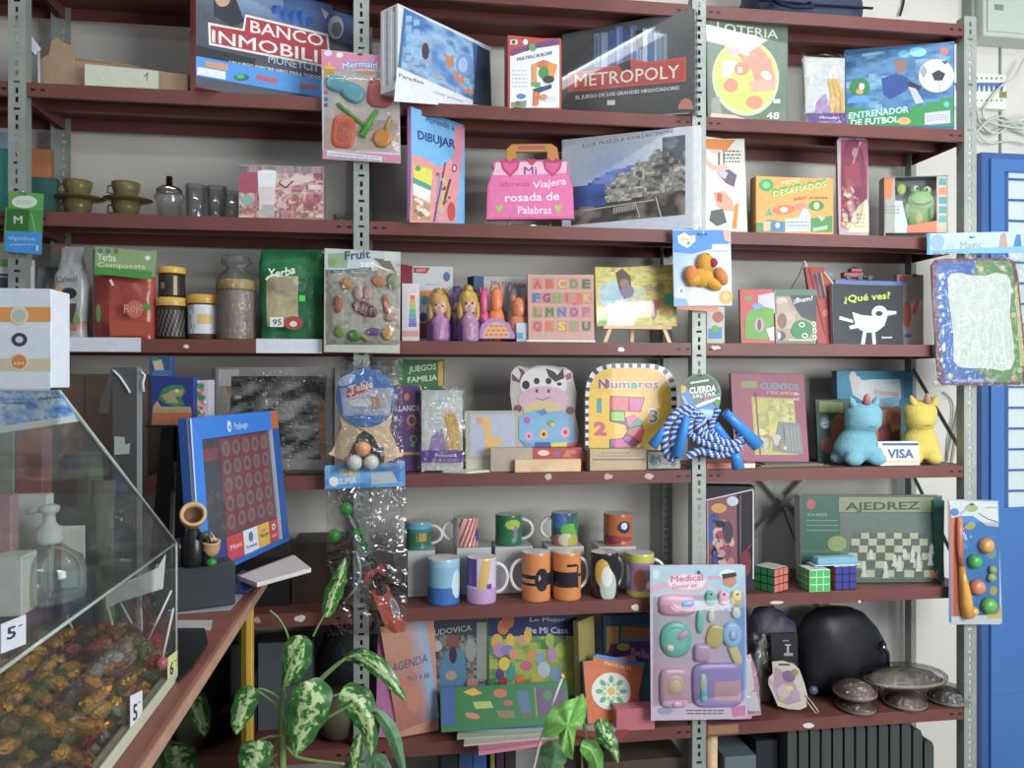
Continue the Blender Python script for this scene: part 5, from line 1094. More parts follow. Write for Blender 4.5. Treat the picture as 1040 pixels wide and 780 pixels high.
A.ell(527, 380, 7, 8, 'c4bcba', 14); A.poly([(520, 379), (527, 386), (529, 380), (526, 373), (532, 376), (534, 381), (528, 389), (520, 386)], '6a3c46'); A.ell(575, 382, 7, 7, 'c4bcba', 14); A.poly([(572, 388), (581, 384), (580, 378), (574, 381), (570, 386)], '8a5a66')
A.ell(552, 390, 24, 18, 'ccc6c4', 24); A.poly([(554, 374), (562, 377), (566, 381), (572, 374), (573, 384), (564, 388), (557, 382)], '3a3030')
A.ell(534, 391, 4, 4.5, '2c2628', 12); A.ell(545, 387, 3, 3.3, '2c2628', 12); A.ell(557, 387, 3, 3.3, '2c2628', 12); A.ell(568, 390, 2.6, 1.8, '2c2628', 10)
A.ell(552, 406, 26, 14, 'c49cb0', 24); A.ell(545, 397, 1.6, 2.2, '7c3a50', 9); A.ell(557, 397, 1.6, 2.2, '7c3a50', 9); A.line([(544, 404), (551, 406.5), (559, 403)], .8, '8a4a60'); A.ell(551, 417, 20, 10, 'c4ac74', 22)
A.poly([(527, 424), (534, 419), (546, 416), (556, 418), (570, 417), (579, 423), (584, 436), (582, 450), (572, 456), (535, 455), (527, 446)], '6f9ec0'); A.poly([(544, 418), (553, 415), (556, 420), (550, 422)], '4a7cae'); A.poly([(527, 446), (544, 452), (560, 450), (582, 450), (572, 456), (535, 455)], '5a8ab8')
A.ell(579, 417, 4, 4, '6a4046', 10); A.ell(526, 415, 4, 4, '6a4046', 10)
for (x, y, r, c1, c2) in ((535, 427, 3.4, 'b0448c', '8a70b8'), (537, 443, 4, 'd090b0', 'b03c58'), (552, 441, 4.5, 'd8a438', '6a3828'), (574, 439, 5, 'd894a8', 'c03848')): A.ell(x, y, r, r * 1.1, c1, 7); A.ell(x, y, r * .4, r * .5, c2, 8)
A.ell(559, 430, 4.5, 3.4, '6f8f48', 8); A.ell(561, 431, 2, 2, 'c8a840', 7); A.rect(543, 449, 559, 454, '34549a'); A.poly([(559, 450), (576, 449), (575, 454), (560, 454)], 'c8c03c'); A.poly([(577, 450), (588, 450), (593, 456), (577, 456)], 'c0504c')
b.build('cow_puzzle_board', M_PRINT, label='cow-shaped board with spotted face, pink snout and blue flowered body', cat='puzzle board')
def f_(A, s):
	A.rect(543, 455, 590, 466, 'a84444'); A.ell(552, 460, 6, 3, 'd0bcb0', 10); A.ell(566, 461, 4, 3, '8a5a8c', 8); A.ell(580, 459, 6, 2.5, 'c06a60', 8); A.poly([(571, 464), (576, 457), (580, 464)], 'b8784c')
carton('memory_game_box', 'low red toy box supporting the cow board', 'toy box', 541, 592, 454.5, zE, .055, .055, .06, 'a84444', '7c3030', art=f_)
def plank(xa, xb, ya, d, dep, label, c='c8aa84'):
	pa, pb = PY(xa, ya, d), PY(xb, ya, d); b = MB(); b.rbox((pa.x, d, zE + .0006), (pb.x - pa.x, 0, 0), (0, dep, 0), (0, 0, pa.z - zE), c, .001); b.build('wood_block', M_WOOD if c == 'c8aa84' else M_PRINT, label=label, cat='wood block')
plank(523, 590, 467.5, .005, .035, 'pale pine wood block at shelf edge below the cow board')
def f_(A, s): A.rect(602, 457, 655, 476, 'b39c7c'); A.rect(602, 466, 655, 467.4, '7c6c58'); A.line([(606, 463), (650, 463)], .8, '8f7c62'); A.lines(610, 458, 640, 462, 1, '9a8a70')
carton('wooden_game_box', 'small pale wooden box with sliding lid under the numbers book', 'box', 599, 657, 455.5, zE, .01, .01, .06, 'b39c7c', '8f7c62', art=f_)
def f_(A, s): A.rect(658, 462, 690, 474, 'a8a89a'); A.blobs(658, 461, 690, 474, ['6f9a78', 'b89cac', '8aa4b8', 'c9c4b4'], 18, (1, 2), 9)
q, _ = bagged('small_toys_pack', 'flat clear pack of pastel bits between numbers book and rope', 'toy pack', 656, 693, 459, 476, zE, .01, lambda A, s: A.blobs(659, 461, 690, 474, ['6f9a78', 'b89cac', '8aa4b8', 'c9c4b4'], 22, (1, 2.4), 9), thick=.01, lean=0)
s = face_on(594, 689, zE, .042, .042, 4, .02); s.O = s.O + V((0, 0, PY(640, 456.5, .04).z - zE)); b = MB()
def arch(x0, x1, yb, yt_, cx, n=16, sh=.5): return [(x0, yb)] + [((x0 + x1) / 2 + (x1 - x0) / 2 * math.copysign(abs(math.cos(a)) ** sh, math.cos(a)), yt_ + 34 - 34 * abs(math.sin(a)) ** .8) for a in [PI - PI * k / n for k in range(n + 1)]] + [(x1, yb)]
o1 = arch(594.5, 687.5, 457, 369, 641); b.prism([s.p(*z) for z in o1], -s.N * .02, 'c8c4bc', '6c6a6c'); A = Art(b, s)
i1 = arch(598, 681, 456.5, 373.5, 640)
for k in range(1, len(o1) - 1):
	pass
def dens(P, step):
	out = []; 
	for i in range(len(P) - 1):
		L = math.hypot(P[i + 1][0] - P[i][0], P[i + 1][1] - P[i][1]); n = max(1, int(L / step))
		out += [(P[i][0] + (P[i + 1][0] - P[i][0]) * j / n, P[i][1] + (P[i + 1][1] - P[i][1]) * j / n) for j in range(n)]
	return out
path = dens(arch(596.5, 684.5, 456, 371, 641, 40), .9); acc = 0; k = 0
for i in range(0, len(path) - 5, 9):
	A.line([path[i], path[min(i + 4, len(path) - 1)]], 5.2, '26262a')
A.poly(i1, 'd0a41c')
A.text('Numeros', 608, 394, 669, 394, 9, 'd4cec4', 5); A.text('N', 608, 394, 617, 394, 9, '7c2c48', 4); A.text('Numeros', 608.4, 394, 668.6, 394, 8.4, '8a4a68', 1)
A.text('e', 640.5, 394.2, 647, 394.2, 9, '2c9a90', 3)
A.text('1', 606, 418, 611, 418, 13, '2c8a88', 6); A.text('2', 603, 441, 616, 442, 13, 'b84860', 5); A.text('3', 658, 429, 669, 429, 14, 'd8d4cc', 6); A.text('3', 659, 428.6, 668, 428.6, 13, '7a7872', 1)
A.poly([(619.5, 402), (655, 403.5), (651, 418.5), (635, 418), (635, 424), (644, 421), (652, 428), (654, 438), (651, 449), (642, 455), (619, 455), (619, 446), (632, 445), (637, 438), (635, 432), (619, 428)], '5c3c3c')
A.poly([(620.5, 403), (638, 403.5), (638, 417), (620.5, 416.5)], 'c04c54'); A.poly([(639, 403.8), (654, 404.5), (650, 417.6), (640, 417.4)], 'b84880'); A.poly([(620.5, 418), (634, 418.6), (634, 427.5), (620.5, 427)], '78b030'); A.poly([(636, 424), (644, 421.8), (648, 424.5), (638, 433)], 'd0508c'); A.poly([(648.6, 425), (652.6, 431), (639, 434), (639, 432.5)], '2f9a7c'); A.poly([(639, 435.5), (653, 432.5), (652.6, 444), (649.5, 449), (637, 440)], 'c84c50'); A.poly([(636, 441.5), (648.5, 450), (642, 454.4), (633, 446)], '9c4488'); A.poly([(620, 446.5), (632, 446), (640, 454.5), (623, 454.5)], 'c0448c'); A.rect(619.6, 446.4, 621.8, 454.5, '2f8a8c')
b.build('numbers_book', M_GLOSSP, label='yellow arched numbers book titled Numeros with big coloured 5', cat='book')
def f_(A, s):
	A.poly([(747, 380), (812, 381), (819, 463), (752, 463)], '8a4458'); A.rect(753, 387, 769, 394, '8a7a50'); A.ell(761, 390, 7, 3, '6f8a50', 9); A.text('CUENTOS', 772, 395, 811, 396, 6.5, '5a8aa0', 2); A.text('Y SUS AMIGOS', 778, 400, 810, 401, 3, 'c8a890', 1)
	A.poly([(763, 403), (806, 405), (811, 462), (767, 462)], 'a3a04c'); A.grid([(765, 405), (805, 407), (809, 448), (767, 448)], 14, 14, pal(['a8a44a', 'b8b05a', '8f8f48', 'c0b878'], 5, 5, 3)); A.poly([(790, 428), (812, 430), (816, 462), (784, 458)], '6f7472'); A.blobs(768, 440, 800, 461, ['b89878', 'a8a498', '8a7a5c', 'c8c0ac'], 20, (.8, 1.6), 4)
	for k in range(5): A.line([(796 + k * 3.4, 432), (798 + k * 3.5, 458)], .7, '8f9490')
	A.line([(767, 398), (772, 462)], 1.5, '7a3c50'); A.lines(806, 398, 812, 408, 2, 'd8b8b8')
carton('storybook', 'maroon framed storybook with olive picture, right of the skipping rope', 'book', 746.5, 822, 379, zE, .10, .10, .012, '8a4458', '5c2c3c', art=f_, lean=7, top_at=760)
def f_(A, s): A.rect(720, 467, 754, 475, 'a86a50'); A.rect(756, 467, 766, 475, 'd0c8b8')
b = MB(); pa = PY(718, 470, .0); pb = PY(768, 470, 0); b.rbox((pa.x, .004, zE + .0006), (pb.x - pa.x, 0, 0), (0, .14, 0), (0, 0, .018), 'a8644c', .001); b.rbox((pa.x + .105, .0028, zE + .003), (pb.x - pa.x - .107, 0, 0), (0, .001, 0), (0, 0, .013), 'd8d0c0', .0003); b.build('flat_book', M_PRINT, label='thick orange and cream book lying flat right of the rope post', cat='book')
mz = zE + .0006
for k in range(3):
	b = MB(); P = [V((PY(768 + 5 * k, 470, .01).x, .006 + .006 * k, mz)), V((PY(846 - 6 * k, 470, .01).x, .03, mz)), V((PY(846 - 8 * k, 470, .01).x, .05, mz)), V((PY(768 + 5 * k, 470, .01).x, .088, mz))]
	b.prism([p + V((0, 0, .004)) for p in P], V((0, 0, -.004)), ['5c5450', '8a6a60', '4c4a4c'][k]); b.build('thin_magazine', M_PRINT, label=['lowest', 'middle', 'top'][k] + ' of three thin dark magazines flat before the maroon storybook', cat='magazine'); mz += .0046
def f_(A, s):
	A.rect(832, 406, 856, 466, '2f4a40'); A.poly([(832, 407), (856, 409), (856, 420), (832, 418)], '7f8a4c'); A.ell(838, 429, 6, 7, '5c7a8c', 12); A.ell(838, 430, 4, 5, 'b8c0c4', 10); A.ell(852, 436, 9, 16, '9a5c3c', 12); A.ell(842, 452, 9, 9, '7a5040', 12)
	for k in range(4): A.line([(833 + k * 1.2, 424 + k * 4), (845, 420 + k * 5)], .8, '3a6a70')
carton('storybook', 'dark green storybook half hidden behind the blue plush horse', 'book', 831, 870, 405.5, zE, .13, .13, .014, '2f4a40', '24382f', art=f_, lean=5)
def f_(A, s):
	A.rect(853, 378, 927, 418, '2f7690'); A.poly([(862, 381), (872, 382), (875, 386), (914, 385), (915, 404), (906, 415), (884, 412), (866, 401)], 'a8b0b4'); A.ell(890, 396, 20, 11, 'b0b8bc', 18); A.text('Princesas', 888, 401, 912, 402, 6, 'b07a7c', 1); A.ell(866, 381, 3.5, 4, 'b4b0b4', 8); A.ell(868, 388, 3.4, 3, 'c8a098', 8); A.poly([(893, 405), (912, 402), (913, 412), (898, 414)], '7aa8c4'); A.poly([(917, 382), (926, 384), (926, 405), (918, 405)], '2c5c78')
carton('game_box', 'teal framed box with a white cloud picture behind the plush horses', 'board game', 851.5, 928, 376.5, zE, .17, .19, .03, '2f7690', '24586c', art=f_, lean=2)
def f_(A, s):
	A.rect(890, 415, 915, 470, 'a86c48'); A.ell(899, 422, 6, 6, 'c09078', 10); A.poly([(892, 434), (903, 430), (908, 448), (892, 450)], '7c3440'); A.poly([(904, 440), (913, 436), (914, 456), (904, 452)], '5a3030'); A.ell(910, 425, 5, 6, 'a84c40', 10)
carton('storybook', 'orange-brown picture book seen between the two plush horses', 'book', 885, 916, 414, zE, .15, .15, .012, 'a86c48', '6c4430', art=f_, lean=3)
def plush(px0, px1, ytop, d, body, horn, label, flip=1, mane=None):
	pc = PY((px0 + px1) / 2, ytop, d); k = depth(pc) / FOC; W = (px1 - px0) * k; z = zE + .001; H = pc.z - z
	q = thing('plush_horse', label, 'plush toy', (pc.x, pc.y, zE))
	me = bpy.data.meshes.new('m'); bm_balls = []
	def B(x, y, zz, r, st=(1, 1, 1)): bm_balls.append((V((pc.x + x * W * flip, pc.y + y * W, z + zz * H)), r * W, st))
	mbd = bpy.data.metaballs.new('mb'); mbd.resolution = .006; mbd.render_resolution = .006; mbd.threshold = .1
	ob = bpy.data.objects.new('mb', mbd); col_main.objects.link(ob)
	B(-.02, .08, .22, .40); B(.0, .04, .36, .34); B(.02, .0, .50, .25); B(.04, -.04, .62, .32); B(.05, -.06, .76, .34); B(.07, -.17, .64, .25)
	for (x, y) in ((-.17, -.18), (.23, -.18), (-.24, .22), (.22, .26)): B(x, y, .06, .17); B(x * .85, y * .8, .17, .16)
	for p, r, st in bm_balls:
		e = mbd.elements.new(); e.co = p; e.radius = r * 1.12
	bpy.context.view_layer.update(); dg = bpy.context.evaluated_depsgraph_get()
	me = bpy.data.meshes.new_from_object(ob.evaluated_get(dg)); vs = [v.co.copy() for v in me.vertices]; fs = [tuple(p.vertices) for p in me.polygons]
	bpy.data.objects.remove(ob); bpy.data.metaballs.remove(mbd)
	x0 = min(v.x for v in vs); x1 = max(v.x for v in vs); zl = min(v.z for v in vs); zh = max(v.z for v in vs)
	for v in vs: v.x = pc.x + ((v.x - x0) / (x1 - x0) - .5) * W; v.z = z + (v.z - zl) / (zh - zl) * H * .9
	b = MB(); b.mesh(vs, fs, body, True); b.build('plush_body', M_FLEECE, parent=q)
	for sx in (-1, 1):
		b = MB(); c0 = V((pc.x + (.04 * flip + sx * .2) * W, pc.y - .02, z + H * .80)); b.tube([c0, c0 + V((sx * .012, 0, .022)), c0 + V((sx * .018, 0, .038))], [.014, .011, .003], body, 10); b.build('ear', M_FLEECE, parent=q)
	b = MB(); c0 = V((pc.x + .03 * W * flip, pc.y - .035, z + H * .86)); b.tube([c0, c0 + V((0, -.004, .026)), c0 + V((0, -.006, .034))], [.013, .009, .002], horn, 10); b.build('horn', M_FLEECE, parent=q)
	b = MB()
	ys = [v for v in vs if abs(v.z - (z + H * .62)) < H * .06]; yf = min(v.y for v in ys) if ys else pc.y - .05
	for sx in (-.12, .16): b.ball((pc.x + (.08 * flip + sx) * W, yf + .008, z + H * .60), (.0022, .0022, .003), '40505a', 8, 6)
	b.tube([V((pc.x + (.02 * flip) * W, yf + .003, z + H * .555)), V((pc.x + .08 * flip * W, yf, z + H * .548)), V((pc.x + (.16 * flip) * W, yf + .003, z + H * .555))], .0012, '5a7080', 5)
	b.build('face_stitching', M_MATTE, parent=q); return q
plush(848, 896, 400, .05, '74b0c2', 'c0707c', 'light blue plush horse with a pink tuft, left of the VISA sign', 1)
plush(914, 957, 399, .06, 'd6c050', 'c09080', 'yellow plush horse with a pink horn, right of the VISA sign', -1)
def f_(A, s):
	A.rect(895, 449, 933, 471, 'c2c8c0'); A.rect(896, 450, 932.5, 452.5, '3a4f88'); A.text('VISA', 901, 465, 928, 465, 9, '3a5590', 3); A.rect(896, 467.5, 932.5, 470, 'c8b070')
carton('card_payment_sign', 'small white VISA sign with blue and gold stripes between plush horses', 'sign', 894, 934.5, 448, zE, .008, .008, .006, 'c2c8c0', art=f_, lean=10)
# ================================================================== shelf F: mugs and white boxes
def white_box(x0, x1, yt, d, dep, label, c='b4b4b6'):
	pa, pb = PY(x0, yt, d), PY(x1, yt, d); h = pa.z - zF; b = MB(); b.rbox((pa.x, d, zF + .0006), (pb.x - pa.x, 0, 0), (0, dep, 0), (0, 0, h), c, .001); b.build('mug_carton', M_PRINT, label=label, cat='box', group=None); return zF + .0006 + h
def mug(px0, px1, ytop, zb, d, art, hside, label, inner='c8c8c6', base='c4c4c0', has=.0):
	pc = PY((px0 + px1) / 2, ytop, d); k = depth(pc) / FOC; r = (px1 - px0) / 2 * k; h = pc.z - zb; z = zb + .0006
	q = thing('mug', label, 'mug', (pc.x, pc.y, zb), None)
	n = 120; m = 36; a_cam = math.atan2(CAM.y - pc.y, CAM.x - pc.x)
	b = MB(); vs = []; fs = []; cs = []
	for j in range(m + 1):
		for i in range(n): a = 2 * PI * i / n; rr = r * (.97 if j in (0, m) else 1); vs.append(V((pc.x + rr * math.cos(a), pc.y + rr * math.sin(a), z + h * j / m)))
	for j in range(m):
		for i in range(n):
			a = 2 * PI * (i + .5) / n - a_cam; a = (a + PI) % (2 * PI) - PI
			fs.append((j * n + i, j * n + (i + 1) % n, (j + 1) * n + (i + 1) % n, (j + 1) * n + i)); cs.append(art(a / (PI * .5), 1 - (j + .5) / m))
	b.mesh(vs, fs, cs, True)
	b.lathe((pc.x, pc.y, z), [(r * .97, h), (r * .92, h - .001), (r * .90, .006), (0.0, .005)], n, inner)
	b.lathe((pc.x, pc.y, z), [(r * .97, 0), (0, .0002)], n, base, cap=False)
	b.build('mug_body', M_CERAM, parent=q)
	b = MB(); aH = math.atan2(CR.y, CR.x) + (0 if hside > 0 else PI) + has; dx = V((math.cos(aH), math.sin(aH), 0)); c0 = V((pc.x, pc.y, z))
	b.tube([c0 + dx * (r * (.93 + .86 * math.sin(PI * t))) + V((0, 0, h * (.5 + .33 * math.cos(PI * t)))) for t in [q_ / 12 for q_ in range(13)]], .0055, inner, 8); b.build('mug_handle', M_CERAM, parent=q)
	return q
zt1 = white_box(414, 442, 560, .12, .1, 'white carton block under the sea-green striped mug')
zt2 = white_box(464, 499, 557, .12, .1, 'white carton block under the red and white mug')
zt3 = white_box(503, 541, 556, .12, .1, 'white carton block under the dark green mug')
zt4 = white_box(556, 593, 556, .12, .1, 'white carton block under the blue and green mug')
zt5 = white_box(608, 646, 556, .12, .1, 'white carton block under the orange mug with an eye')
def blob_art(base, spots, bands=()):
	base = C(base)
	def f(u, v):
		c = base
		for (v0, v1, cc) in bands:
			if v0 <= v < v1: c = C(cc)
		for (su, sv, ru, rv, cc) in spots:
			if ((u - su) / ru) ** 2 + ((v - sv) / rv) ** 2 < 1: c = C(cc)
		return c
	return f
mug(411, 438, 529, zt1, .165, lambda u, v: (C('5c9ab4') if v < .25 else C('2f7a6c') if (v < .4 or v > .85) else C('c8983c') if abs(u - .15) < .3 and .4 < v < .7 and int(u * 20) % 2 else C('2f6a48')), 1, 'mug with blue-green bands behind the light blue lower mug')
mug(460, 486, 525, zt2, .165, lambda u, v: C('c0bcc0') if u < -.35 else mix('b03840' if int(u * 9 + v * 5) % 2 else 'c8b0a0', '3c4a8c', 1 if u > .55 and .4 < v < .8 else 0), -1, 'white mug with red comic print, upper row')
mug(503, 530, 522, zt3, .165, blob_art('1f7048', [(.25, .3, .42, .16, '9ab434'), (.35, .6, .1, .28, '8a6a90')]), 1, 'dark green mug with yellow-green lettering blob, upper row')
mug(560, 587, 520, zt4, .165, blob_art('3a5a6c', [(-.4, .2, .5, .25, '4a78b4'), (-.3, .85, .5, .2, 'b07a60'), (.3, .5, .5, .2, '5fae3c'), (.05, .8, .35, .2, 'ccc4a8'), (.5, .85, .35, .2, 'a8a83c'), (.8, .3, .3, .3, '2f7a5a')]), -1, 'blue and green patchwork mug, upper row')
mug(613, 642, 521, zt5, .165, blob_art('b86030', [(-.3, .8, .55, .14, '8a2c48'), (.3, .78, .5, .08, '9c3c40'), (.3, .4, .32, .2, '2c3450'), (.3, .36, .16, .11, 'c8d0dc')]), 1, 'orange mug with one round eye and a wide grin, upper row', has=1.2)
zf = zF
mug(434, 467, 566, zf, .055, lambda u, v: C('b9ccd4') if (u - .6) ** 2 / .07 + (v - .55) ** 2 / .1 < 1 else (C('88b4cc') if v < .18 else C('7aaac4') if v < .6 else C('3068b0')), 1, 'light and deep blue mug at the left end of the lower row', has=1.35)
mug(474, 504, 565, zf, .05, lambda u, v: C('b490c0') if v > .68 else (C('5a3f8c') if (u < -.2 and v < .62) or (abs(u - .35) < .12 and v > .55) else C('c9a458') if abs(u - (-.1 + .35 * (1 - v))) < .22 else C('c0b4cc')), 1, 'lilac and white mug with purple patches, lower row', has=.2)
cat1 = blob_art('cc7c3c', [(.28, .54, .34, .24, '282430'), (.14, .5, .07, .05, 'a8a0a8'), (.42, .5, .07, .05, 'a8a0a8')])
mug(530, 559, 560, zf, .05, lambda u, v: C('282430') if u < .1 and (.44 < v < .52 or .6 < v < .68) and u > -.85 else (C('282430') if u > .3 and .42 < v < .66 else cat1(u, v)), -1, 'orange mug with a black cat face, lower row left of its twin')
mug(561.5, 590, 560, zf, .05, lambda u, v: C('282430') if (u < .55 and .40 < v < .72) or (.0 < u < .5 and .22 < v < .27) or (.5 < u < .6 and .25 < v < .75) or (u > .55 and .44 < v < .5) else C('cc7c3c'), 1, 'orange mug with black cat body and tail, lower row', has=.5)
mug(600, 628, 560, zf, .05, blob_art('24242c', [(-.1, .42, .38, .3, 'c9a438'), (.2, .72, .42, .34, 'a8b4b0'), (.12, .5, .26, .22, 'd0d0c8')], ()), 1, 'black mug with yellow-haired white figure, lower row', has=.6)
mug(636, 664, 561, zf, .05, blob_art('9a7aa4', [(.0, .6, .28, .26, 'a05a3c'), (.6, .5, .2, .2, '3c6a8c'), (-.7, .5, .2, .25, 'd0ccc4'), (.55, .72, .25, .1, 'd8d8d0')], ((0, .2, 'b4b43c'), (.86, 1.01, 'b4b43c'))), 1, 'yellow-rimmed lilac mug at the right end of the lower row')
def f_(A, s):
	A.poly([(717, 507), (765, 497), (765, 590), (717, 588)], '332c34'); A.poly([(717, 508), (748, 502), (749, 589), (717, 588)], '8a5a64')
	A.blobs(719, 520, 746, 586, ['c07a7c', 'a84a54', 'd0a8a4', '4a5a90', '3c3440', 'b89898'], 60, (.6, 1.6), 31); A.ell(730, 516, 8, 5, 'd09a50', 12); A.ell(744, 509, 6, 5, 'c0ccd8', 12); A.poly([(718, 526), (724, 524), (724, 550), (719, 552)], '4660a4'); A.ell(739, 540, 5, 12, '4c4650', 10); A.line([(752, 503), (752, 588)], 1, '7c747c'); A.line([(757, 560), (764, 552)], 1.4, '8a3c50'); A.ell(757, 572, 6, 14, '7a3448', 10); A.line([(717, 508), (765, 497)], 1.2, 'd0d0d4'); A.line([(765, 498), (765, 588)], 1.4, 'c4c4c8'); A.line([(718.5, 510), (719, 588)], 1, 'b0a8b0')  # last pale edge lines paint in the reflections of the plastic wrap
carton('action_toy_box', 'shiny dark and red toy box right of the centre upright', 'toy box', 716, 766.5, 494, zF, .06, .02, .06, '332c34', '1d1a20', art=f_, m=M_SHRINK, top_at=766)
def rubik(px0, px1, yt, d, rot, front, right, label, top='c8c8c0', zb=None):
	pc = PY((px0 + px1) / 2, yt, d); k = depth(pc) / FOC; S = (px1 - px0) * k / (abs(math.cos(rot)) + abs(math.sin(rot))) ; z = (zb or zF) + .0006
	q = thing('puzzle_cube', label, 'puzzle cube', (pc.x, pc.y, z)); ux = V((math.cos(rot), math.sin(rot), 0)); uy = V((-math.sin(rot), math.cos(rot), 0)); c0 = V((pc.x, pc.y, z)) - ux * S / 2 - uy * S / 2
	b = MB(); b.rbox(c0, ux * S, uy * S, V((0, 0, S)), '20222a' if top != 'w' else 'c8ccc8', .001); b.build('cube_body', M_PLAST, parent=q)
	b = MB(); g = S / 3
	for i in range(3):
		for j in range(3):
			b.box(c0 + ux * (g * i + g * .07) + V((0, 0, g * j + g * .07)) - uy * .0006, ux * g * .86, uy * .0006, V((0, 0, g * .86)), front)
			b.box(c0 + ux * S + uy * (g * i + g * .07) + V((0, 0, g * j + g * .07)), ux * .0006, uy * g * .86, V((0, 0, g * .86)), right)
			b.box(c0 + uy * (g * i + g * .07) + V((0, 0, g * j + g * .07)) - ux * .0006, ux * .0006, uy * g * .86, V((0, 0, g * .86)), right)
			b.box(c0 + ux * (g * i + g * .07) + uy * (g * j + g * .07) + V((0, 0, S)), ux * g * .86, uy * g * .86, V((0, 0, .0006)), 'c8c8c0')
	b.build('colour_stickers', M_PLAST, parent=q); return z + S + .0006
rubik(767, 799, 575, .05, .5, 'c8685c', '2f8a4c', 'puzzle cube showing green and salmon red sides, left of three')
rubik(816, 838, 577, .03, 0, '2fae4c', '2fae4c', 'puzzle cube with bright green front and white frame', top='w')
zc_ = rubik(841, 864, 574, .045, 0, '3a3c8c', 'b03c40', 'puzzle cube with dark blue front, right of the green one')
b = MB(); pa = PY(779, 560, .13); b.rbox((pa.x, .12, zF + .0006), (.075, 0, 0), (0, .05, 0), (0, 0, .045), '7c4a48', .002); b.rbox((pa.x - .0, .118, zF + .046), (.05, .0, 0), (0, .05, 0), (0, 0, .008), '5a7480', .002); b.build('small_game_box', M_PRINT, label='small dull red box with grey-blue lid behind the green and salmon cube', cat='box')
b = MB(); pa = PY(826, 566, .03); pb = PY(872, 566, .03); b.rbox((pa.x, .02, zc_ + .0004), (pb.x - pa.x, 0, 0), (0, .05, 0), (0, 0, .003), 'b8c8c8', .0005); b.rbox((pa.x + .01, .021, zc_ + .0034), ((pb.x - pa.x) * .9, 0, 0), (0, .04, 0), (0, 0, .022), '6fa4c0', .004)
b.build('blister_pack', M_PLAST, label='flat blue and clear blister pack lying on top of the puzzle cubes', cat='toy pack')
def f_(A, s):
	A.rect(815, 503, 852, 588, '2f5a48'); A.rect(852, 503, 952, 590, '3f5a50'); A.rect(852, 505, 948, 520, '7a8462'); A.rect(853, 521, 945, 588, '56655e')
	A.text('AJEDREZ', 858, 518, 934, 517, 8, '39402c', 2); A.ell(823.5, 512, 5, 5, 'a8485c', 9); A.text('CHESS', 820, 524, 840, 524, 3, '7f9a88', 1)
	for k in range(3): A.rect(819, 528 + k * 5, 851, 529 + k * 5, '5a8a74')
	for j in range(6):
		for i in range(9):
			t = j / 6; w = 74 + 18 * t; x0 = 903 - w / 2 + w * i / 9; x1 = x0 + w / 9; y0 = 541 + 8 * j * (.7 + .3 * t); y1 = y0 + 7
			A.poly([(x0, y0), (x1, y0), (x1, y1), (x0, y1)], '9a9c80' if (i + j) % 2 else '4a5850')
	A.ell(850, 552, 10, 8, '7a8a50', 12)
	for (x, y, hh) in ((884, 568, 10), (913, 580, 16), (899, 587, 17), (926, 571, 14), (944, 574, 16), (932, 580, 20), (908, 575, 12), (877, 586, 16), (918, 566, 9), (945, 562, 10)):
		A.poly([(x - 3.4, y), (x - 1.6, y - hh * .4), (x - 2.4, y - hh * .6), (x - 1, y - hh), (x + 1, y - hh), (x + 2.4, y - hh * .6), (x + 1.6, y - hh * .4), (x + 3.4, y)], 'a8b0a4')
	A.poly([(946, 507), (958, 508), (957, 590), (950, 590)], '2f5c54'); A.poly([(942, 578), (947, 582), (952, 577), (950, 584), (953, 588), (947, 586), (943, 588), (945, 583)], 'b0605c')
carton('board_game_box', 'dark green AJEDREZ chess game box with white pieces pictured', 'board game', 814, 959.5, 503.5, zF, .10, .04, .05, '3f5a50', 'a8b4b0', art=f_, lean=3, m=M_GLOSSP)
# ================================================================== shelf G
def f_(A, s):
	A.grid([(386, 637), (430, 630), (445, 728), (404, 744)], 16, 22, lambda u, v: mix(mix('b07c64', '9a5c4c', v), '8f9cb8', max(0, (u - .55) * 2.2) * (1.2 - v * .5)))
	A.poly([(428, 631), (432, 630), (446, 728), (436, 732)], '7a9ab8'); A.text('AGENDA', 398, 683, 434, 672, 9, '4c4c68', .6); A.text('2018', 412, 692, 436, 688, 5, '5a5a74', .6); A.ell(408, 695, 8, 5, 'b4604a', 10, rot=-.4); A.ell(420, 710, 9, 14, 'a86c58', 12)
carton('diary_book', 'warm coloured AGENDA diary leaning with pink spine', 'book', 402, 446, 629, zG, .035, .07, .02, 'b07c64', 'b86a94', art=f_, lean=9, top_at=420)
b = MB(); s = face_on(381, 402, zG, .05, .04, 8, .02); b.rbox(s.at(0, 0), s.U * s.w * .9, -s.N * .02, s.V * s.uv(384, 640)[1], 'b86c9c', .001); b.build('diary_book', M_PRINT, label='pink-edged book directly left of the AGENDA diary', cat='book')
def f_(A, s):
	A.rect(430, 629, 494, 706, '3a3f48'); A.grid([(431, 645), (493, 645), (493, 706), (431, 706)], 20, 22, pal(['4a4848', '7a7a78', '2c3038', '8a8680', '5a5048'], 8, 8, 61)); A.text('LUDOVICA', 437, 646, 479, 640, 6, 'a8b0ac', .8)
	A.poly([(452, 662), (462, 656), (472, 662), (474, 690), (466, 702), (448, 702), (446, 680)], '4a7a98'); A.ell(460, 652, 7, 8, '7c4a3c', 12); A.ell(460, 665, 4, 9, '3c2c34', 10); A.ell(444, 656, 5, 6, 'a8a4a0', 9); A.ell(478, 660, 6, 12, '8a8c88', 10); A.ell(458, 686, 6, 5, 'a88a7c', 9); A.ell(480, 694, 6, 6, 'a07a6c', 9); A.rect(484, 632, 494, 690, '868a84')
carton('magazine', 'LUDOVICA magazine with a blue dressed figure between posters', 'magazine', 429, 495, 628, zG, .12, .12, .008, '3a3f48', art=f_, lean=7)
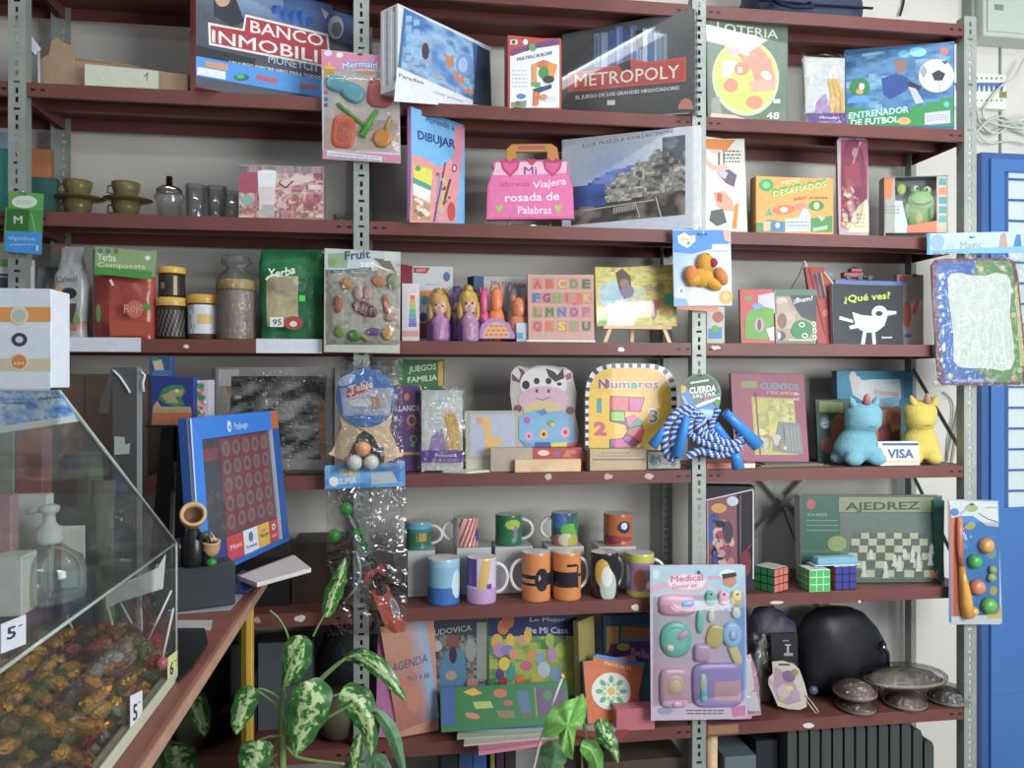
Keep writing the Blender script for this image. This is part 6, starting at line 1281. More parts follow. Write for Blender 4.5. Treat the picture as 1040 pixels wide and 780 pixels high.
def f_(A, s):
	A.rect(496, 625, 586, 706, '4a5a3c'); A.rect(496, 625, 586, 646, '24305c'); A.text('Lo Mejor', 538, 631, 574, 631, 4, 'a8a8b8', 1); A.text('De Mi Casa', 534, 643, 577, 643, 6.5, 'b0b0c0', 2); A.grid([(497, 646), (586, 646), (586, 706), (497, 706)], 24, 18, pal(['6a8a34', '8aa03c', 'a0a840', '5a8a48', '3c6a40'], 6, 6, 71))
	rr = random.Random(5)
	for (x, y, c_) in ((511, 637, 'b86c34'), (516, 630, 'a85c34'), (505, 652, 'c09a34'), (518, 650, 'c9a83c'), (507, 660, 'a878a4'), (515, 660, '7a74b4'), (522, 664, 'c08a60'), (512, 674, 'd0b430'), (508, 685, '54407c'), (519, 684, '3c8a8c'), (534, 676, 'b85a7c'), (541, 665, 'c8843c'), (531, 650, 'b88a74'), (536, 645, 'c8a040'), (548, 668, '7c94b8'), (552, 680, 'a4b0c0'), (560, 664, 'a87a9c'), (569, 660, '9ab43c'), (576, 675, '8a9c3c'), (565, 685, '6a8cb0'), (545, 690, 'b0a43c'), (528, 690, 'c06c34'), (511, 692, '8a3c34'), (558, 650, '86a834')): A.ell(x, y, rr.uniform(4, 7), rr.uniform(5, 9), c_, 9)
carton('children_magazine', 'crowded colourful children poster book with a dark blue title band', 'magazine', 495, 587, 624, zG, .12, .12, .008, '4a5a3c', art=f_, lean=7)
def flat(pts, z, th, c, label, name='magazine', cat='magazine', art=None, m=None, tz=0):
	P = [PZ(x, y, z + th) for x, y in pts]; P = [V((p.x, min(p.y, .29), z + .0004)) for p in P]
	b = MB(); b.prism([p + V((0, 0, th)) for p in P], V((0, 0, -th)), c)
	if art: art(Art(b, Surf(P[0] + V((0, 0, th)), V((1, 0, 0)), V((0, 1, 0)))))
	b.build(name, m or M_PRINT, label=label, cat=cat); return z + th + .0005
z = zG
z = flat([(486, 764), (568, 752), (575, 722), (485, 722)], z, .010, 'b86c84', 'pink book at the bottom of the flat magazine stack', 'flat_book', 'book')
z = flat([(471, 757), (566, 748), (580, 716), (476, 718)], z, .004, 'b0a4a0', 'pale magazine, second from the bottom of the flat stack')
z = flat([(464, 750), (562, 744), (575, 712), (470, 714)], z, .004, '9aa48c', 'greenish magazine in the middle of the flat stack')
z = flat([(462, 742), (562, 740), (572, 710), (468, 710)], z, .004, '8a9cb0', 'bluish magazine second from the top of the flat stack')
zst = z
def f_(A, s):
	A.rect(449, 698, 462, 737, '34508c'); A.rect(463, 698, 560, 736, '1f6a38')
	A.poly([(470, 703), (481, 698.5), (490, 704), (480, 707)], 'c88c34'); A.ell(508, 704, 7, 4.5, 'a85c44', 12); A.poly([(480, 713), (498, 712), (501, 719), (483, 720)], '9aa450'); A.ell(516, 714, 5, 3, '9a5444', 10); A.ell(480, 727, 8, 3, 'b86a5c', 12, rot=.2); A.poly([(504, 722), (521, 722), (524, 729), (507, 729)], '7a6a40'); A.poly([(524, 702), (536, 702), (540, 728), (530, 728)], '4a6480'); A.poly([(543, 698), (575, 700), (566, 727), (548, 727)], '5a4468'); A.line([(543, 698), (545, 728)], 1.2, '8a8434'); A.ell(556, 706, 5, 5, '3f7a48', 9); A.poly([(530, 724), (541, 724), (542, 729), (531, 729)], '5a5a34')
carton('activity_book', 'green activity book with coloured shapes leaning on the flat magazines', 'book', 448, 580, 695, zst + .002, -.005, .0, .006, '1f6a38', '34508c', art=f_, lean=28)
def f_(A, s): A.poly([(588, 636), (604, 630), (604, 726), (588, 726)], '8f8648')
carton('slim_book', 'olive-yellow tall slim book left of the orange mandala book', 'book', 590, 606, 627, zG, .07, .13, .02, '8f8648', '7a7040', lean=2)
def f_(A, s):
	A.rect(616, 625, 660, 636, '1f5870'); A.poly([(632, 636), (660, 638), (660, 650), (630, 648)], 'a85c34'); A.rect(616, 636, 628, 662, 'b88434'); A.poly([(620, 654), (660, 650), (660, 672), (616, 668)], '5c2c6c'); A.ell(633, 657, 7, 4, 'b0a034', 12); A.text('Bella', 641, 665, 659, 669, 8, 'a488ac', 1.5); A.rect(630, 648, 660, 651, '3c7aa8')
carton('colouring_book', 'teal, orange and purple book behind the mandala book', 'book', 614, 661, 624, zG, .15, .15, .02, '1f5870', art=f_, lean=3)
def f_(A, s):
	A.poly([(603, 666), (654, 675), (646, 719), (594, 712)], 'c0602c'); A.poly([(605, 664), (655, 673), (654, 677), (604, 668)], '3c7ab4'); A.text('MANDALAS', 614, 675, 641, 681, 4, 'e0b89c', 1)
	A.ell(620.5, 702, 20, 19, 'c4ccc4', 26)
	for k in range(8): a = 2 * PI * k / 8; A.ell(620.5 + 12 * math.cos(a), 702 + 12 * math.sin(a), 4, 2.6, '5c9a6c', 8, rot=a)
	for k in range(8): a = 2 * PI * (k + .5) / 8; A.ell(620.5 + 7.5 * math.cos(a), 702 + 7.5 * math.sin(a), 2.4, 1.6, '9ab48c', 6, rot=a)
	A.ell(620.5, 702, 4, 4, 'c8a034', 10)
carton('mandala_book', 'orange MANDALAS colouring book with a green flower wheel', 'book', 597, 651, 668, zG + .012, .02, .05, .012, 'c0602c', '3c7ab4', art=f_, lean=12)
z = flat([(574, 744), (630, 752), (648, 728), (596, 722)], zG, .006, '8c3c38', 'dark red booklet at the bottom of the small flat pile', 'flat_book', 'booklet')
z = flat([(578, 738), (622, 744), (640, 724), (600, 718)], z, .005, '9a948c', 'grey booklet in the small flat pile beside the pink box', 'flat_book', 'booklet')
b = MB(); pa = PY(626, 720, -.012); pb = PY(665, 720, -.012); b.rbox((pa.x, -.012, zG + .0006), (pb.x - pa.x, 0, 0), (0, .05, 0), (0, 0, PY(640, 720, -.01).z - zG), 'b0606c', .001); b.build('pink_box', M_PRINT, label='pink red box at shelf edge left of the pink toy card', cat='box')
def lump(px, py, rx, ry, d, c, mname, label, name, cat, bumpy=.12, ryy=None, parent=None, seed=0, base=None, nm='body', rough=.6, m=None):
	p = PY(px, py, d); k = depth(p) / FOC; zb = (base if base is not None else zG) + .001; H = max(.02, p.z + ry * k - zb); b = MB(); n, mm = 24, 16; vs = []
	ce = V((p.x, p.y, zb + H / 2)); ry3 = ryy or rx * k * .6
	b.ball(ce, (rx * k, ry3, H / 2), c, n, mm)
	for i, v in enumerate(b.v):
		dlt = v - ce; f = 1 + (fbm(dlt.x * 40 + seed, dlt.z * 40 + dlt.y * 30, seed) - .5) * bumpy * 2; nv = ce + dlt * f; nv.z = max(nv.z, zb); b.v[i] = nv
	return b.build(nm if parent else name, m or mat(mname, attr=True, rough=rough, bump=.3, bscale=40), parent=parent, **({} if parent else dict(label=label, cat=cat)))
M_CLOTHD = mat('dark_cloth', attr=True, rough=.55, bump=.6, bscale=35)
lump(783, 655, 28, 40, .22, '484054', 'x', 'purplish grey crumpled cloth bag at the back left of the helmet', 'cloth_bag', 'bag', .25, .05, seed=3, m=M_CLOTHD)
def f_(A, s):
	A.rect(786, 645, 810, 700, '1e1f26'); A.line([(797, 655), (803, 655)], 1.4, 'a0a4a8'); A.line([(800, 655), (800, 664)], 2, 'a0a4a8'); A.rect(796, 663, 805, 666, '8a8c90'); A.rect(795, 650, 801, 651.4, '70747a')
carton('dark_tag_pack', 'dark packet with a small pale T mark above the key ring card', 'packet', 785, 811, 643, zG, .12, .12, .01, '1e1f26', art=f_, lean=4)
s = face_on(770, 792, zG, .13, .14, 8, .01); q = thing('grey_bagged_toy', 'grey patterned toy in clear bag left of the dark T packet', 'toy pack', s.at(s.w / 2, 0)); b = MB(); hh = s.uv(780, 642)[1]
b.prism([s.at(.0, 0), s.at(s.w, 0), s.at(s.w * .95, hh * .6), s.at(s.w * .5, hh), s.at(s.w * .1, hh * .7)], -s.N * .01, '6a6a5e'); A = Art(b, s); A.blobs(772, 650, 790, 690, ['4c4c44', '8a8a78', '5a5a50', '9c9c8a'], 26, (.8, 1.6), 3); b.build('toy_card', M_PRINT, parent=q); wrap(s, 0, 0, s.w, hh, .006, q, M_FILM, seed=9)
s = face_on(781, 823, zG, .06, .03, 14, .004); q = thing('key_ring_card', 'white shaped card with pastel kitten print and a dangling clip', 'card', s.at(s.w / 2, 0)); b = MB()
b.prism([s.p(*z) for z in [(784, 672), (795, 671), (806, 674), (812, 680), (817, 694), (820, 706), (819, 718), (812, 721), (800, 720), (790, 717), (785, 705), (780, 694), (781, 688), (785, 684)]], -s.N * .003, 'b0a89c'); A = Art(b, s)
A.poly([(787, 677), (800, 684), (808, 696), (814, 712), (800, 716), (790, 712), (785, 697)], '9a7c90'); A.ell(801, 687, 7, 6, '6a5078', 12, rot=.5); A.ell(807, 683, 4, 4, '8a6a4a', 8); A.ell(796, 702, 7, 7, 'a898a0', 10); A.ell(802, 699, 4, 3, 'b8b060', 8); A.ell(808, 706, 5, 6, 'a08898', 9); A.ell(794, 710, 3, 2.4, 'a8a040', 8); A.rect(791, 674, 802, 676, '3c3840'); A.ell(783, 693, 3, 3, 'b088a0', 9)
b.build('shaped_card', M_PRINT, parent=q)
b = MB(); b.ball(s.p(826, 701), (.016, .012, .014), '4a4468', 10, 8); b.tube([s.p(818, 706, .004), s.p(824, 713, .006), s.p(831, 723, .006), s.p(828, 724, .006), s.p(819, 712, .004)], .0018, 'b4b4a8', 6); b.build('key_clip', M_PLAST, parent=q)
p = PY(855, 668, .19); q = thing('motorcycle_helmet', 'large glossy black rounded helmet-like bag on the lowest visible right shelf', 'helmet', (p.x, p.y, zG))
k = depth(p) / FOC; zb = zG + .001; top = PY(850, 617, .19).z; H = top - zb
b = MB(); prof_x = [(0.0, .0), (.8, .0), (1.0, .12), (1.02, .35), (1.0, .55), (.9, .76), (.7, .92), (.4, 1.0), (0.0, 1.015)]
n = 30; vs = []
for j, (r_, h_) in enumerate(prof_x):
	for kk in range(n):
		a = 2 * PI * kk / n; R = 43 * k * r_ * (1 + .06 * math.cos(2 * a) + .03 * math.sin(5 * a + j)); R *= 1 + (fbm(math.cos(a) * 2 + 5, math.sin(a) * 2 + j * .6, 9) - .5) * .22; vs.append(V((p.x + R * math.cos(a) - .03 * h_ * h_, p.y + R * .52 * math.sin(a), zb + H * h_)))
b.mesh(vs, [(j * n + kk, j * n + (kk + 1) % n, (j + 1) * n + (kk + 1) % n, (j + 1) * n + kk) for j in range(len(prof_x) - 1) for kk in range(n)], '15171c', True); b.build('helmet_shell', mat('black_vinyl', attr=True, rough=.45, spec=.4, bump=.2, bscale=14), parent=q)
b = MB(); c0 = V((p.x + 33 * k, p.y - .055, zb + H * .45)); b.tube([c0 + V((.0, 0, .05)), c0 + V((.02, -.004, .01)), c0 + V((.025, 0, -.05)), c0 + V((-.01, 0, -.10))], .007, '1c1e24', 8); b.build('strap', M_PLAST, parent=q)
b = MB(); b.ball(c0 + V((.0, -.012, .035)), (.006, .004, .006), 'a8acb0', 10, 6); b.ball(c0 + V((.026, -.012, -.03)), (.006, .004, .006), 'a8acb0', 10, 6); b.build('stud', M_CHROME, parent=q)
def cap(px, py, rx, ry, d, z, c, brim, label, ln=.0):
	p = PY(px, py, d); k = depth(p) / FOC; q = thing('bagged_cap', label, 'cap', (p.x, p.y, z), 'caps wrapped in clear film on the lowest visible shelf'); R = rx * k
	zc = z + .001
	b = MB(); nn = 26; vs = []; pr = [(0, 0), (1, 0), (1.03, .15), (.98, .3), (.8, .75), (.45, 1.0), (0, 1.06)]; hh = 1.5 * ry * k
	for (r_, h_) in pr:
		for i in range(nn): a = 2 * PI * i / nn; vs.append(V((p.x + R * r_ * math.cos(a), p.y + .06 * r_ * math.sin(a), zc + hh * h_ + ln * math.cos(a) * r_ + abs(ln))))
	b.mesh(vs, [(j * nn + i, j * nn + (i + 1) % nn, (j + 1) * nn + (i + 1) % nn, (j + 1) * nn + i) for j in range(6) for i in range(nn)], [mix(c, brim, 1 if j == 1 else (fbm(i * .7, j, px) * .4)) for j in range(6) for i in range(nn)], True); b.build('cap_crown', M_CLOTHD, parent=q)
	b = MB(); pts = [V((p.x + R * 1.05 * math.cos(a), p.y + .064 * math.sin(a), zc + hh * .10 + .004 + ln * math.cos(a) + abs(ln))) for a in [2 * PI * i / 28 for i in range(29)]]; b.tube(pts, .0035, brim, 6); b.build('cap_brim', M_PLAST, parent=q)
	b = MB(); vs = []
	for (r_, h_) in [(1.1, .0), (1.16, .25), (1.1, .6), (.9, 1.05), (.5, 1.3), (0, 1.36)]:
		for i in range(nn): a = 2 * PI * i / nn; jj = 1 + (noise(i * .8, h_ * 5, px) - .5) * .12; vs.append(V((p.x + R * r_ * jj * math.cos(a), p.y + .066 * r_ * jj * math.sin(a), zc + hh * h_ + ln * math.cos(a) * r_ + abs(ln))))
	b.mesh(vs, [(j * nn + i, j * nn + (i + 1) % nn, (j + 1) * nn + (i + 1) % nn, (j + 1) * nn + i) for j in range(5) for i in range(nn)], 'ffffff', True); b.build('clear_bag', M_FILM, parent=q)
	return zc + hh
za = cap(869, 714, 17, 6, .045, zG, '4a3634', '8c7460', 'brown bagged cap at the bottom of the left pair')
cap(868, 700, 19, 9, .05, za + .012, '5c4846', 'a08c7c', 'brown-pink bagged cap on top of the left pair')
cap(919, 709, 19, 7, .05, zG, '523e40', '9a8474', 'dusky bagged cap in the middle of the bottom row')
cap(962, 708, 19, 8, .06, zG, '2c332e', '8a8478', 'dark green bagged cap at the right end of the bottom row')
cap(918, 683, 40, 9, .065, zG + .062, '33322f', 'b09c80', 'long dark bagged cap lying across the others', ln=-.004)
# ================================================================== below shelf G
for k in range(13):
	xk = 800 + k * 11.6; p = PY(xk, 760, .06); s = face_on(xk, xk + 9.2, ZS['H'], .03, .03); hh = .313 - max(0, k - 9) ** 2 * .008
	b = MB(); prof = [(0, 0), (.0, hh * .9), (.006, hh), (.0, hh)]
	w = s.w; b.prism([s.at(0, 0), s.at(w, 0), s.at(w, hh - .02), s.at(w * .8, hh - .005), s.at(w * .4, hh), s.at(0, hh - .006)], -s.N * .2, '3a4240')
	b.build('plastic_stool', mat('dark_moulded_plastic', attr=True, rough=.4, bump=.05), label='dark grey moulded plastic tray in the row standing on edge under the shelf', cat='tray', group='dark plastic trays standing on edge')
b = MB(); p = PY(730, 770, .0); b.tube([V((p.x, .06, ZS['H'] + .001)), V((p.x, .06, zG - LIP - .001))], .02, '8a6c4c', 14); b.build('wooden_pole', M_WOOD, label='brown cardboard tube standing right of the centre upright under the shelf', cat='tube')
s = face_on(719, 750, 0, -.002, -.002); u0, v0 = s.uv(719, 746.5); u1, v1 = s.uv(750, 735.5); b = MB(); b.box(s.at(u0, v0), s.U * (u1 - u0), V((0, .0015, 0)), V((0, 0, v1 - v0)), '8f6a4c'); b.build('shelf_label', M_PRINT, label='brown cardboard strip on shelf lip right of centre upright', cat='label')
for k, (x0, x1, c_, l_) in enumerate(((466, 480, '2c4474', 'wide blue binder spine below the magazines, left'), (480.5, 494, '27508c', 'bright blue binder spine below the magazines'), (498, 502.5, '6c7434', 'thin olive book spine right of the blue binders'), (504, 512, '3c2438', 'dark purple book spine right of the olive one'), (513, 524, '2a2c2c', 'black book spine at the right end of the low row'), (448, 465, '1c2a2c', 'dark book spine left of the blue binders'))):
	carton('book_spine' if 0 else 'standing_book', l_, 'book', x0, x1, 761, ZS['H'], .04, .04, .18, c_)
carton('cardboard_box', 'dark brown box low under the middle shelf behind the arrow leaf', 'cardboard box', 600, 695, 772, ZS['H'], .06, .06, .2, '4a4034')
carton('paper_carton', 'grey-white box low under the shelf right of the cardboard tube', 'box', 736, 768, 768, ZS['H'], .05, .05, .2, '5c6870')
carton('dark_bin', 'big dark box under the shelf left of the plastic trays', 'box', 768, 790, 752, ZS['H'], .08, .08, .2, '20242a')
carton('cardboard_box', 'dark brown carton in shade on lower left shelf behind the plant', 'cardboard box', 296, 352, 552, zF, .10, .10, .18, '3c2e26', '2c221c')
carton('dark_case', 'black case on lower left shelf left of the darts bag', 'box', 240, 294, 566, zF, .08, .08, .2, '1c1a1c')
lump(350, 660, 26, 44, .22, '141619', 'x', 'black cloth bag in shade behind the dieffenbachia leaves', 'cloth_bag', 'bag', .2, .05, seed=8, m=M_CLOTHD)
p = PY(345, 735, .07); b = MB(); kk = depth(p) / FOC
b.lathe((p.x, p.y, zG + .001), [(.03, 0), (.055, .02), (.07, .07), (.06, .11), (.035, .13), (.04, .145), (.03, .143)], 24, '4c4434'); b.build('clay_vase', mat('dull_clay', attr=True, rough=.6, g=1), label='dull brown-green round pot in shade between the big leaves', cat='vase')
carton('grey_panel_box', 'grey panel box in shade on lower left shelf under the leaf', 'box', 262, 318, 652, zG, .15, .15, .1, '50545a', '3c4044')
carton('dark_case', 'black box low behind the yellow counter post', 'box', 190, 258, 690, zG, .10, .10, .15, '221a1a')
# ================================================================== things hung on the uprights
def hookfor(px, py, d, label):
	a = PY(px, py, d - .004); b = MB(); b.tube([V((a.x, -.004, a.z + .006)), V((a.x, a.y + .004, a.z + .004)), V((a.x, a.y - .004, a.z)), V((a.x, a.y - .010, a.z + .002)), V((a.x, a.y - .012, a.z + .008))], .0016, 'b0b4b4', 6); b.build('wire_hook', M_CHROME, label=label, cat='hook')
def hang(name, label, cat, poly, d, thick=.0012, col='ffffff', art=None, m=None, dr=None, nm='backing_card', back=None):
	x0 = min(p[0] for p in poly); x1 = max(p[0] for p in poly)
	s = face_on(x0, x1, 1.0, d, d if dr is None else dr); P = [s.p(*p) for p in poly]
	zt = max(p.z for p in P); q = thing(name, label, cat, (sum(p.x for p in P) / len(P), d, min(p.z for p in P)))
	b = MB(); b.prism(P, -s.N * thick, col, back or col); A = Art(b, s)
	if art: art(A, s)
	b.build(nm, m or M_PRINT, parent=q); return q, s
def blister(q, s, px, py, rx, ry, c, name, th=.008, rot=0, m=None, e=2.6, n=22, label=None, off=0, dome=.6):
	"""moulded toy piece lying on the card, super-elliptic outline with a domed front"""
	k = depth(s.p(px, py)) / FOC; b = MB(); rings = []
	lv = [(1.0, 0), (1.0, .45), (.93, .8), (.7, 1.0), (0.001, 1.0 + .1 * dome)]
	for (r_, h_) in lv:
		rings.append([s.p(px + (rx * r_ * math.copysign(abs(math.cos(a)) ** (2 / e), math.cos(a))) * math.cos(rot) - (ry * r_ * math.copysign(abs(math.sin(a)) ** (2 / e), math.sin(a))) * math.sin(rot),
						   py + (rx * r_ * math.copysign(abs(math.cos(a)) ** (2 / e), math.cos(a))) * math.sin(rot) + (ry * r_ * math.copysign(abs(math.sin(a)) ** (2 / e), math.sin(a))) * math.cos(rot), off + .0012 + th * h_) for a in [2 * PI * i / n for i in range(n)]])
	vs = [p for r in rings for p in r]
	b.mesh(vs, [((j + 1) * n + i, (j + 1) * n + (i + 1) % n, j * n + (i + 1) % n, j * n + i) for j in range(len(lv) - 1) for i in range(n)], c, True)
	b.mesh(rings[0], [tuple(range(n))], c); ob = b.build(name, m or M_PLAST, parent=q, label=label); return ob
def stick(q, s, pts, w, c, name, m=None, off=.004, label=None, n=8):
	k = depth(s.p(*pts[0])) / FOC; ww = w if isinstance(w, list) else [w] * len(pts)
	b = MB(); b.tube([s.p(*p, off) for p in pts], [x * k for x in ww], c, n); return b.build(name, m or M_PLAST, parent=q, label=label)
def bubble(q, s, x0, y0, x1, y1, th, name='clear_blister', m=None):
	b = MB(); P = [s.uv(x0, y1), s.uv(x1, y0)]; (u0, v0), (u1, v1) = P; n = 10; vs = []
	for j in range(n + 1):
		for i in range(n + 1):
			a, c = i / n, j / n; e = min(1, min(a, 1 - a, c, 1 - c) * 9); vs.append(s.at(u0 + (u1 - u0) * a, v0 + (v1 - v0) * c, .0015 + th * e + (noise(i * .7, j * .9, x0) - .5) * .002 * e))
	b.mesh(vs, [(j * (n + 1) + i, j * (n + 1) + i + 1, (j + 1) * (n + 1) + i + 1, (j + 1) * (n + 1) + i) for j in range(n) for i in range(n)], 'ffffff', True); b.build(name, m or M_FILMS, parent=q)
def f_(A, s):
	A.poly([(327, 51), (404, 59), (405, 68), (327, 72)], 'c87c9c'); A.poly([(327, 71), (405, 70), (406, 158), (328, 158)], 'b8b4b8'); A.grid([(329, 76), (404, 74), (405, 152), (329, 155)], 14, 14, pal(['c4c0c0', 'b4b0b8', 'c8bcb4', 'b8a8a0'], 4, 4, 7))
	A.ell(333, 54, 4, 3, 'd0c4dc', 10); A.ell(345, 56, 3.5, 3, 'd8ccd0', 10)
	A.poly([(334, 62), (336.5, 68), (342, 69), (338, 72), (340, 78), (334, 75), (328, 78), (330, 72), (327, 69), (332, 68)], 'd0a838'); A.text('Mermaid', 348, 71, 383, 70, 8, '5a8ad0', 5, arc=2); A.text('Mermaid', 348, 71, 383, 70, 7, 'd4dce8', 1, arc=2); A.ell(372, 73, 10, 2.5, 'c8a088', 12)
	A.ell(331, 94, 2.4, 2.4, 'b07088', 8); A.ell(331, 101, 2.4, 2.4, '4a8ab0', 8); A.ell(331, 107, 2.4, 2.4, '8a5a90', 8); A.poly([(328, 152), (406, 158), (406, 165), (328, 161)], 'c07894'); A.poly([(332, 153), (388, 159), (388, 164), (332, 159)], 'c0c4c8'); A.lines(334, 155, 386, 160, 2, '8a9cb0', slope=.08)
	A.grid([(329, 120), (346, 120), (346, 150), (329, 152)], 6, 10, pal(['c09884', 'b8a8a0', 'c8a898'], 4, 4, 2)); A.grid([(362, 122), (404, 122), (405, 150), (362, 152)], 10, 8, pal(['b8a8a0', 'c4a890', '9a9090', 'c8b8b0'], 4, 4, 12)); A.ell(366, 51.5 + 4, 3, 1.2, '5a4048', 10)
q, s = hang('sand_mould_card', 'pink blister card of sand moulds hanging between banking game and puzzle boxes', 'toy pack', [(326.5, 50), (405, 58.5), (407, 166), (327.5, 161.5)], -.022, col='b8a8b0', art=f_)
blister(q, s, 343, 86, 12, 8, '5fa4b4', 'sand_mould', .012, .25); blister(q, s, 359, 95, 12, 9.5, '5fa4b4', 'sand_mould', .013, .5)
blister(q, s, 386, 96, 13, 14, 'b85a58', 'sand_mould', .010, .1, e=3, label='red apron-shaped mould'); blister(q, s, 380, 84, 5, 4, 'b85a58', 'sand_mould', .009)
blister(q, s, 349, 134, 12, 17, 'd0603f', 'sand_tray', .006, .08, e=3.4); blister(q, s, 349, 134, 8, 13, 'b8523c', 'tray_hollow', .0068, .08, e=3.4)
stick(q, s, [(343, 106), (355, 116), (370, 128), (378, 126)], [2.2, 2.0, 2.2, 2], '5f9a34', 'green_spoon'); stick(q, s, [(383, 113), (376, 124), (367, 139)], [1.8, 2.4, 4.2], '4fae2c', 'green_spoon', off=.007)
blister(q, s, 388, 141, 9.5, 9.5, 'c8842c', 'yellow_ladle', .008, e=2); stick(q, s, [(391, 133), (397, 119)], [1.8, 1.4], 'c8a048', 'ladle_handle')
bubble(q, s, 329, 74, 405, 152, .016); hookfor(366, 55, -.022, 'small wire hook at the top of the pink sand mould card')
def f_(A, s):
	A.poly([(10, 195), (44, 198), (42, 232), (9, 230)], '4f9440'); A.ell(25, 205, 13, 6.5, 'c0ccc0', 18); A.lines(17, 203, 33, 208, 2, '8aa890'); A.ell(25, 197.5, 2, 1.5, '2c4a2c', 8)
q, s = hang('sock_pouch', 'green and blue pouch with letter M hanging on the far left upright', 'pouch', [(9.5, 193.5), (44.5, 197), (43, 232), (8.5, 230)], -.03, col='4f9440', art=f_)
sp = Surf(s.at(0, 0, .003), s.U, s.V)
b = MB(); b.prism([sp.p(*z, .008) for z in [(7, 211), (44, 214), (42, 259), (4.5, 256)]], -sp.N * .010, '3f8a3c'); A = Art(b, Surf(sp.at(0, 0, .008), sp.U, sp.V))
A.poly([(7, 212), (30, 213), (29, 235), (6, 234)], '2c6428'); A.text('M', 14, 227, 23, 227, 8, 'a8c49c', 2); A.line([(32, 217), (36, 236)], .8, '8ac06c'); A.poly([(6, 235), (42.5, 236), (41.5, 258.5), (4.8, 255.5)], '2f84cc'); A.text('algodon', 9, 243, 36, 244.5, 4, '9ac8ec', 1); A.lines(10, 247, 36, 250, 1, '7ab4e4'); A.line([(38, 249), (38, 255)], 2.4, 'a8d0f0')
b.build('pouch_body', M_GLOSSP, parent=q); hookfor(25, 197.5, -.03, 'small wire hook at the top of the green and blue pouch')
def f_(A, s):
	A.grid([(330, 253), (406, 256), (406, 357), (330, 357)], 20, 26, pal(['a4a49a', 'b8b4a8', '8f928a', 'c0b8a8', '9aa090'], 5, 6, 91))
	A.poly([(330, 253), (406, 256), (406, 266), (350, 274), (330, 274)], 'a8b8bc'); A.poly([(333, 258), (356, 256), (352, 272), (333, 272)], '7f9a78'); A.text('Fruit', 350, 264, 376, 262, 9, '3c4c60', 2); A.text('set', 366, 271, 380, 271, 7, 'dce4e4', 2)
	A.line([(336, 276), (377, 273)], 2.4, '4a5458'); A.line([(338, 276), (375, 273.4)], 1, 'a0aaa8'); A.poly([(379, 262), (396, 264), (401, 275), (390, 272)], '6a6458'); A.rect(390, 256, 402, 265, 'b4c0b0'); A.line([(378, 268), (402, 278)], 1.6, 'dcdcd4'); A.ell(337, 266, 4, 4, '6f8f50', 8)
	A.rect(331, 350, 405, 357, 'b0b4a4')
q, s = hang('vegetable_toy_card', 'clear blister pack of toy vegetables and eggs hanging at left-centre upright', 'toy pack', [(329.5, 252), (407, 256), (406, 359), (329, 357.5)], -.028, col='a8a89c', art=f_)
for (x, y, rx, ry, c, nm, rt) in ((364, 298, 5, 7.5, 'b89488', 'toy_egg', 0), (374, 298, 5, 7.5, 'c09c8c', 'toy_egg', .1), (352, 288, 6, 6.5, 'b8883c', 'toy_vegetable', .3), (385, 286, 8, 5.5, 'c07848', 'toy_vegetable', .4), (343.5, 309, 4.5, 9, 'b0603c', 'toy_carrot', .05), (392, 310, 3.6, 10, 'b45c40', 'toy_carrot', -.15), (371, 314, 14, 7, '6c3838', 'toy_steak', .45), (400, 286, 7, 9, '7c8668', 'toy_vegetable', 0), (345, 337, 6, 6, '7a9a3c', 'toy_leaf', .2), (360, 341, 7, 6, '3f8a34', 'toy_leaf', .1), (380, 337, 8, 4, '6f5a90', 'toy_vegetable', 0), (394, 338, 6, 8, 'c8963c', 'toy_vegetable', .2), (397, 323, 6, 4, 'b89088', 'toy_vegetable', 0), (370, 343, 6, 2, 'b8a038', 'toy_vegetable', .7)):
	blister(q, s, x, y, rx, ry, c, nm, .010, rt, e=2)
for k in range(4): stick(q, s, [(364 + k * 4.4, 308 + k * 1.6), (361 + k * 5, 318 + k * .8)], .8, 'a88480', 'steak_stripe', off=.0125)
bubble(q, s, 331, 275, 405, 350, .018, m=M_FILM); hookfor(368, 257, -.028, 'small wire hook at the top of the vegetable toy card')
q, s = hang('table_tennis_set', 'clear bag with two table tennis bats and three balls hanging at left-centre upright', 'sports toy', [(346, 370), (404, 372), (404, 470), (344, 468)], -.05, thick=.0008, col='8f8d90', nm='bag_back', m=film('back_film', tint='e8e8ea', refl=.05, rough=.2, bump=.4, wt=.03))
def paddle(tilt, off, hc, blade_c, label, ang, cx, cy, art=None):
	b = MB(); k = depth(s.p(370, 420)) / FOC
	ca, sa = math.cos(ang), math.sin(ang)
	def tr(x, y): return s.p(cx + x * ca - y * sa, cy + x * sa + y * ca, off)
	out = [tr(30 * math.cos(a), 30 * 1.02 * math.sin(a)) for a in [PI * .72 + (2 * PI - PI * .44) * i / 24 for i in range(25)]]
	b.prism([tr(x, y) for (x, y) in [(29.8 * math.cos(a), 30 * math.sin(a)) for a in [2 * PI * i / 30 for i in range(30)]]], -s.N * .004, blade_c, '6a3a3c')
	pb = b.build('bat_blade', M_PRINT, parent=q, label=label)
	b = MB(); b.prism([tr(x, y) for x, y in [(-20, 22), (20, 22), (9, 38), (8.5, 64), (11, 68), (-11, 68), (-8.5, 64), (-9, 38)]], -s.N * .010, hc); b.build('bat_handle', M_PRINT, parent=q); return pb
paddle(0, .004, 'd0b48c', '4a3f4a', 'dark blade of the rear bat', .42, 371, 403)
paddle(0, .013, 'd8bc94', '7a9ad0', None, -.42, 372, 404)
b = MB(); sf = Surf(s.at(0, 0, .0132), s.U, s.V); A = Art(b, sf)
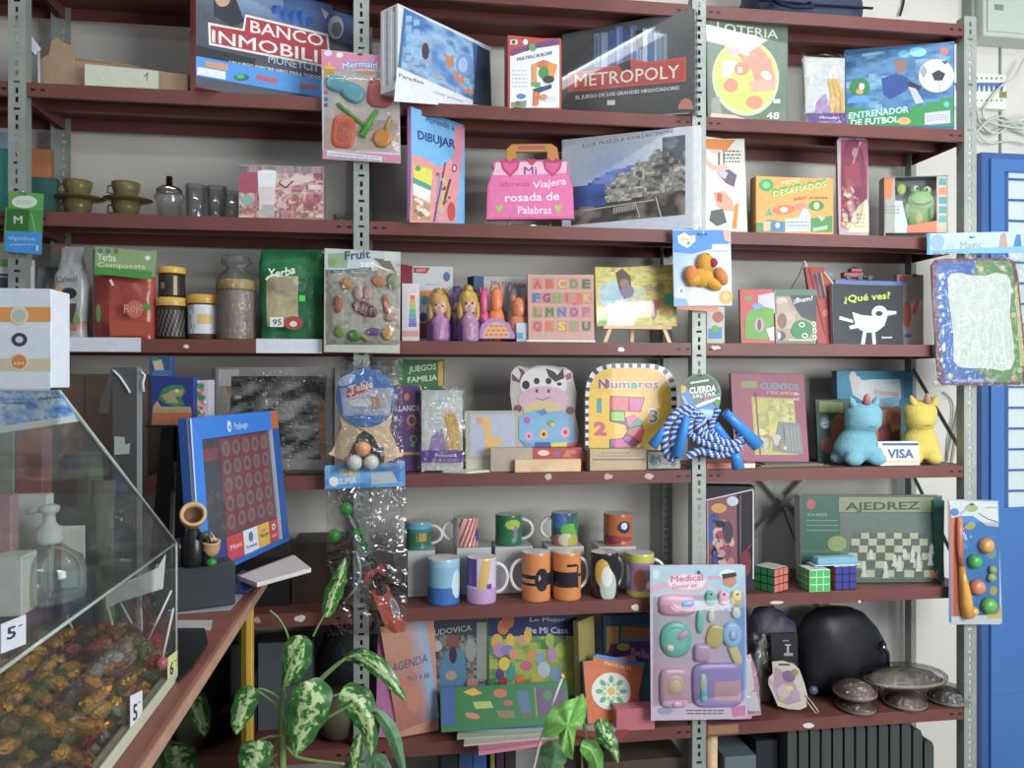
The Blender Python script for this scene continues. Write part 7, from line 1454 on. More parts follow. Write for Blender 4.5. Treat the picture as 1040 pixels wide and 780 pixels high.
A.ell(372, 404, 29.5, 29.6, '3f74b8', 34); A.grid([(345, 394), (399, 394), (396, 422), (349, 422)], 18, 10, lambda u, v: mix(mix('8fa4c4', 'b8b8bc', fbm(u * 3, v * 3, 5)), 'b89884' if u > .6 else '8a9cc8', max(0, fbm(u * 4, v * 4, 8) - .5) * 2))
A.poly([(352, 395), (362, 391), (376, 388), (378, 394), (364, 402), (352, 404)], 'b8504c'); A.text('Table', 355, 399, 379, 393, 7.5, 'e4dcdc', 1.6); A.text('Tennis', 353, 407, 383, 401, 7.5, 'd0c8cc', 1.6); A.ell(366, 409, 12, 4, 'd4d0d0', 14); A.poly([(377, 402), (385, 404), (386, 414), (379, 416)], 'b08878'); A.ell(352, 386, 10, 5, 'a8c0dc', 10, rot=-.5); A.text('PLAY', 360, 424, 370, 424, 4, '5a74a8', 1)
b.build('bat_print', M_GLOSSP, parent=q)
for (x, y, c) in ((369, 455, 'c88a58'), (360.5, 469, 'b4b4b0'), (377, 468.5, 'b4b4b0')):
	b = MB(); k = depth(s.p(x, y)) / FOC; b.ball(s.p(x, y, .016), 8 * k, c, 20, 14); b.build('table_tennis_ball', M_PLAST, parent=q)
b = MB(); A = Art(b, Surf(s.at(0, 0, .0145), s.U, s.V)); A.ell(388, 456, 2, 2.6, '4a6a8a', 8); A.ell(388.5, 461, 2.6, 2.6, '8aa8c0', 8); A.ell(389, 465, 2, 2, 'a85040', 8); b.build('handle_sticker', M_PRINT, parent=q)
u0, v0 = s.uv(340, 479); u1, v1 = s.uv(409, 366); wrap(s, u0, v0, u1, v1, .022, q, M_FILM, seed=21, off=.008)
hookfor(370, 369, -.05, 'small wire hook at the top of the table tennis bag')
def f_(A, s):
	A.grid([(330, 473), (411, 468), (411, 494), (330, 497)], 16, 5, pal(['3c78b4', '5a98d0', '8ab4d8'], 4, 2, 4)); A.text('POLICE', 345, 483, 362, 481, 7, 'c8b830', 3); A.ell(339, 489, 5, 5, 'd8e0e4', 12); A.text('SUPER', 344, 492, 362, 490, 6, 'dce4e8', 2); A.poly([(377, 480), (398, 478), (404, 490), (377, 492)], 'a4b0b8'); A.ell(357, 480, 3, 3, 'c8c040', 8)
q, s = hang('balloon_toy_set', 'tall clear bag with blue header holding green and orange plastic toys', 'toy pack', [(329.5, 474), (411, 468), (412, 493), (330, 497)], -.045, col='4a84bc', art=f_, nm='header_card')
stick(q, s, [(341, 498), (352, 516), (362, 530), (367, 545), (369, 560)], [.8, .8, 1, 1.2, 1.4], '24282c', 'toy_cord', off=-.004)
for (x, y) in ((351.5, 517), (339.5, 544)):
	b = MB(); k = depth(s.p(x, y)) / FOC; b.ball(s.p(x, y, -.002), (6.4 * k, 5 * k, 6.8 * k), '1fae2c', 16, 12); b.build('green_ball', M_PLAST, parent=q)
def ringtube(x, y, rx, ry, w, c, name, rot=0, off=-.003):
	k = depth(s.p(x, y)) / FOC; b = MB(); P = []
	for i in range(21): a = 2 * PI * i / 20; X, Y = rx * math.cos(a), ry * math.sin(a); P.append(s.p(x + X * math.cos(rot) - Y * math.sin(rot), y + X * math.sin(rot) + Y * math.cos(rot), off))
	b.tube(P, w * k, c, 7); b.build(name, M_PLAST, parent=q)
ringtube(365.5, 546, 4, 6, 1.3, '22a030', 'green_scissor_ring', -.2); ringtube(363, 540, 3.4, 3, 1.6, '22a030', 'green_scissor_ring'); ringtube(370, 555, 3, 4, 1.3, '1c8a2a', 'green_scissor_ring', -.3)
stick(q, s, [(354, 523), (358, 532), (362, 538)], 1.0, 'b8c0c0', 'clear_rod', off=-.002); stick(q, s, [(362, 560), (365, 572), (366, 585), (361, 598), (352, 608)], [1.2, 1.5, 1.2, 1.5, 1], 'a8b4b8', 'clear_rod', off=-.002)
k = depth(s.p(385, 600)) / FOC
b = MB(); b.prism([s.p(*z, .004) for z in [(371, 582), (388, 573), (392, 578), (391, 584), (384, 588), (379, 586), (374, 592), (370, 590)]], -s.N * .016, 'b85038', '8a3828'); b.build('orange_muzzle', M_PLAST, parent=q)
b = MB(); b.prism([s.p(*z, .005) for z in [(377, 600), (384, 595), (393, 594), (396, 600), (412, 634), (410, 641), (400, 643), (391, 636)]], -s.N * .020, 'cc5a34', '9a3f28'); A = Art(b, Surf(s.at(0, 0, .005), s.U, s.V)); A.ell(401, 617, 4, 11, 'c0c4c8', 14, rot=-.35); A.ell(401, 617, 2.6, 9, '8a8f98', 12, rot=-.35); b.build('orange_grip', M_PLAST, parent=q)
ringtube(385, 586, 4.5, 4, 1.4, '2c1c20', 'black_ring', 0, .010); ringtube(388, 598, 4, 4.5, 1.4, '2c1c20', 'black_ring', 0, .012); stick(q, s, [(380, 584), (387, 602)], 2.2, '2a1c1e', 'black_trigger_bar', off=.010)
b = MB(); b.tube([s.p(372, 566, -.004), s.p(378, 571, -.004), s.p(384, 590, -.004)], 3 * k, '1f2022', 8); b.build('black_trigger_bar', M_PLAST, parent=q)
u0, v0 = s.uv(332, 645); u1, v1 = s.uv(413, 494); wrap(s, u0, v0, u1, v1, .016, q, film('very_crinkled_film', refl=.14, rough=.09, bump=1.0, bscale=16), seed=31, off=.008, nx=14, ny=26)
hookfor(370, 474, -.045, 'small wire hook at the top of the blue header bag')
def f_(A, s):
	A.poly([(684, 234), (741, 234), (743, 310), (685, 310)], '9fb4d0'); A.grid([(685, 256), (742, 252), (743, 310), (685, 310)], 12, 12, lambda u, v: mix(mix('7fa4d4', 'd4dce0', u * .9), 'd8dcdc', v * .6)); A.poly([(683, 234), (741, 234), (741, 247), (722, 253), (703, 258), (684, 256)], '2f7cc8')
	A.poly([(688, 240), (695, 236), (700, 240), (706, 239), (706, 245), (698, 252), (689, 247)], 'dce0dc'); A.text('duck', 690, 245, 705, 243.5, 4.5, 'c89a40', 2); A.ell(699, 247, 2, 2, '4a9a5c', 7); A.ell(709, 238, 1.6, 1.2, '1c3450', 8); A.ell(716.5, 238, 1.6, 1.2, '1c3450', 8)
	A.poly([(734, 234), (741.5, 234), (741.5, 246), (736, 244)], 'd0987c'); A.rect(723, 248, 739, 255, 'c8d4d8'); A.line([(724, 255), (740, 255)], .8, '5a6a78'); A.lines(729, 258, 740, 268, 3, 'a8b8c8'); A.ell(692, 295, 4, 4, 'c8d4e0', 12); A.text('6', 690.5, 297, 693.5, 297, 4, '48688c', 1); A.ell(737, 302, 7, 7.5, 'd8963c', 16); A.ell(737, 301, 3.6, 3.8, 'e0b46c', 10); A.poly([(685, 302), (697, 304), (700, 310), (685, 310)], '6f9cd4'); A.ell(708, 300, 10, 7, 'c8ccc4', 14)
q, s = hang('duck_toy_card', 'blue and white card with a yellow plush duck hanging below the panorama puzzle', 'toy pack', [(683, 233), (742, 233), (743.5, 310.5), (684.5, 311)], -.03, col='9fb4d0', art=f_)
k = depth(s.p(712, 280)) / FOC
def DB(px, py, rx, ry, c, o=.008, rn=None, nm='duck_body', rot=0, lab=None):
	b = MB(); ex = s.U * math.cos(rot) - s.V * math.sin(rot); ez = s.U * math.sin(rot) + s.V * math.cos(rot)
	b.ball(s.p(px, py, o), (rx * k, rn or min(rx, ry) * k * .8, ry * k), c, 16, 12, ex=ex, ey=s.N, ez=ez); b.build(nm, M_FLEECE, parent=q, label=lab)
b = MB()
for (x, y, rx, ry, rt) in ((715, 268, 9, 11, 0), (712, 282, 12, 10, 0), (704, 285, 9, 6, .4), (721, 288, 12, 6, -.5)):
	ex = s.U * math.cos(rt) + s.V * math.sin(rt); ez = s.V * math.cos(rt) - s.U * math.sin(rt); b.ball(s.p(x, y, .010), (rx * k, 7 * k, ry * k), 'd89a24', 16, 12, ex=ex, ey=s.N, ez=ez)
b.build('duck_body', M_FLEECE, parent=q)
DB(700, 279, 7, 9, 'd08040', nm='duck_foot', o=.013, rot=.2, lab='orange left foot'); DB(731, 281, 6, 10, 'd08040', nm='duck_foot', o=.012, rot=-.5, lab='orange right foot'); DB(721, 268, 5, 5, '9a3436', nm='duck_beak', o=.022, lab='dark red beak'); DB(716, 260.5, 1.6, 1.6, '201c1c', nm='duck_eye', o=.022, rn=.002)
hookfor(713, 239, -.03, 'small wire hook at the top of the duck card')
def f_(A, s): A.poly([(688, 308), (730, 309), (728, 317), (689, 314)], 'c87858')
hang('orange_card', 'second orange-edged card just showing below the duck card', 'card', [(688, 300), (730, 300), (729, 316), (689, 314)], -.024, col='c87858', art=f_)
def f_(A, s):
	A.ell(712, 400, 20.5, 20, '6c7a74', 26); A.poly([(691, 398), (694, 410), (699, 419), (708, 421), (730, 415), (732, 404), (724, 410), (704, 410), (698, 396)], '4f84c0'); A.poly([(695, 390), (703, 382), (715, 379.6), (727, 387), (731, 398), (728, 400), (700, 396)], '3f5c48')
	A.poly([(691.5, 391), (697, 393), (696, 399), (691.4, 399)], 'c89a40'); A.text('CUERDA', 700, 400, 727, 397, 6.5, 'd4dcd4', 3); A.text('SALTAR', 703, 404.5, 727, 401.5, 3.6, 'c8d0cc', 2); A.line([(701, 389), (720, 386)], 2, 'b8c0a8'); A.poly([(706, 412), (716, 407), (731, 403), (731, 405.5), (718, 410), (707, 414.5)], 'd0dcd4'); A.ell(728, 409, 3.4, 4, '3c8a3c', 8); A.ell(717, 405, 3, 2, 'b06a50', 8); A.line([(693, 402), (699, 412), (706, 417)], 2, 'a0b0c8')
q, s = hang('skipping_rope', 'blue and white braided skipping rope with blue handles, round tag, hanging on upright', 'skipping rope', [(712 + 20.5 * math.cos(a), 400 - 21 * math.sin(a)) for a in [2 * PI * i / 26 for i in range(26)]], -.055, col='6c7a74', art=f_, nm='round_tag')
blister(q, s, 716, 421, 10.5, 6, '7fa4cc', 'tag_clip', .004)
RB = ('2c5494', 'b8c4d8')
def rope(pts, off, name='braided_rope', w=4.0):
	P3 = []; Q = [(x, y) for x, y in pts]
	for i in range(len(Q) - 1):
		p0 = Q[max(i - 1, 0)]; p1 = Q[i]; p2 = Q[i + 1]; p3 = Q[min(i + 2, len(Q) - 1)]
		for kk in range(14):
			t = kk / 14; P3.append(tuple(.5 * (2 * p1[c] + (p2[c] - p0[c]) * t + (2 * p0[c] - 5 * p1[c] + 4 * p2[c] - p3[c]) * t * t + (3 * p1[c] - p0[c] - 3 * p2[c] + p3[c]) * t ** 3) for c in (0, 1)))
	P3.append(Q[-1]); k = depth(s.p(*Q[0])) / FOC
	b = MB(); b.tube([s.p(x, y, off + .002 * math.sin(j * .35)) for j, (x, y) in enumerate(P3)], w * k, RB[0], 10, cfn=lambda j, kk: RB[1] if ((kk + j) % 5) < 2 else RB[0]); b.build(name, M_MATTE, parent=q)
rope([(702, 414), (688, 418), (678, 430), (674, 446), (677, 462), (686, 467)], .006); rope([(706, 417), (694, 422), (685, 434), (682, 450), (686, 465)], .012); rope([(705, 418), (699, 426), (698, 438), (706, 446), (722, 452), (738, 456), (750, 454)], .016)
rope([(709, 421), (706, 430), (710, 440), (724, 446), (740, 450), (750, 444), (748, 434)], .020); rope([(697, 463), (710, 458), (728, 462), (742, 458), (752, 448), (749, 438)], .008); rope([(712, 424), (716, 438), (724, 452), (736, 458)], .003); rope([(729, 416), (724, 426), (722, 436), (728, 444)], .002, w=3.2)
def handle(p0, p1, w0, w1, off, label):
	k = depth(s.p(*p0)) / FOC; b = MB(); b.tube([s.p(*p0, off), s.p(p0[0] * .8 + p1[0] * .2, p0[1] * .8 + p1[1] * .2, off), s.p(*p1, off)], [w0 * k, w0 * 1.1 * k, w1 * k], '2484d8', 16); b.build('rope_handle', M_PLAST, parent=q)
handle((694, 423), (684, 463), 3.8, 6.5, .028, ''); handle((676, 433), (662, 453), 3, 6, .004, ''); handle((733, 418), (766, 452), 4.5, 7, .024, ''); handle((744, 460), (748, 475), 5, 6.4, .014, ''); handle((726, 430), (738, 450), 4, 6, .0, '')
hookfor(712, 382, -.055, 'small wire hook at the top of the skipping rope tag')
def f_(A, s):
	A.poly([(744, 700), (762, 666), (770, 690), (773, 726), (740, 730)], 'c08aa4'); A.lines(752, 690, 766, 700, 2, 'd8c0d0'); A.poly([(752, 674), (762, 668), (766, 700), (757, 708)], 'd4ccd0'); A.poly([(757, 706), (768, 702), (772, 722), (760, 722)], 'c8c8cc')
q, s = hang('doctor_set_card', 'pink card with crinkled clear bubble mostly hidden behind the nursing toy card', 'toy pack', [(742, 690), (750, 670), (762, 664), (768, 680), (773, 724), (766, 722), (763, 730), (742, 731)], -.022, col='b888a0', art=f_)
u0, v0 = s.uv(744, 726); u1, v1 = s.uv(773, 662); wrap(s, u0, v0, u1, v1, .008, q, M_FILM, seed=41)
def f_(A, s):
	A.grid([(661, 575), (757, 574), (758, 727), (661, 730)], 16, 24, lambda u, v: mix(mix('a8b4bc', 'b8a0b4', min(1, v * 1.4)), '8aa4c8', max(0, u * 3 - 2.1) * .7)); A.poly([(661, 576), (755, 574), (756, 586), (661, 602)], '9cb8c4'); A.poly([(661, 596), (700, 584), (700, 588), (661, 602)], 'c894b4')
	A.ell(666, 583, 4, 5, 'b8ccd0', 10); A.ell(697, 591, 21, 9, 'd4a8b8', 22); A.ell(697, 591, 19, 7.5, 'd8c4cc', 22); A.text('Medical', 681, 591, 714, 589, 6.5, 'b87088', 2); A.text('Doctor set', 683, 597.5, 708, 596, 4.5, 'b87c90', 2)
	A.ell(739, 589, 13, 12, '8ab8c8', 20); A.ell(739, 583, 9, 5, 'c0d4d8', 14); A.poly([(733, 584), (746, 582), (748, 592), (742, 597), (734, 594)], 'b07c60'); A.poly([(733, 583), (747, 581), (748, 585), (734, 588)], '40302c'); A.ell(710, 581, 2, 2, '40484c', 8); A.rect(719, 585, 732, 588, 'c88ca4')
	A.poly([(746, 620), (757, 616), (758, 700), (750, 700)], '6f94c4'); A.poly([(661, 716), (757, 712), (758, 728), (661, 732)], 'b4a4b4'); A.lines(697, 720, 735, 726, 2, '5a5864'); A.poly([(742, 718), (757, 716), (757, 727), (744, 728)], 'b06a98'); A.ell(675, 722, 8, 4, '8a8ca0', 10)
q, s = hang('nursing_toy_card', 'large pastel blister card of pink nursery toys hanging at the lower centre upright', 'toy pack', [(660, 574), (754, 573), (757, 577), (759.5, 726), (754, 730), (661, 732)], -.045, col='b0a4b4', art=f_)
blister(q, s, 687, 614, 18.5, 10.5, 'c490a4', 'pink_case', .014, .02, e=4); blister(q, s, 696.5, 612, 7.5, 4, '7fa0d0', 'blue_toy', .018, -.15, e=2); b = MB(); 
blister(q, s, 721, 607, 5, 7.5, '5aa89c', 'mint_bottle', .010, 0); blister(q, s, 733.5, 607, 4.6, 7.5, 'cc98a8', 'pink_bottle', .010, 0); blister(q, s, 747, 607, 5.2, 8, 'c4bc78', 'yellow_bottle', .010, 0)
for (x, c) in ((721, '8a3c48'), (734, 'a84058'), (747.5, 'b03c40')): blister(q, s, x, 602.5, 1.8, 1.6, c, 'bottle_dot', .0118, 0, e=2)
blister(q, s, 686, 649, 16, 18, '5cb0a0', 'mint_basin', .010, 0, e=2.2); blister(q, s, 686, 649, 12.5, 14, '70b8a8', 'basin_hollow', .011, 0, e=2.2); blister(q, s, 692, 644, 7, 4, 'b494b8', 'lilac_toy', .014, -.7); blister(q, s, 679, 657, 4, 3.4, 'c8ccac', 'cream_toy', .014, 0)
blister(q, s, 710.5, 631, 3.6, 12, '6cb8a4', 'mint_tube', .008, 0); blister(q, s, 721.5, 626, 3.4, 6, 'c0c8b8', 'pale_piece', .008, 0, e=2); blister(q, s, 747, 622, 4.6, 6, 'c0ccc4', 'pale_piece', .008, 0, e=2)
blister(q, s, 726, 646, 9, 12, 'b4a860', 'yellow_brush', .007, .3); blister(q, s, 746, 664, 5, 12, 'c4b47c', 'yellow_brush', .007, -.4); blister(q, s, 742.5, 644, 10, 13, '8ab4dc', 'blue_mirror', .012, 0, e=2); blister(q, s, 742.5, 644, 5, 7, '6a94cc', 'mirror_ring', .014, 0, e=2); blister(q, s, 742.5, 644, 3.4, 5, 'a8bcd0', 'mirror_glass', .0152, 0, e=2)
blister(q, s, 712.5, 662.5, 8.5, 9, 'ac90b4', 'lilac_cup', .013, .05, e=4)
blister(q, s, 684.5, 698, 15, 20, 'bc94a8', 'pink_clock', .011, 0, e=4.5); blister(q, s, 685, 695, 10.5, 11.5, 'b89c88', 'clock_face', .013, 0, e=2.2); blister(q, s, 685, 695, 7, 8, 'c8ac90', 'clock_centre', .014, 0, e=2); blister(q, s, 686, 714, 5, 3.5, 'b490b0', 'lilac_knob', .014, 0, e=2)
blister(q, s, 728, 695, 25.5, 22.5, '8a7ab4', 'violet_tray', .012, -.02, e=5); blister(q, s, 735.5, 700, 16.5, 13, 'b08c98', 'tray_floor', .0128, 0, e=8); blister(q, s, 712.5, 692, 4, 10, '9ab8a0', 'mint_spoon', .016, 0); blister(q, s, 713, 704, 3.8, 8, '58aca8', 'mint_spoon', .017, 0)
bubble(q, s, 663, 602, 756, 717, .022); hookfor(710, 581, -.045, 'small wire hook at the top of the nursing toy card')
def f_(A, s):
	A.poly([(944, 237), (1040, 236), (1040, 256), (943, 258)], 'a4c0cc'); A.ell(952, 246, 7.5, 8, '7fa0c8', 14); A.ell(965, 250, 5, 4, '94b0c8', 10); A.text('Magic', 975, 253, 997, 252, 8, '8090a4', 1); A.poly([(1016, 238), (1021, 236), (1024, 252), (1014, 253)], 'a88c78'); A.poly([(1032, 238), (1036, 238), (1038, 254), (1028, 254)], '3c74b0'); A.poly([(943, 254), (1040, 250), (1040, 257), (943, 258)], '6fa4c8'); A.ell(987, 241, 3, 1, '303438', 10); A.poly([(942, 237), (944.5, 237), (944, 258), (941, 258)], '3c90cc')
q, s = hang('drawing_mat_pack', 'clear pack with a blue and green framed white drawing mat hanging on the right upright', 'toy pack', [(941.5, 237), (1046, 235), (1046, 256), (941.5, 258.5)], -.035, col='a4c0cc', art=f_, nm='header_card')
s0 = Surf(s.at(0, 0, -.006), s.U, s.V)
b = MB(); def_o = [(946, 270), (950, 264), (958, 262.5), (1024, 262), (1031, 266), (1034, 280), (1038, 320), (1042, 360), (1043, 388), (1038, 391), (958, 391), (953, 385), (949, 330)]
b.prism([s0.p(*z) for z in def_o], -s.N * .006, '7a4c5c'); A = Art(b, s0)
A.poly([(951, 267), (990, 265), (990, 388), (959, 389), (955, 350), (951, 300)], '3f70b8'); A.poly([(990, 265), (1022, 265), (1028, 268), (1032, 300), (1034, 340), (1038, 372), (1038, 388), (990, 388)], '64945c'); A.poly([(1030, 290), (1033, 290), (1041, 372), (1036, 372)], 'b8b87c'); A.poly([(957, 372), (1000, 378), (1000, 389), (959, 389)], '4a74b4')
rr = random.Random(9)
for _ in range(16): x = rr.uniform(953, 958); y = rr.uniform(270, 380); A.ell(x + (y - 270) * .03, y, 1.4, 2.2, 'c8d4e0', 7)
for (x, y, c) in ((996, 273, 'd0b090'), (1018, 272, 'd0b8a0'), (965, 382, 'c8b890'), (1003, 382, '9a7c60'), (1030, 384, 'c89080'), (1036, 376, 'b8b880'), (1029, 320, 'c0b890'), (1030, 352, '94b888')): A.ell(x, y, 3, 3, c, 8)
A.poly([(962, 284), (966, 278), (975, 277), (985, 279.5), (1000, 280), (1012, 277), (1022, 279), (1026, 284), (1026.5, 300), (1025, 318), (1029, 345), (1030, 366), (1027, 374), (1018, 377), (1004, 374), (984, 374), (974, 373), (968, 366), (968, 340), (964, 310)], 'c9d4cc'); A.text('Aqua Doodle Magic', 970, 388, 1012, 387, 4, 'c0c8e0', 1.5)
A.line([(992, 342), (1001, 372)], 1.8, 'd4dcd4')
b.build('drawing_mat', M_GLOSSP, parent=q)
u0, v0 = s.uv(947, 393); u1, v1 = s.uv(1046, 258); wrap(s, u0, v0, u1, v1, .010, q, M_FILM, seed=51, off=.003); hookfor(987, 241, -.035, 'small wire hook at the top of the drawing mat pack')
def f_(A, s):
	A.rect(963.5, 508, 1015, 632, '3c78b8'); A.poly([(963.5, 508), (969, 508), (972, 632), (966, 632)], 'b06a54'); A.poly([(966, 518), (974, 516), (976, 626), (966, 628)], 'b86c50'); A.poly([(963.5, 508), (1013, 509), (1014, 535), (1002, 534), (988, 524), (974, 524), (966, 526)], 'b4bcbc'); A.ell(969, 520, 4.5, 4, '3c74b8', 10); A.ell(986, 516, 7, 4, '8a9c60', 12); A.line([(974, 522), (985, 515)], 2, 'a090b0'); A.line([(993, 521), (1003, 527), (1013, 530)], 1, '5c6064'); A.lines(1001, 514, 1012, 517, 1, '7c8484'); A.ell(987, 512, 2.4, 1.4, '383c40', 8)
	A.ell(985, 534, 6, 3.6, 'a8a458', 10, rot=-.3); A.ell(979, 555, 4, 3, '5c90c8', 8); A.ell(1007, 562, 5, 6, '6f9a88', 9); A.ell(1009, 600, 4, 5, 'a8a048', 9); A.ell(983, 606, 6, 3, '6a98cc', 9); A.poly([(966, 626), (1016, 624), (1016, 634), (966, 634)], 'a8acb0'); A.poly([(1002, 622), (1017, 618), (1017, 628), (1002, 628)], 'a0a050'); A.ell(1010, 618, 6, 6, '8c7c74', 10)
q, s = hang('baseball_toy_card', 'blue blister card with orange and yellow bat and coloured balls at the right upright', 'toy pack', [(962.5, 507), (1013.5, 508), (1018, 633), (965.5, 634.5)], -.03, col='9aa8b0', art=f_)
stick(q, s, [(972.5, 525), (972.5, 545), (973, 560), (974, 574)], [2.6, 3.2, 3.2, 2.6], 'c07058', 'bat_grip', off=.010, n=12); stick(q, s, [(974, 574), (976, 590), (978.5, 610), (980.5, 626)], [2.6, 4.2, 6.2, 5.6], 'd0962c', 'bat_barrel', off=.012, n=12)
for (x, y, r, c, nm) in ((999.5, 553.5, 8, 'c89048', 'toy_ball'), (988, 569.5, 7.4, '34a048', 'toy_ball'), (990.5, 595.5, 8, 'c87858', 'toy_ball'), (1002, 614, 8, '58a444', 'toy_ball'), (1006, 578, 4, '9ab048', 'toy_ball'), (1005, 586, 4.4, 'a0b460', 'toy_ball'), (987, 620, 4.6, 'd0a038', 'toy_ball')):
	b = MB(); k = depth(s.p(x, y)) / FOC; b.ball(s.p(x, y, .010), (r * k, r * k * .8, r * k), c, 18, 12, ex=s.U, ey=s.N, ez=s.V); b.build(nm, M_PLAST, parent=q)
bubble(q, s, 968, 530, 1015, 626, .022); hookfor(987, 512, -.03, 'small wire hook at the top of the baseball toy card')
# ================================================================== counter at the left
ZC = .95; XE = .688; YF = -.215
q = thing('display_counter', 'long glass-sided shop counter with reddish wood top and yellow corner post', 'counter', (0, -.9, 0))
b = MB(); b.rbox((-1.2, -2.05, ZC - .028), (XE + 1.2, 0, 0), (0, YF + 2.05, 0), (0, 0, .028), 'ffffff', .004); b.build('counter_top', M_DARKWOOD, parent=q)
b = MB(); b.abox(XE - .002, -2.05, ZC - .026, XE + .003, YF, ZC - .004, 'a8785c'); b.build('top_edge_band', mat('worn_edge_band', 'a8806a', rough=.5, var=.12, vscale=20), parent=q)
M_YEL = mat('yellow_paint', 'd2a61c', rough=.4, var=.05, vscale=10)
M_YELD = mat('dull_yellow_green_seal', '8f8c34', rough=.5)
b = MB(); b.rbox((XE - .055, YF - .045, .0), (.028, 0, 0), (0, .028, 0), (0, 0, ZC - .029), 'ffffff', .002); b.build('corner_post', M_YEL, parent=q)
b = MB(); b.rbox((XE - .075, YF - .04, .0), (.018, 0, 0), (0, .02, 0), (0, 0, ZC - .029), 'ffffff', .002); b.build('corner_seal', M_YELD, parent=q)
b = MB(); b.rbox((XE - .055, -2.0, .0), (.028, 0, 0), (0, .028, 0), (0, 0, ZC - .029), 'ffffff', .002); b.build('corner_post', M_YEL, parent=q)
b = MB(); b.abox(XE - .045, -1.97, .12, XE - .040, YF - .05, ZC - .03, 'ffffff'); b.build('side_glass', film('counter_glass', tint='9aa4a0', refl=.10, rough=.03, bump=0), parent=q)
b = MB(); b.abox(-1.15, YF - .03, .12, XE - .08, YF - .024, ZC - .03, 'ffffff'); b.build('end_glass', MATS['counter_glass'], parent=q)
b = MB(); b.abox(-1.2, -2.0, 0, XE - .05, YF - .05, .12, 'ffffff'); b.build('plinth', mat('dark_plinth', '2a2220', rough=.6), parent=q)
b = MB(); b.abox(-1.15, -1.95, .5, XE - .09, YF - .08, .512, 'ffffff'); b.build('inner_shelf', mat('dark_inner_shelf', '4a342c', rough=.5), parent=q)
b = MB(); b.abox(-1.15, -1.2, .12, XE - .35, -1.18, ZC - .03, 'ffffff'); b.build('inner_panel', MATS['dark_plinth'], parent=q)
for k in range(5):
	b = MB(); b.rbox((XE - .28 - .03 * k, -1.7 + .27 * k, .5125), (.16, 0, 0), (0, .2, 0), (0, 0, .06 + .03 * (k % 3)), ['5c2a28', '3c3a40', '6a5a48', '44302c', '2f3a38'][k], .002)
	b.build('stock_box', M_PRINT, label=['dull red', 'charcoal', 'tan', 'brown', 'dark green'][k] + ' stock box on the inner shelf of the glass counter', cat='box')
def quadbox(name, label, cat, pts, z, th, c, art=None, m=None, group=None):
	P = [PZ(x, y, z + th) for x, y in pts]; b = MB(); b.prism([V((p.x, p.y, z + .0005 + th)) for p in P], V((0, 0, -th)), c)
	if art:
		A = Art(b, Surf(V((P[0].x, P[0].y, z + .0005 + th)), V((1, 0, 0)), V((0, 1, 0)))); art(A)
	b.build(name, m or M_PRINT, label=label, cat=cat, group=group); return z + th + .001
zz = quadbox('brochure', 'blue brochure peeking out on counter right of the black box', 'brochure', [(222, 599), (250, 602), (272, 585), (246, 579)], ZC, .0015, '4a6ca0', art=lambda A: (A.poly([(236, 596), (256, 594), (264, 588), (248, 586)], '6a8cc0')))
quadbox('brochure', 'blue and white brochure under the front of the black box', 'brochure', [(168, 624), (234, 619), (247, 604), (184, 604)], ZC, .0015, '9aa8b4', art=lambda A: (A.poly([(180, 620), (214, 617), (222, 606), (196, 607)], '3a6cb8'), A.poly([(216, 617), (233, 616), (241, 606), (225, 606)], '8fa4b0')))
b = MB()
zz = ZC + .002
for k in range(4):
	P = [PZ(x + k, y, zz + .012) for x, y in [(240, 584), (258, 591), (313, 576), (296, 563)]]
	P = [V((p.x, min(p.y, -.0), zz)) for p in P]; b2 = MB(); b2.prism([p + V((0, 0, .010)) for p in P], V((0, 0, -.010)), ['8c5a54', 'c4bcb8', 'a88a88', 'c8c2c0'][k])
	b2.build('paper_stack_booklet', M_PRINT, label=['lowest reddish', 'second whitish', 'third pinkish', 'top whitish'][k] + ' booklet of the stack under the blue coin board', cat='booklet'); zz += .0108
ztop = zz
Zb = 1.70; z0 = ZC + .0035
pl_ = PD(181, 600, Zb); pr_ = PD(239, 600, Zb + .06); U = (pr_ - pl_); U.z = 0; wB = U.length; U.normalize(); NB = V((U.y, -U.x, 0)); s = Surf(V((pl_.x, pl_.y, z0)), U, V((0, 0, 1))); hB = PD(181, 577, Zb).z - z0
b = MB(); b.rbox(s.at(-.05, 0), s.U * (wB + .05), -NB * .065, s.V * hB, '33373e', .003); b.build('black_box', M_PLAST, label='low charcoal black box on counter carrying the two small pot figurines', cat='box'); zbb = z0 + hB
def matecup(px, py, Z, r, tilt, label, extra):
	p = PD(px, py, Z); q = thing('pot_figurine', label, 'figurine', (p.x, p.y, zbb)); ax = tilt.normalized()
	b = MB(); pr = [(.0, -r * 1.1), (r * .5, -r * 1.05), (r * .9, -r * .6), (r * 1.05, 0), (r * 1.0, r * .5), (r * 1.06, r * .62), (r * 1.06, r * .8), (r * .8, r * .82), (r * .74, r * .4), (r * .6, -.2 * r), (0, -r * .4)]
	b.lathe(p, pr, 26, lambda j, a: 'b89264' if j < 6 else ('c4a070' if j < 8 else '7a5a3c'), ax=ax); b.build('pot', mat('tan_leatherlike', attr=True, rough=.5), parent=q)
	return q, p
toC = (CAM - PD(208, 535, 1.74)).normalized()
q, p = matecup(196, 525, 1.72, .026, toC + V((.05, 0, .35)), 'large tan pot-mouthed figurine with dark body on the black box', 0)
b = MB(); zb_ = zbb + .0006; H = p.z - .024 - zb_
b.lathe((p.x, p.y + .004, zb_), [(.022, 0), (.026, H * .2), (.024, H * .7), (.012, H * .95), (.010, H * 1.05)], 18, '1c1c20'); b.build('figurine_body', M_PLAST, parent=q)
for dx_ in (-.03, .028): b = MB(); b.lathe((p.x + dx_, p.y + .0, zb_), [(.011, 0), (.012, H * .5), (.008, H * .75)], 12, '18181c'); b.build('figurine_arm', M_PLAST, parent=q)
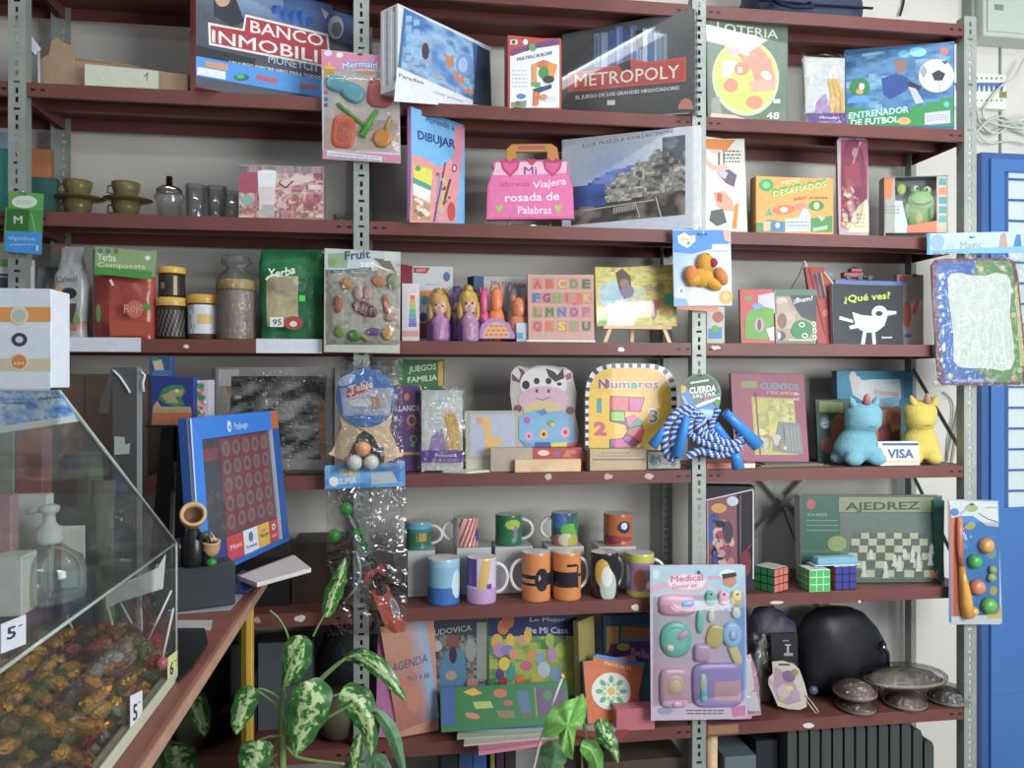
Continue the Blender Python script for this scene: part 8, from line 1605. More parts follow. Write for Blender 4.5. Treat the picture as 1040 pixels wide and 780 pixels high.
b = MB(); b.tube([V((p.x + .02, p.y - .02, zb_ + H * .8)), V((p.x + .036, p.y - .02, zb_ + H * .9))], .007, '3c4a3c', 8); b.build('figurine_scarf', M_PLAST, parent=q)
q, p = matecup(214, 556, 1.73, .019, V((.1, -.2, 1)), 'small tan pot figurine with green foot beside the larger pot', 0)
b = MB(); b.ball((p.x + .004, p.y - .014, zb_ + .008), (.012, .010, .008), '1f8a2c', 12, 8); b.build('green_foot', M_PLAST, parent=q)
b = MB(); b.lathe((p.x, p.y, zb_), [(.010, 0), (.013, p.z - .018 - zb_)], 12, '3a4038'); b.build('figurine_base', M_PLAST, parent=q)
b = MB(); b.tube([p + V((-.002, -.006, .014)), p + V((.002, -.006, .034)), p + V((.014, -.008, .016))], .0016, 'c8ccd0', 6); b.build('wire_straw', M_PLAST, parent=q)
ZL, ZR = 1.79, 2.262
A0 = PD(200, 587, ZL); B0 = PD(291, 545, ZR); U = V((B0.x - A0.x, B0.y - A0.y, 0)); W = U.length; U.normalize()
s = Surf(V((A0.x, A0.y, ztop)), U, V((0, 0, 1)))
q = thing('coin_display_board', 'blue framed display board with rows of coins and payment logos', 'display board', s.at(W / 2, 0))
TL, TR, BR, BL = s.uv(189, 425), s.uv(278, 417), s.uv(291, 545), s.uv(200, 587)
BL = (BL[0], 0.001); BR = (BR[0], 0.001)
def Q(a, c): # a across, c down
	t = ((TL[0] * (1 - a) + TR[0] * a), (TL[1] * (1 - a) + TR[1] * a)); d = ((BL[0] * (1 - a) + BR[0] * a), (BL[1] * (1 - a) + BR[1] * a)); return (t[0] * (1 - c) + d[0] * c, t[1] * (1 - c) + d[1] * c)
def PQ(a, c, off=0): return s.at(*Q(a, c), off)
blue = '1c7ce0'
b = MB(); b.prism([PQ(0, 0), PQ(1, 0), PQ(1, 1), PQ(0, 1)], -s.N * .02, '14181e', '2a5cae'); b.build('board_back', M_PLAST, parent=q)
for nm, quad, cc in (('frame_bar', [(0, 0), (1, 0), (.94, .135), (.10, .135)], '1e78d8'), ('frame_bar', [(0, 0), (.10, .135), (.10, .965), (0, 1)], '1e84ec'), ('frame_bar', [(1, 0), (1, 1), (.90, .965), (.90, .135)], '2058a8'), ('frame_bar', [(0, 1), (.10, .965), (.90, .965), (1, 1)], '1c64bc')):
	b = MB(); b.prism([PQ(a, c, .009) for a, c in quad], -s.N * .0085, cc); b.build(nm, M_PLAST, parent=q)
b = MB(); b.prism([PQ(.0, 0, .0095), PQ(.012, 0, .0095), PQ(.012, 1, .0095), PQ(0, 1, .0095)], -s.N * .009, 'c8d4e4'); b.build('frame_edging', M_PLAST, parent=q)
b = MB(); b.prism([PQ(.895, .13, .0095), PQ(.905, .13, .0095), PQ(.905, .965, .0095), PQ(.895, .965, .0095)], -s.N * .009, 'b4bcc8'); b.build('frame_edging', M_PLAST, parent=q)
b = MB(); b.prism([PQ(.905, 0, .0098), PQ(1, 0, .0098), PQ(1, .13, .0098), PQ(.905, .13, .0098)], -s.N * .001, 'b8643c'); b.build('corner_patch', M_PLAST, parent=q)
class QArt(Art):
	def q(s_, pts, c): s_.uvpoly([Q(a, c2) for a, c2 in pts], c)
b = MB(); A = QArt(b, Surf(s.at(0, 0, .0003), s.U, s.V))
A.q([(.1, .135), (.9, .135), (.9, .80), (.1, .80)], '46484e'); A.q([(.30, .15), (.88, .15), (.88, .795), (.30, .795)], '74404c')
A.q([(.12, .20), (.28, .20), (.28, .28), (.12, .28)], '7a4450')
for j in range(5):
	for i in range(5):
		cx, cy = .365 + i * .113, .22 + j * .122
		A.q([(cx + .043 * math.cos(t), cy + .053 * math.sin(t)) for t in [2 * PI * k / 14 for k in range(14)]], '7c6462'); A.q([(cx + .024 * math.cos(t), cy + .03 * math.sin(t)) for t in [2 * PI * k / 10 for k in range(10)]], '62504e' if (i + j) % 2 else '6c5856')
for a0, a1, cc in ((.10, .30, '343c84'), (.30, .475, 'c44048'), (.475, .64, 'd8dce0'), (.64, .78, 'd8a83c'), (.78, .9, 'b43c44')): A.q([(a0, .80), (a1, .80), (a1, .965), (a0, .965)], cc)
def qtext(t, a0, a1, c, h, col, bold=1):
	vs, fs = text_mesh(t, bold); P = [Q(a0 + (a1 - a0) * x, c - h * y) for x, y in vs]; o = A.lvl(P); b.mesh([A.s.at(u, v, o + z) for (u, v), z in zip(P, _TZ.get((t, bold)) or [0] * len(P))], fs if (s.U.cross(s.V)).dot(s.N) > 0 else [f[::-1] for f in fs], col)
qtext('Moni', .33, .45, .895, .035, 'e4c4c8', 2); A.q([(.535, .835), (.565, .82), (.585, .85), (.575, .89), (.545, .895), (.53, .87)], '2c78a8'); A.q([(.55, .85), (.57, .85), (.565, .885), (.552, .885)], 'b05080'); qtext('Provincia', .50, .62, .935, .026, '2c6c9c', 2); qtext('Naranja', .66, .765, .895, .03, '3f8448', 2); A.q([(.68, .845), (.72, .835), (.74, .86), (.7, .865)], 'c88a2c')
A.q([(.835 + .022 * math.cos(t), .855 + .026 * math.sin(t)) for t in [2 * PI * k / 14 for k in range(14)]], 'e4d4d8'); A.q([(.835 + .009 * math.cos(t), .855 + .012 * math.sin(t)) for t in [2 * PI * k / 10 for k in range(10)]], '302028'); qtext('pago', .805, .87, .925, .022, 'd8b4bc', 2)
b.build('coin_panel', M_GLOSSP, parent=q)
b = MB(); A = QArt(b, Surf(s.at(0, 0, .0095), s.U, s.V)); A.q([(.385 + .022 * math.cos(t), .075 + .038 * math.sin(t)) for t in [2 * PI * k / 14 for k in range(14)]], 'e0e8f0'); A.q([(.388 + .009 * math.cos(t), .080 + .016 * math.sin(t)) for t in [2 * PI * k / 10 for k in range(10)]], '1e78d8'); A.q([(.37, .03), (.40, .06), (.365, .07)], 'e0e8f0')
vs, fs = text_mesh('PayJuego', 1.6); P = [Q(.44 + .16 * x, .095 - .042 * y) for x, y in vs]; o = A.lvl(P); b.mesh([A.s.at(u, v, o) for u, v in P], fs if (s.U.cross(s.V)).dot(s.N) > 0 else [f[::-1] for f in fs], 'b8d4f0'); b.build('brand_lettering', M_PRINT, parent=q)
def tower():
	Zt = 1.98; p0, p1 = PD(152, 500, Zt), PD(198, 500, Zt); zt = PD(170, 434, Zt).z; q = thing('black_chair_back', 'tall black tapering display stand behind the coin board', 'stand', ((p0.x + p1.x) / 2, p0.y, ZC))
	for (a, c_, top_a, top_c) in ((150, 170, 164, 176), (176, 198, 180, 196)):
		A0, A1, T0, T1 = PD(a, 560, Zt), PD(c_, 560, Zt), PD(top_a, 434, Zt), PD(top_c, 434, Zt)
		b = MB(); b.prism([V((A0.x, A0.y, ZC + .001)), V((A1.x, A1.y, ZC + .001)), V((T1.x, T1.y, zt)), V((T0.x, T0.y, zt))], V((0, .03, 0)), '0f1014'); b.build('stand_leg', M_PLAST, parent=q)
	b = MB(); b.prism([PD(166, 470, Zt) + V((0, .03, 0)), PD(196, 470, Zt) + V((0, .03, 0)), V((PD(196, 434, Zt).x, p0.y + .03, zt)), V((PD(166, 434, Zt).x, p0.y + .03, zt))], V((0, .005, 0)), '101116'); b.build('stand_panel', M_PLAST, parent=q)
	b = MB(); e0, e1 = PD(150, 434, Zt), PD(212, 434, Zt); b.rbox((e0.x, e0.y - .02, zt + .0005), (e1.x - e0.x, 0, 0), (0, .09, 0), (0, 0, .006), '121318', .001); b.build('stand_plate', M_PLAST, parent=q)
	return zt + .007, Zt
ztw, Zt = tower()
def snack(name, label, x0, x1, yt, zb, Z, th, front, art, side=None, yaw=0):
	P0, P1 = PD(x0, 400, Z), PD(x1, 400, Z + yaw); U = V((P1.x - P0.x, P1.y - P0.y, 0)); w = U.length; s = Surf(V((P0.x, P0.y, zb + .0006)), U, V((0, 0, 1))); h = s.uv((x0 + x1) / 2, yt)[1]; b = MB(); b.rbox(s.at(0, 0), s.U * w, -s.N * th, s.V * h, side or front, .001); A = Art(b, s); A.uvpoly([(.001, .001), (w - .001, .001), (w - .001, h - .001), (.001, h - .001)], front); art(A); b.build(name, M_PRINT, label=label, cat='box'); return zb + .0006 + h
def f_(A):
	A.poly([(161, 405), (165, 395), (174, 391), (186, 391), (189, 398), (184, 405), (188, 411), (181, 414), (168, 410)], '2f7a4c'); A.poly([(164, 402), (178, 395), (187, 396), (185, 402), (178, 403), (182, 410), (170, 409)], '9a8f68'); A.ell(180, 397, 2, 2, 'c8c8a0', 8); A.poly([(156, 412), (160, 407), (164, 413), (194, 413), (195, 419), (155, 419)], 'a8906a'); A.poly([(155, 419), (195, 419), (194, 432), (154, 432)], 'b0623c'); A.lines(158, 415, 192, 418, 1, '7a8a7a'); A.line([(176, 424), (177, 430)], .8, '8a4a2c')
zs1 = snack('snack_box', 'dark blue snack box with green and tan creature shape and orange base', 153, 197, 383, ztw, Zt, .05, '26347c', f_)
def f_(A): A.blobs(197, 388, 211, 430, ['c8683c', 'd0d0d0', '2f8a5a', '3c68a0', 'd08a5c'], 22, (.9, 1.8), 12)
snack('snack_box', 'slim colourful white and orange snack box right of the dark blue one', 198.5, 212, 386, ztw, Zt + .02, .04, 'b8b0c0', f_)
def f_(A): A.poly([(152, 364), (160, 362), (168, 370), (160, 372)], '3c7a4c'); A.poly([(155, 367), (164, 365), (167, 376), (158, 378)], 'b8a890'); A.rect(155, 376, 172, 382, '3c6a9c')
snack('snack_box', 'small box with green top standing on the dark blue snack box', 151.5, 173, 362, zs1, Zt + .02, .03, '2c4c7c', f_)
Z = 1.50; q = thing('acrylic_stand', 'tall clear grey acrylic sheet stand with bits of tape on the counter', 'acrylic stand', (PD(128, 500, Z).x, PD(128, 500, Z).y, ZC))
P = [PD(x, y, Z) for x, y in ((115, 373), (139, 373), (139, 560), (113, 560))]; P[2].z = P[3].z = ZC + .001
b = MB(); b.prism(P, V((0, .004, 0)), 'ffffff'); b.build('sheet', film('grey_acrylic', tint='9aa0a4', refl=.10, rough=.08, bump=0, wt=.10), parent=q)
b = MB(); P2 = [PD(139, 373, Z), PD(143.5, 374, Z)]; b.prism([P2[0], P2[1], V((P2[1].x, P2[1].y, ZC + .001)), V((P2[0].x, P2[0].y, ZC + .001))], V((0, .004, 0)), '8f989c'); b.build('sheet_edge', M_PLAST, parent=q)
b = MB(); b.prism([PD(x, y, Z - .004) for x, y in ((113, 374), (116, 373), (112, 392), (109, 420), (100, 419), (103, 405))], V((0, .003, 0)), 'ffffff'); b.build('side_flap', MATS['grey_acrylic'], parent=q)
for pts in ([(115, 376), (122, 383), (128, 392), (132, 399)], [(143, 377), (147, 381), (145, 390), (146, 398)]):
	b = MB(); b.tube([PD(x, y, Z - .004) for x, y in pts], .0022, 'c4ccd0', 6); b.build('tape_curl', M_PLAST, parent=q)
b = MB(); b.prism([PD(x, y, Z - .002) for x, y in ((116, 443), (126, 444), (127, 452), (132, 450), (131, 461), (116, 462))], V((0, .001, 0)), 'a4acac'); b.build('tape_patch', M_PRINT, parent=q)
# ================================================================== sweets case (clear acrylic) nearest the viewer
XC = .655; y1 = -.925; y0c = -1.62; zl = 1.18; zb0 = ZC + .0006
q = thing('sweets_case', 'clear acrylic sweets case with sloped top full of gold-wrapped candies', 'display case', (.2, -1.25, ZC)); case = q
b = MB(); b.abox(XC - .012, y0c, zb0, XC + .002, y1 + .002, zb0 + .02, 'b8bca4'); b.abox(-.5, y1 - .012, zb0, XC - .012, y1 + .002, zb0 + .02, 'b8bca4'); b.abox(-.5, y0c, zb0, XC - .012, y1 - .012, zb0 + .004, '6a5a48'); b.build('case_base', M_PLAST, parent=q)
ztp = 1.44; yt = -1.388
b = MB(); b.prism([(XC, y0c, zb0 + .02), (XC, y1, zb0 + .02), (XC, y1, zl), (XC, yt, ztp), (XC, y0c, ztp)], V((-.003, 0, 0)), 'ffffff'); b.build('side_panel', M_ACR, parent=q)
b = MB(); b.abox(-.5, y1 - .003, zb0 + .02, XC - .003, y1, zl, 'ffffff'); b.build('end_panel', M_ACR, parent=q)
b = MB(); b.prism([(XC - .003, y1, zl), (XC - .003, yt, ztp), (-.5, yt, ztp), (-.5, y1, zl)], V((0, .0015, .0025)), 'ffffff'); b.build('sloped_lid', M_ACR, parent=q)
b = MB(); b.abox(-.5, y0c, zl - .003, XC - .006, y1 - .006, zl, 'ffffff'); b.build('middle_shelf', M_ACR, parent=q)
for pp in (((XC, y1, zb0 + .02), (XC, y1, zl)), ((XC, y1, zl), (XC, yt, ztp)), ((XC, y1, zl), (XC, y0c, zl)), ((XC - .32, y1, zl), (XC - .32, y0c, zl))):
	b = MB(); b.tube([V(p) for p in pp], .0022, 'ffffff', 6); b.build('acrylic_edge', M_ACRE, parent=q)
ybn = yt + .004
sB = Surf(V((-.2, ybn, ztp - .045)), V((1, 0, 0)), V((0, 0, 1)))
p_r = sB.uv(78, 425); b = MB()
b.prism([sB.p(-60, 397), sB.p(61, 396), sB.p(80, 428), sB.p(-60, 448)], V((0, .002, 0)), '6a98c8'); A = Art(b, sB)
cl = pal(['3c78c0', '5a94d4', '8ab0dc', 'c0d0e0', '6a9cd4'], 14, 4, 81)
A.grid([(-60, 398), (60, 397), (76, 422), (-60, 442)], 60, 14, cl); A.lines(4, 408, 30, 411, 1, '4a5a70'); A.text('dulces', 38, 407, 62, 404, 4, '3c4c64', 1); A.lines(2, 432, 40, 434, 1, '7a8a9a', slope=-.1); A.poly([(-60, 442), (76, 422), (79, 428), (-60, 449)], 'c4ccc8')
b.build('cloud_banner', M_PRINT, parent=q)
def tag(px, py, w, h, col, txt, skew):
	sX = Surf(V((XC + .0006, -1.2, 1.0)), V((0, 1, 0)), V((0, 0, 1))); b = MB(); pts = [(px - w / 2, py - h / 2 + skew), (px + w / 2, py - h / 2 - skew), (px + w / 2, py + h / 2 - skew), (px - w / 2, py + h / 2 + skew)]
	b.prism([sX.p(*z) for z in pts], V((.0008, 0, 0)), col); A = Art(b, Surf(sX.at(0, 0, .0009), sX.U, sX.V))
	A.text(txt, px - w * .25, py + h * .2, px + w * .12, py + h * .2 - skew * .6, h * .42, '2c3440', 1.5); A.line([(px + w * .22, py - h * .26), (px + w * .38, py - h * .26 - skew * .4)], 1, '2c3440'); b.build('price_tag', M_PRINT, parent=q)
tag(138, 724, 12, 40, 'd0d4d8', '5', 3); tag(175, 680, 10, 32, 'c8cc80', '6', 4); tag(13, 644, 25, 30, 'c4c8d0', '5', 5)
p0, p1 = PD(-30, 380, .90), PD(52, 380, .90); zb_ = ztp + .0035
s = Surf(V((p0.x, -1.385, zb_)), V((1, 0, 0)), V((0, 0, 1))); xr = s.uv(52, 380)[0]; h = s.uv(30, 293)[1]; b = MB(); b.rbox(s.at(-.02, 0), s.U * (xr + .02), V((0, .05, 0)), s.V * h, 'c4ccd4', .001); A = Art(b, s)
A.rect(-40, 294, 51.5, 397, 'bcc6d0'); A.rect(-40, 312, 51.8, 327, 'c8843c'); A.rect(-40, 364, 51.8, 377, 'b8ae94'); A.ell(20, 320.5, 9.5, 9.5, 'c4bca0', 20); A.ell(20, 320.5, 6.5, 6.5, 'a4aaa4', 18); A.ell(20, 345, 8, 7, '343c48', 20); A.ell(20, 345, 4, 3.4, 'b4bcc4', 12); A.ell(20, 367.5, 9.5, 9, 'd0bc9c', 20); A.ell(20, 367.5, 7.6, 7.2, 'b8763c', 18)
for x_ in (16, 20, 24): A.ell(x_, 369, 1.6, 1.6, 'd8a878', 8)
b.build('striped_carton', M_PRINT, label='white carton with orange stripe and round coin icons on top of sweets case', cat='box')
zsf = zl + .0006
def inbox(name, label, cat, x0, x1, yt_, Z, th, c, art=None, m=None):
	P0, P1 = PD(x0, 480, Z), PD(x1, 480, Z); y = P0.y
	P0 = PY(x0, 480, y); P1 = PY(x1, 480, y); s = Surf(V((P0.x, y, zsf)), V((1, 0, 0)), V((0, 0, 1))); h = s.uv((x0 + x1) / 2, yt_)[1]; b = MB(); b.rbox(s.at(0, 0), s.U * (P1.x - P0.x), V((0, th, 0)), s.V * h, c, .001)
	if art: art(Art(b, s))
	b.build(name, m or M_PRINT, label=label, cat=cat)
inbox('green_packet', 'grey-green packet at the left edge behind the acrylic', 'packet', -30, 14, 439, 1.02, .02, '7c8c80')
inbox('coffee_packet', 'dull red tall packet seen through the clear case', 'packet', 15.5, 43, 437, 1.03, .03, '8a3a3c', art=lambda A: (A.text('cafe', 18, 478, 31, 476, 4, 'a8888a', 1)))
inbox('white_paper_roll', 'white paper pack behind the pump bottle', 'paper', 12, 48, 503, .99, .02, 'dcdedc')
inbox('white_card', 'small white card leaning behind the right side of the pump bottle', 'card', 62, 86, 534, 1.03, .002, 'd8dcd8')
inbox('white_cup', 'white cup-like tub at the left edge of the case shelf', 'tub', -10, 22, 566, .90, .04, 'd0d0cc')
inbox('pink_bag', 'pink wrapped pack cut by the left edge inside the case', 'packet', -20, 11, 503, .93, .02, 'b07c88')
Zp = .965; p = PD(50, 560, Zp); k = Zp / FOC; q = thing('pump_bottle', 'clear round bottle with a white pump head on the sweets case shelf', 'bottle', (p.x, p.y, zsf)); zb2 = zsf; z_sh = PD(50, 556, Zp).z; Rb = 34 * k
b = MB(); b.lathe((p.x, p.y, zb2), [(Rb * .5, 0), (Rb * .95, .004), (Rb, .012), (Rb, (z_sh - zb2) * .55), (Rb * .9, (z_sh - zb2) * .8), (Rb * .5, (z_sh - zb2) * .98), (Rb * .34, z_sh - zb2 + .004)], 30, 'ffffff'); b.build('bottle_body', film('clear_soap_bottle', tint='e8eeec', refl=.14, rough=.06, bump=0, wt=.10), parent=q)
zc2 = PD(50, 548, Zp).z; b = MB(); b.lathe((p.x, p.y, zc2 - .004), [(12.5 * k, 0), (13.5 * k, .004), (13 * k, .018), (8 * k, .022), (6 * k, .026), (5.5 * k, .036), (9 * k, .038), (10 * k, .044), (6 * k, .047)], 24, 'c4c8c8'); b.tube([V((p.x, p.y, zc2 + .037)), V((p.x - 12 * k, p.y - .003, zc2 + .038)), V((p.x - 20 * k, p.y - .004, zc2 + .034))], [.005, .0045, .0035], 'b8bcbc', 10); b.build('pump_head', M_PLAST, parent=q)
b = MB(); b.tube([V((p.x, p.y, zb2 + .006)), V((p.x, p.y, zc2 - .004))], .0025, 'd0d4d4', 8); b.build('dip_tube', M_PLAST, parent=q)
b = MB(); pp = [PD(x, y, 1.2) for x, y in ((107, 600), (160, 577), (168, 563), (165, 598), (120, 612), (108, 619))]; b.prism(pp, V((0, .002, 0)), 'f0f2f4'); b.build('paper_slip', M_PRINT, label='white paper slip behind the acrylic above the candies', cat='paper')
def sweet(c1, c2):
	b = MB(); n = 10
	def f(j, a): return mix(c1, c2, noise(j * 1.7, a * 9, 3))
	b.lathe((-.017, 0, 0), [(.001, 0), (.006, .004), (.0095, .009), (.0105, .017), (.0095, .025), (.006, .030), (.001, .034)], n, f, ax=(1, 0, 0))
	for sx in (-1, 1):
		vs = [V((sx * .016, 0, 0))]
		for k in range(7): a = (k - 3) * .42; vs.append(V((sx * (.016 + .013 * math.cos(a)), .012 * math.sin(a), .003 * (k % 2) - .0015)))
		b.mesh(vs, [(0, k + 1, k + 2) if sx > 0 else (0, k + 2, k + 1) for k in range(6)], c2)
	o = b
	me = bpy.data.meshes.new('wrapped_candy'); me.from_pydata([tuple(v) for v in b.v], [], b.f); ca = me.color_attributes.new('Col', 'FLOAT_COLOR', 'CORNER'); buf = []
	for f_, c in zip(b.f, b.c): buf += [c[0], c[1], c[2], 1.0] * len(f_)
	ca.data.foreach_set('color', buf); me.polygons.foreach_set('use_smooth', b.sm); me.materials.append(M_FOIL); return me
kinds = [('gold', sweet('c87a0a', 'f4b418')), ('gold', sweet('a8620c', 'e0901a')), ('brown', sweet('5a3428', '8a5c44')), ('brown', sweet('4a2c24', '70483c')), ('dark green', sweet('3f4a24', '6a7434')), ('silvery', sweet('8c8480', 'b8b4b8')), ('red', sweet('8a2c24', 'b8442c')), ('pale', sweet('9a7c6c', 'c0a898'))]
rnd = random.Random(77); cnt = 0
for layer in range(5):
	for gx in range(9):
		for gy in range(12):
			x = XC - .03 - gx * .034 + rnd.uniform(-.008, .008); y = y1 - .03 - gy * .036 + rnd.uniform(-.008, .008)
			zmax = .135 - .06 * max(0, gx - 4) / 4 * 0 - (.03 if gy < 2 else 0)
			z = zb0 + .014 + layer * .0245 + rnd.uniform(-.002, .002)
			if layer < 4 and gx > 1 and gy > 1: continue     # buried ones the photo cannot show
			if z - zb0 > zmax or cnt >= 300: continue
			gold = rnd.random() < (.62 if gx > 2 or gy > 5 else .25)
			nm, me = (kinds[rnd.choice((0, 0, 1))] if gold else kinds[rnd.choice((2, 3, 2, 3, 2, 4, 5, 7, 6))])
			o = bpy.data.objects.new('wrapped_candy', me); col_main.objects.link(o); o.location = (x, y, z); o.rotation_euler = (rnd.uniform(-.5, .5), rnd.uniform(-.7, .7), rnd.uniform(0, 3.1))
			setp(o, label=nm + ' foil wrapped candy in the heap inside the clear case', cat='candy', group=nm + ' wrapped candies'); cnt += 1
b = MB(); b.abox(XC - .30, y1 - .44, zb0 + .005, XC - .07, y1 - .075, zb0 + .085, '4a3428'); b.build('candy_tray', M_MATTE, label='dark brown tray block under the heap of candies', cat='tray')
pr = PD(154, 660, 1.27); b = MB(); b.ball(pr, (.022, .02, .035), 'a8382c', 14, 10); b.build('red_candy_bag', M_FOIL, label='bright red wrapped sweet at the far corner of the case', cat='candy')
for k, (xa, ya, xb, yb) in enumerate(((110, 618, 116, 642), (143, 618, 144, 642), (174, 600, 155, 640), (68, 625, 76, 645), (176, 618, 168, 655), (122, 612, 132, 630))):
	b = MB(); pa, pb = PD(xa, ya, 1.22), PD(xb, yb, 1.22); b.tube([pa, pb, pb + (pb - pa) * .4], .0018, 'b8bcbc', 6); b.ball(pb + (pb - pa) * .5, .010, ['a03c34', '8a5a4c', 'b06a34', '6a4a48', '94484c', '7c5a50'][k], 10, 8); b.build('lollipop', M_PLAST, label='lollipop standing stick-up among the candies in the clear case', cat='lollipop', group='lollipops in the sweets case')
def pouch_on(name, label, x0, x1, yt_, Z, c, c2, zb):
	P0, P1 = PD(x0, 500, Z), PD(x1, 500, Z); s = Surf(V((P0.x, P0.y, zb + .0006)), V((P1.x - P0.x, P1.y - P0.y, 0)), V((0, 0, 1))); w = (P1 - P0).length; h = s.uv((x0 + x1) / 2, yt_)[1]; b = MB(); n = 8; mm = 12; F = []; Bk = []
	for j in range(mm + 1):
		for i in range(n + 1):
			u, v = i / n, j / mm; e = (1 - abs(2 * u - 1) ** 3) * (1 - v ** 3); jt = (noise(u * 5, v * 6, x0) - .5) * .008; F.append(s.at(u * w + (noise(v * 5, u, x1) - .5) * .006, v * h, .002 + .02 * e + jt)); Bk.append(s.at(u * w, v * h, -.02 * e - .002))
	W = n + 1
	b.mesh(F, [(j * W + i, j * W + i + 1, (j + 1) * W + i + 1, (j + 1) * W + i) for j in range(mm) for i in range(n)], [mix(c, c2, fbm(i * .6, j * .6, x0)) for j in range(mm) for i in range(n)], True); b.mesh(Bk, [(j * W + i + 1, j * W + i, (j + 1) * W + i, (j + 1) * W + i + 1) for j in range(mm) for i in range(n)], c, True)
	b.build(name, M_BAG, label=label, cat='food bag')
pouch_on('herb_packet', 'olive green herb packet on counter behind the clear case', 76, 106, 458, 1.42, '4c5a44', '6f7c60', ZC)
pouch_on('herb_packet', 'grey-green crumpled packet left of the acrylic sheet stand', 92, 116, 488, 1.36, '5c6254', '828878', ZC)
pouch_on('herb_packet', 'dark shiny packet seen through the case beside the red packet', 44, 78, 446, 1.46, '20262c', '3c444c', ZC)
pouch_on('herb_packet', 'dark green packet low behind the pump bottle', 60, 96, 515, 1.33, '28332a', '4c5648', ZC)
quadbox('white_sheet', 'white sheet edge on counter behind the black tray', 'paper', [(176, 640), (214, 640), (216, 630), (180, 630)], ZC, .001, 'b4b0a8')
quadbox('black_tray', 'flat black tray with a bluish glint on the counter beside the case', 'tray', [(181, 690), (196, 676), (211, 652), (208, 638), (178, 638), (170, 660)], ZC, .006, '14161c', m=M_PLAST)
# ================================================================== plants
def leafcol(style, seed):
	def f(u, v):   # u along, v across -1..1
		n = fbm(u * 15 + seed, v * 5 + seed * 3, seed) + .12 * (noise(u * 60, v * 18, seed) - .5); e = abs(v)
		if style == 'varieg':
			dk, lt, md = C('2c6428', 1.1), C('b4c890', 1.1), C('5a9a3c', 1.1)
			t = (1 - e) * .85 + (n - .5) * 1.7
			return mix(dk, lt if t > .62 else md, 1 if t > .42 else 0) if t > .42 else dk
		if style == 'arrow':
			c = mix(C('4a8f2c', 1.1), C('6ab03c', 1.1), n); return mix(c, C('94c870', 1.1), 1 if e < .07 else (0.35 if abs((u * 9 + e * 3) % 1 - .5) < .06 else 0))
		return mix(C('3a6a3c', 1.1), C('6a9a70', 1.1), n)
	return f
M_LEAF = mat('leaf', attr=True, rough=.4, spec=.4, coat=.1)
M_STEM = mat('green_stem', '6f9048', rough=.5)
def leaf(parent, pts, Z, w, style='varieg', seed=1, fold=.35, twist=0.0, shape='oval', zpts=None, nm='leaf'):
	"""pts: photo pixels of base..tip along the midrib, w: half width in pixels, lying around depth Z"""
	zz = zpts or [Z] * len(pts); P = [PD(x, y, z_) for (x, y), z_ in zip(pts, zz)]; n, m = 64, 26; S = []
	for i in range(n + 1):
		t = i / n * (len(P) - 1); a = min(int(t), len(P) - 2); f = t - a; p0 = P[max(a - 1, 0)]; p1 = P[a]; p2 = P[a + 1]; p3 = P[min(a + 2, len(P) - 1)]
		S.append(.5 * (2 * p1 + (p2 - p0) * f + (2 * p0 - 5 * p1 + 4 * p2 - p3) * f * f + (3 * p1 - p0 - 3 * p2 + p3) * f ** 3))
	vs = []; k = Z / FOC; fc = leafcol(style, seed)
	for i, p in enumerate(S):
		t = i / n; tan = (S[min(i + 1, n)] - S[max(i - 1, 0)]).normalized(); view = (p - CAM).normalized()
		sd = tan.cross(view).normalized(); nr = sd.cross(tan).normalized()
		sd = (sd * math.cos(twist) + nr * math.sin(twist))
		if shape == 'oval': wd = w * math.sin(PI * min(1, t ** .72 * .98 + .02)) ** .8
		elif shape == 'arrow': wd = w * (1.0 if t < .05 else (1 - t) ** .75 * 1.05) * (1 if t > .0 else .8)
		else: wd = w * (1 - t) ** .8 * (.4 + .6 * min(1, t * 6))
		wd *= 1 + .05 * math.sin(t * 25 + seed)
		for j in range(m + 1):
			v = 2 * j / m - 1; vs.append(p + sd * (v * wd * k) + nr * (abs(v) * wd * k * fold) + nr * (.06 * wd * k * math.sin(t * 22 + seed * 2) * abs(v)))
	fs = [(i * (m + 1) + j, i * (m + 1) + j + 1, (i + 1) * (m + 1) + j + 1, (i + 1) * (m + 1) + j) for i in range(n) for j in range(m)]
	cs = [fc((i + .5) / n, 2 * (j + .5) / m - 1) for i in range(n) for j in range(m)]
	b = MB(); b.mesh(vs, fs, cs, True); ob = b.build(nm, M_LEAF, parent=parent); return ob
def stem(parent, pts, Z, r0, r1, zpts=None, nm='stem'):
	zz = zpts or [Z] * len(pts); P = [PD(x, y, z_) for (x, y), z_ in zip(pts, zz)]; out = []
	for i in range(len(P) - 1):
		p0 = P[max(i - 1, 0)]; p1 = P[i]; p2 = P[i + 1]; p3 = P[min(i + 2, len(P) - 1)]
		for k in range(8): f = k / 8; out.append(.5 * (2 * p1 + (p2 - p0) * f + (2 * p0 - 5 * p1 + 4 * p2 - p3) * f * f + (3 * p1 - p0 - 3 * p2 + p3) * f ** 3))
	out.append(P[-1]); b = MB(); L = len(out); b.tube(out, [r0 + (r1 - r0) * i / (L - 1) for i in range(L)], 'ffffff', 8); b.build(nm, M_STEM, parent=parent)
ZP = 1.72; base = PD(326, 960, ZP); q = thing('dieffenbachia_plant', 'potted plant with white-mottled green leaves in front of the lower shelves', 'plant', (base.x, base.y, 0))
b = MB(); b.lathe((base.x, base.y, .001), [(.09, 0), (.11, .02), (.13, .2), (.14, .22), (.13, .23), (.12, .2), (0, .19)], 30, '7c4a34'); b.build('pot', M_MATTE, parent=q)
stem(q, [(326, 960), (288, 850), (287, 780), (286, 745)], ZP, .010, .007); stem(q, [(286, 775), (286, 720), (290, 690), (297, 668)], ZP, .006, .003)
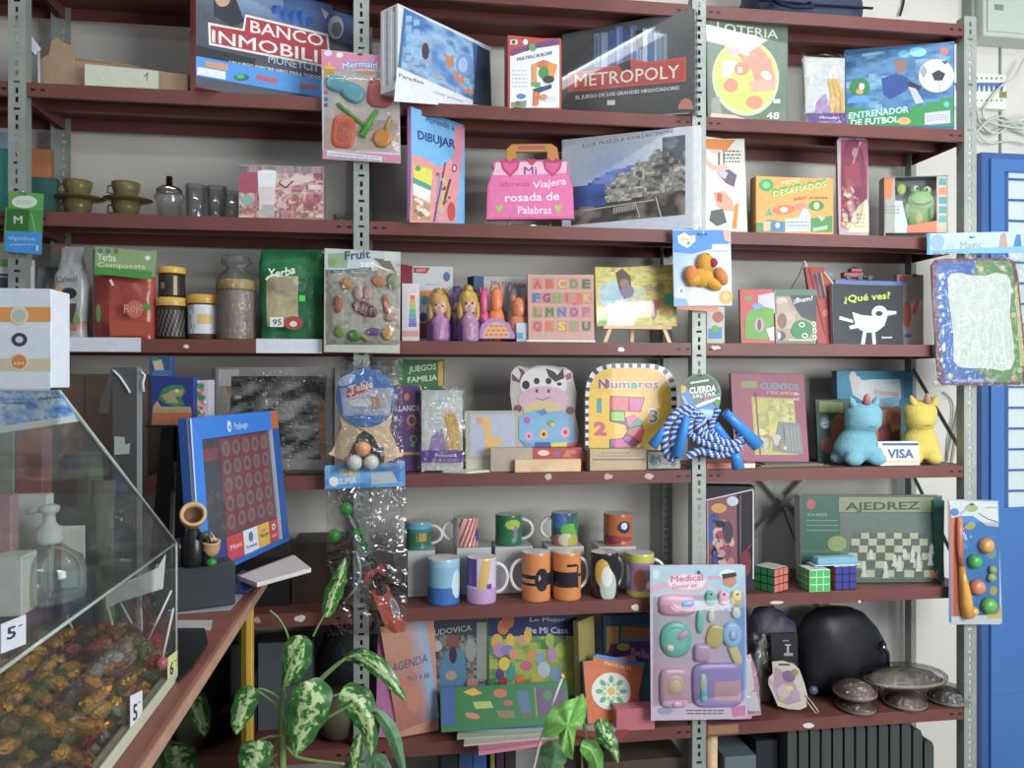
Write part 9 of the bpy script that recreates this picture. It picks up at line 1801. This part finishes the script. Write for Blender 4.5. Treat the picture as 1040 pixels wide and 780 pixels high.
stem(q, [(288, 800), (289, 760), (305, 770), (350, 776)], ZP, .005, .003); stem(q, [(286, 745), (286, 715), (276, 704), (262, 700), (258, 712)], ZP, .004, .002)
stem(q, [(290, 735), (286, 760), (275, 770)], ZP, .004, .002)
leaf(q, [(303, 645), (302, 665), (296, 685), (287, 698)], ZP, 15, seed=3, fold=.25, shape='oval'); stem(q, [(290, 710), (287, 690), (295, 670), (292, 645), (283, 628), (274, 620)], ZP + .04, .003, .002); stem(q, [(318, 646), (324, 634), (331, 622)], ZP, .0025, .002)
leaf(q, [(331, 627), (338, 605), (345, 585), (351, 566)], ZP, 9, seed=5, fold=.5)
leaf(q, [(310, 692), (315, 712), (308, 740), (300, 768)], ZP - .04, 22, seed=7, fold=.25); stem(q, [(325, 692), (340, 678), (352, 668)], ZP, .003, .0025)
leaf(q, [(350, 669), (367, 667), (388, 680), (402, 698), (412, 712)], ZP - .02, 9, seed=9, fold=.3, zpts=[1.72, 1.70, 1.69, 1.69, 1.7]); stem(q, [(322, 692), (335, 680), (350, 669)], ZP, .003, .003)
leaf(q, [(345, 704), (362, 712), (375, 736), (377, 768)], ZP, 16, seed=11, fold=.45); stem(q, [(290, 745), (318, 736), (345, 722), (356, 716)], ZP, .004, .003); stem(q, [(300, 730), (325, 712), (345, 705)], ZP, .003, .002)
leaf(q, [(257, 698), (250, 712), (243, 732), (240, 746)], ZP - .03, 12, seed=13, fold=.3); stem(q, [(291, 736), (282, 718), (268, 706), (257, 699)], ZP, .003, .0025)
leaf(q, [(262, 752), (260, 766), (256, 785), (252, 810)], ZP - .05, 17, seed=15, fold=.3); stem(q, [(289, 748), (275, 748), (262, 752)], ZP, .003, .0025)
leaf(q, [(366, 745), (362, 762), (358, 785), (352, 800)], ZP, 6, seed=17, fold=.3); leaf(q, [(383, 722), (397, 742), (405, 765), (412, 792)], ZP, 7, style='dark', seed=19, fold=.5)
stem(q, [(288, 790), (276, 770), (280, 755), (287, 752)], ZP + .02, .003, .002); leaf(q, [(370, 775), (382, 772), (392, 782), (400, 800)], ZP + .03, 8, style='dark', seed=21)
ZA = 1.62; base = PD(600, 980, ZA); q = thing('arrowhead_plant', 'potted plant with glossy arrow-shaped light green leaves at bottom centre', 'plant', (base.x, base.y, 0))
b = MB(); b.lathe((base.x, base.y, .001), [(.08, 0), (.09, .02), (.11, .17), (.12, .19), (.11, .2), (.10, .17), (0, .165)], 30, '6a4232'); b.build('pot', M_MATTE, parent=q)
def arrowleaf(poly, tipdir, Z, seed, c1='5aa034', c2='7ac04c', dz=None):
	b = MB(); cx = sum(p[0] for p in poly) / len(poly); cy = sum(p[1] for p in poly) / len(poly); tx, ty = tipdir
	d = dens(poly + [poly[0]], 3.0); n = len(d); R = 7; vs = []; fs = []; cs = []
	mid = [((1 - r / R) * cx + 0, 0) for r in range(R + 1)]
	rings = []
	for r in range(R + 1):
		t = r / R; rings.append([PD(cx + (x - cx) * t, cy + (y - cy) * t, Z + .012 * t * t + .004 * math.sin(i * .8) * t) for i, (x, y) in enumerate(d)])
	vs = [p for rr in rings for p in rr]
	L = math.hypot(tx, ty); tx, ty = tx / L, ty / L
	for r in range(R):
		for i in range(n):
			fs.append((r * n + i, r * n + (i + 1) % n, (r + 1) * n + (i + 1) % n, (r + 1) * n + i)); x = (d[i][0] - cx) * (r + .5) / R; y = (d[i][1] - cy) * (r + .5) / R
			al, ac = x * tx + y * ty, -x * ty + y * tx; c = mix(C(c1, 1.05), C(c2, 1.05), fbm(x * .1 + seed, y * .1, seed)); 
			if abs(ac) < 1.0: c = C('9ad078', 1.05)
			elif abs(((al - abs(ac) * .8) / 9) % 1 - .5) < .09: c = mix(c, C('9ad078', 1.05), .5)
			cs.append(c)
	b.mesh(vs, fs, cs, True); b.build('leaf', M_LEAF, parent=q)
arrowleaf([(552, 749), (553, 732), (560, 720), (575, 712), (586, 708), (592, 704), (596, 714), (595, 728), (591, 738), (585, 742), (583, 756), (582, 772), (574, 768), (568, 756), (568, 746), (562, 750)], (-.15, 1), ZA, 2)
leaf(q, [(609, 730), (614, 745), (622, 758), (628, 775)], ZA, 9, seed=23, fold=.4); leaf(q, [(590, 757), (600, 762), (606, 775), (608, 795)], ZA + .02, 10, style='arrow', seed=25, fold=.3); leaf(q, [(560, 752), (562, 765), (560, 780), (556, 800)], ZA + .05, 14, style='dark', seed=27)
stem(q, [(585, 707), (592, 730), (600, 800), (600, 980)], ZA + .03, .002, .005); stem(q, [(608, 731), (604, 760), (600, 820)], ZA + .04, .002, .003); stem(q, [(560, 755), (580, 800), (598, 860)], ZA + .06, .002, .004); stem(q, [(591, 758), (592, 790), (600, 860)], ZA + .04, .002, .003)
b = MB(); b.tube([PD(571, 688, ZA + .03), PD(561, 715, ZA + .03), PD(548, 755, ZA + .03), PD(530, 830, ZA + .03), PD(500, 985, ZA + .05)], .0028, 'b4b8a8', 8); b.ball(PD(571, 687, ZA + .03), .005, 'c8a868', 8, 6); b.build('plant_stake', M_PLAST, label='thin pale stake leaning beside the arrow leaf plant', cat='stake')
ZQ = 1.55; base = PD(176, 1010, ZQ)
q = thing('fern_plant', 'plant under the counter edge seen through the side glass', 'plant', (base.x, base.y, 0)) if 0 else None
for o in bpy.data.objects:
	for k in ('_o', '_s'):
		if k in o: del o[k]
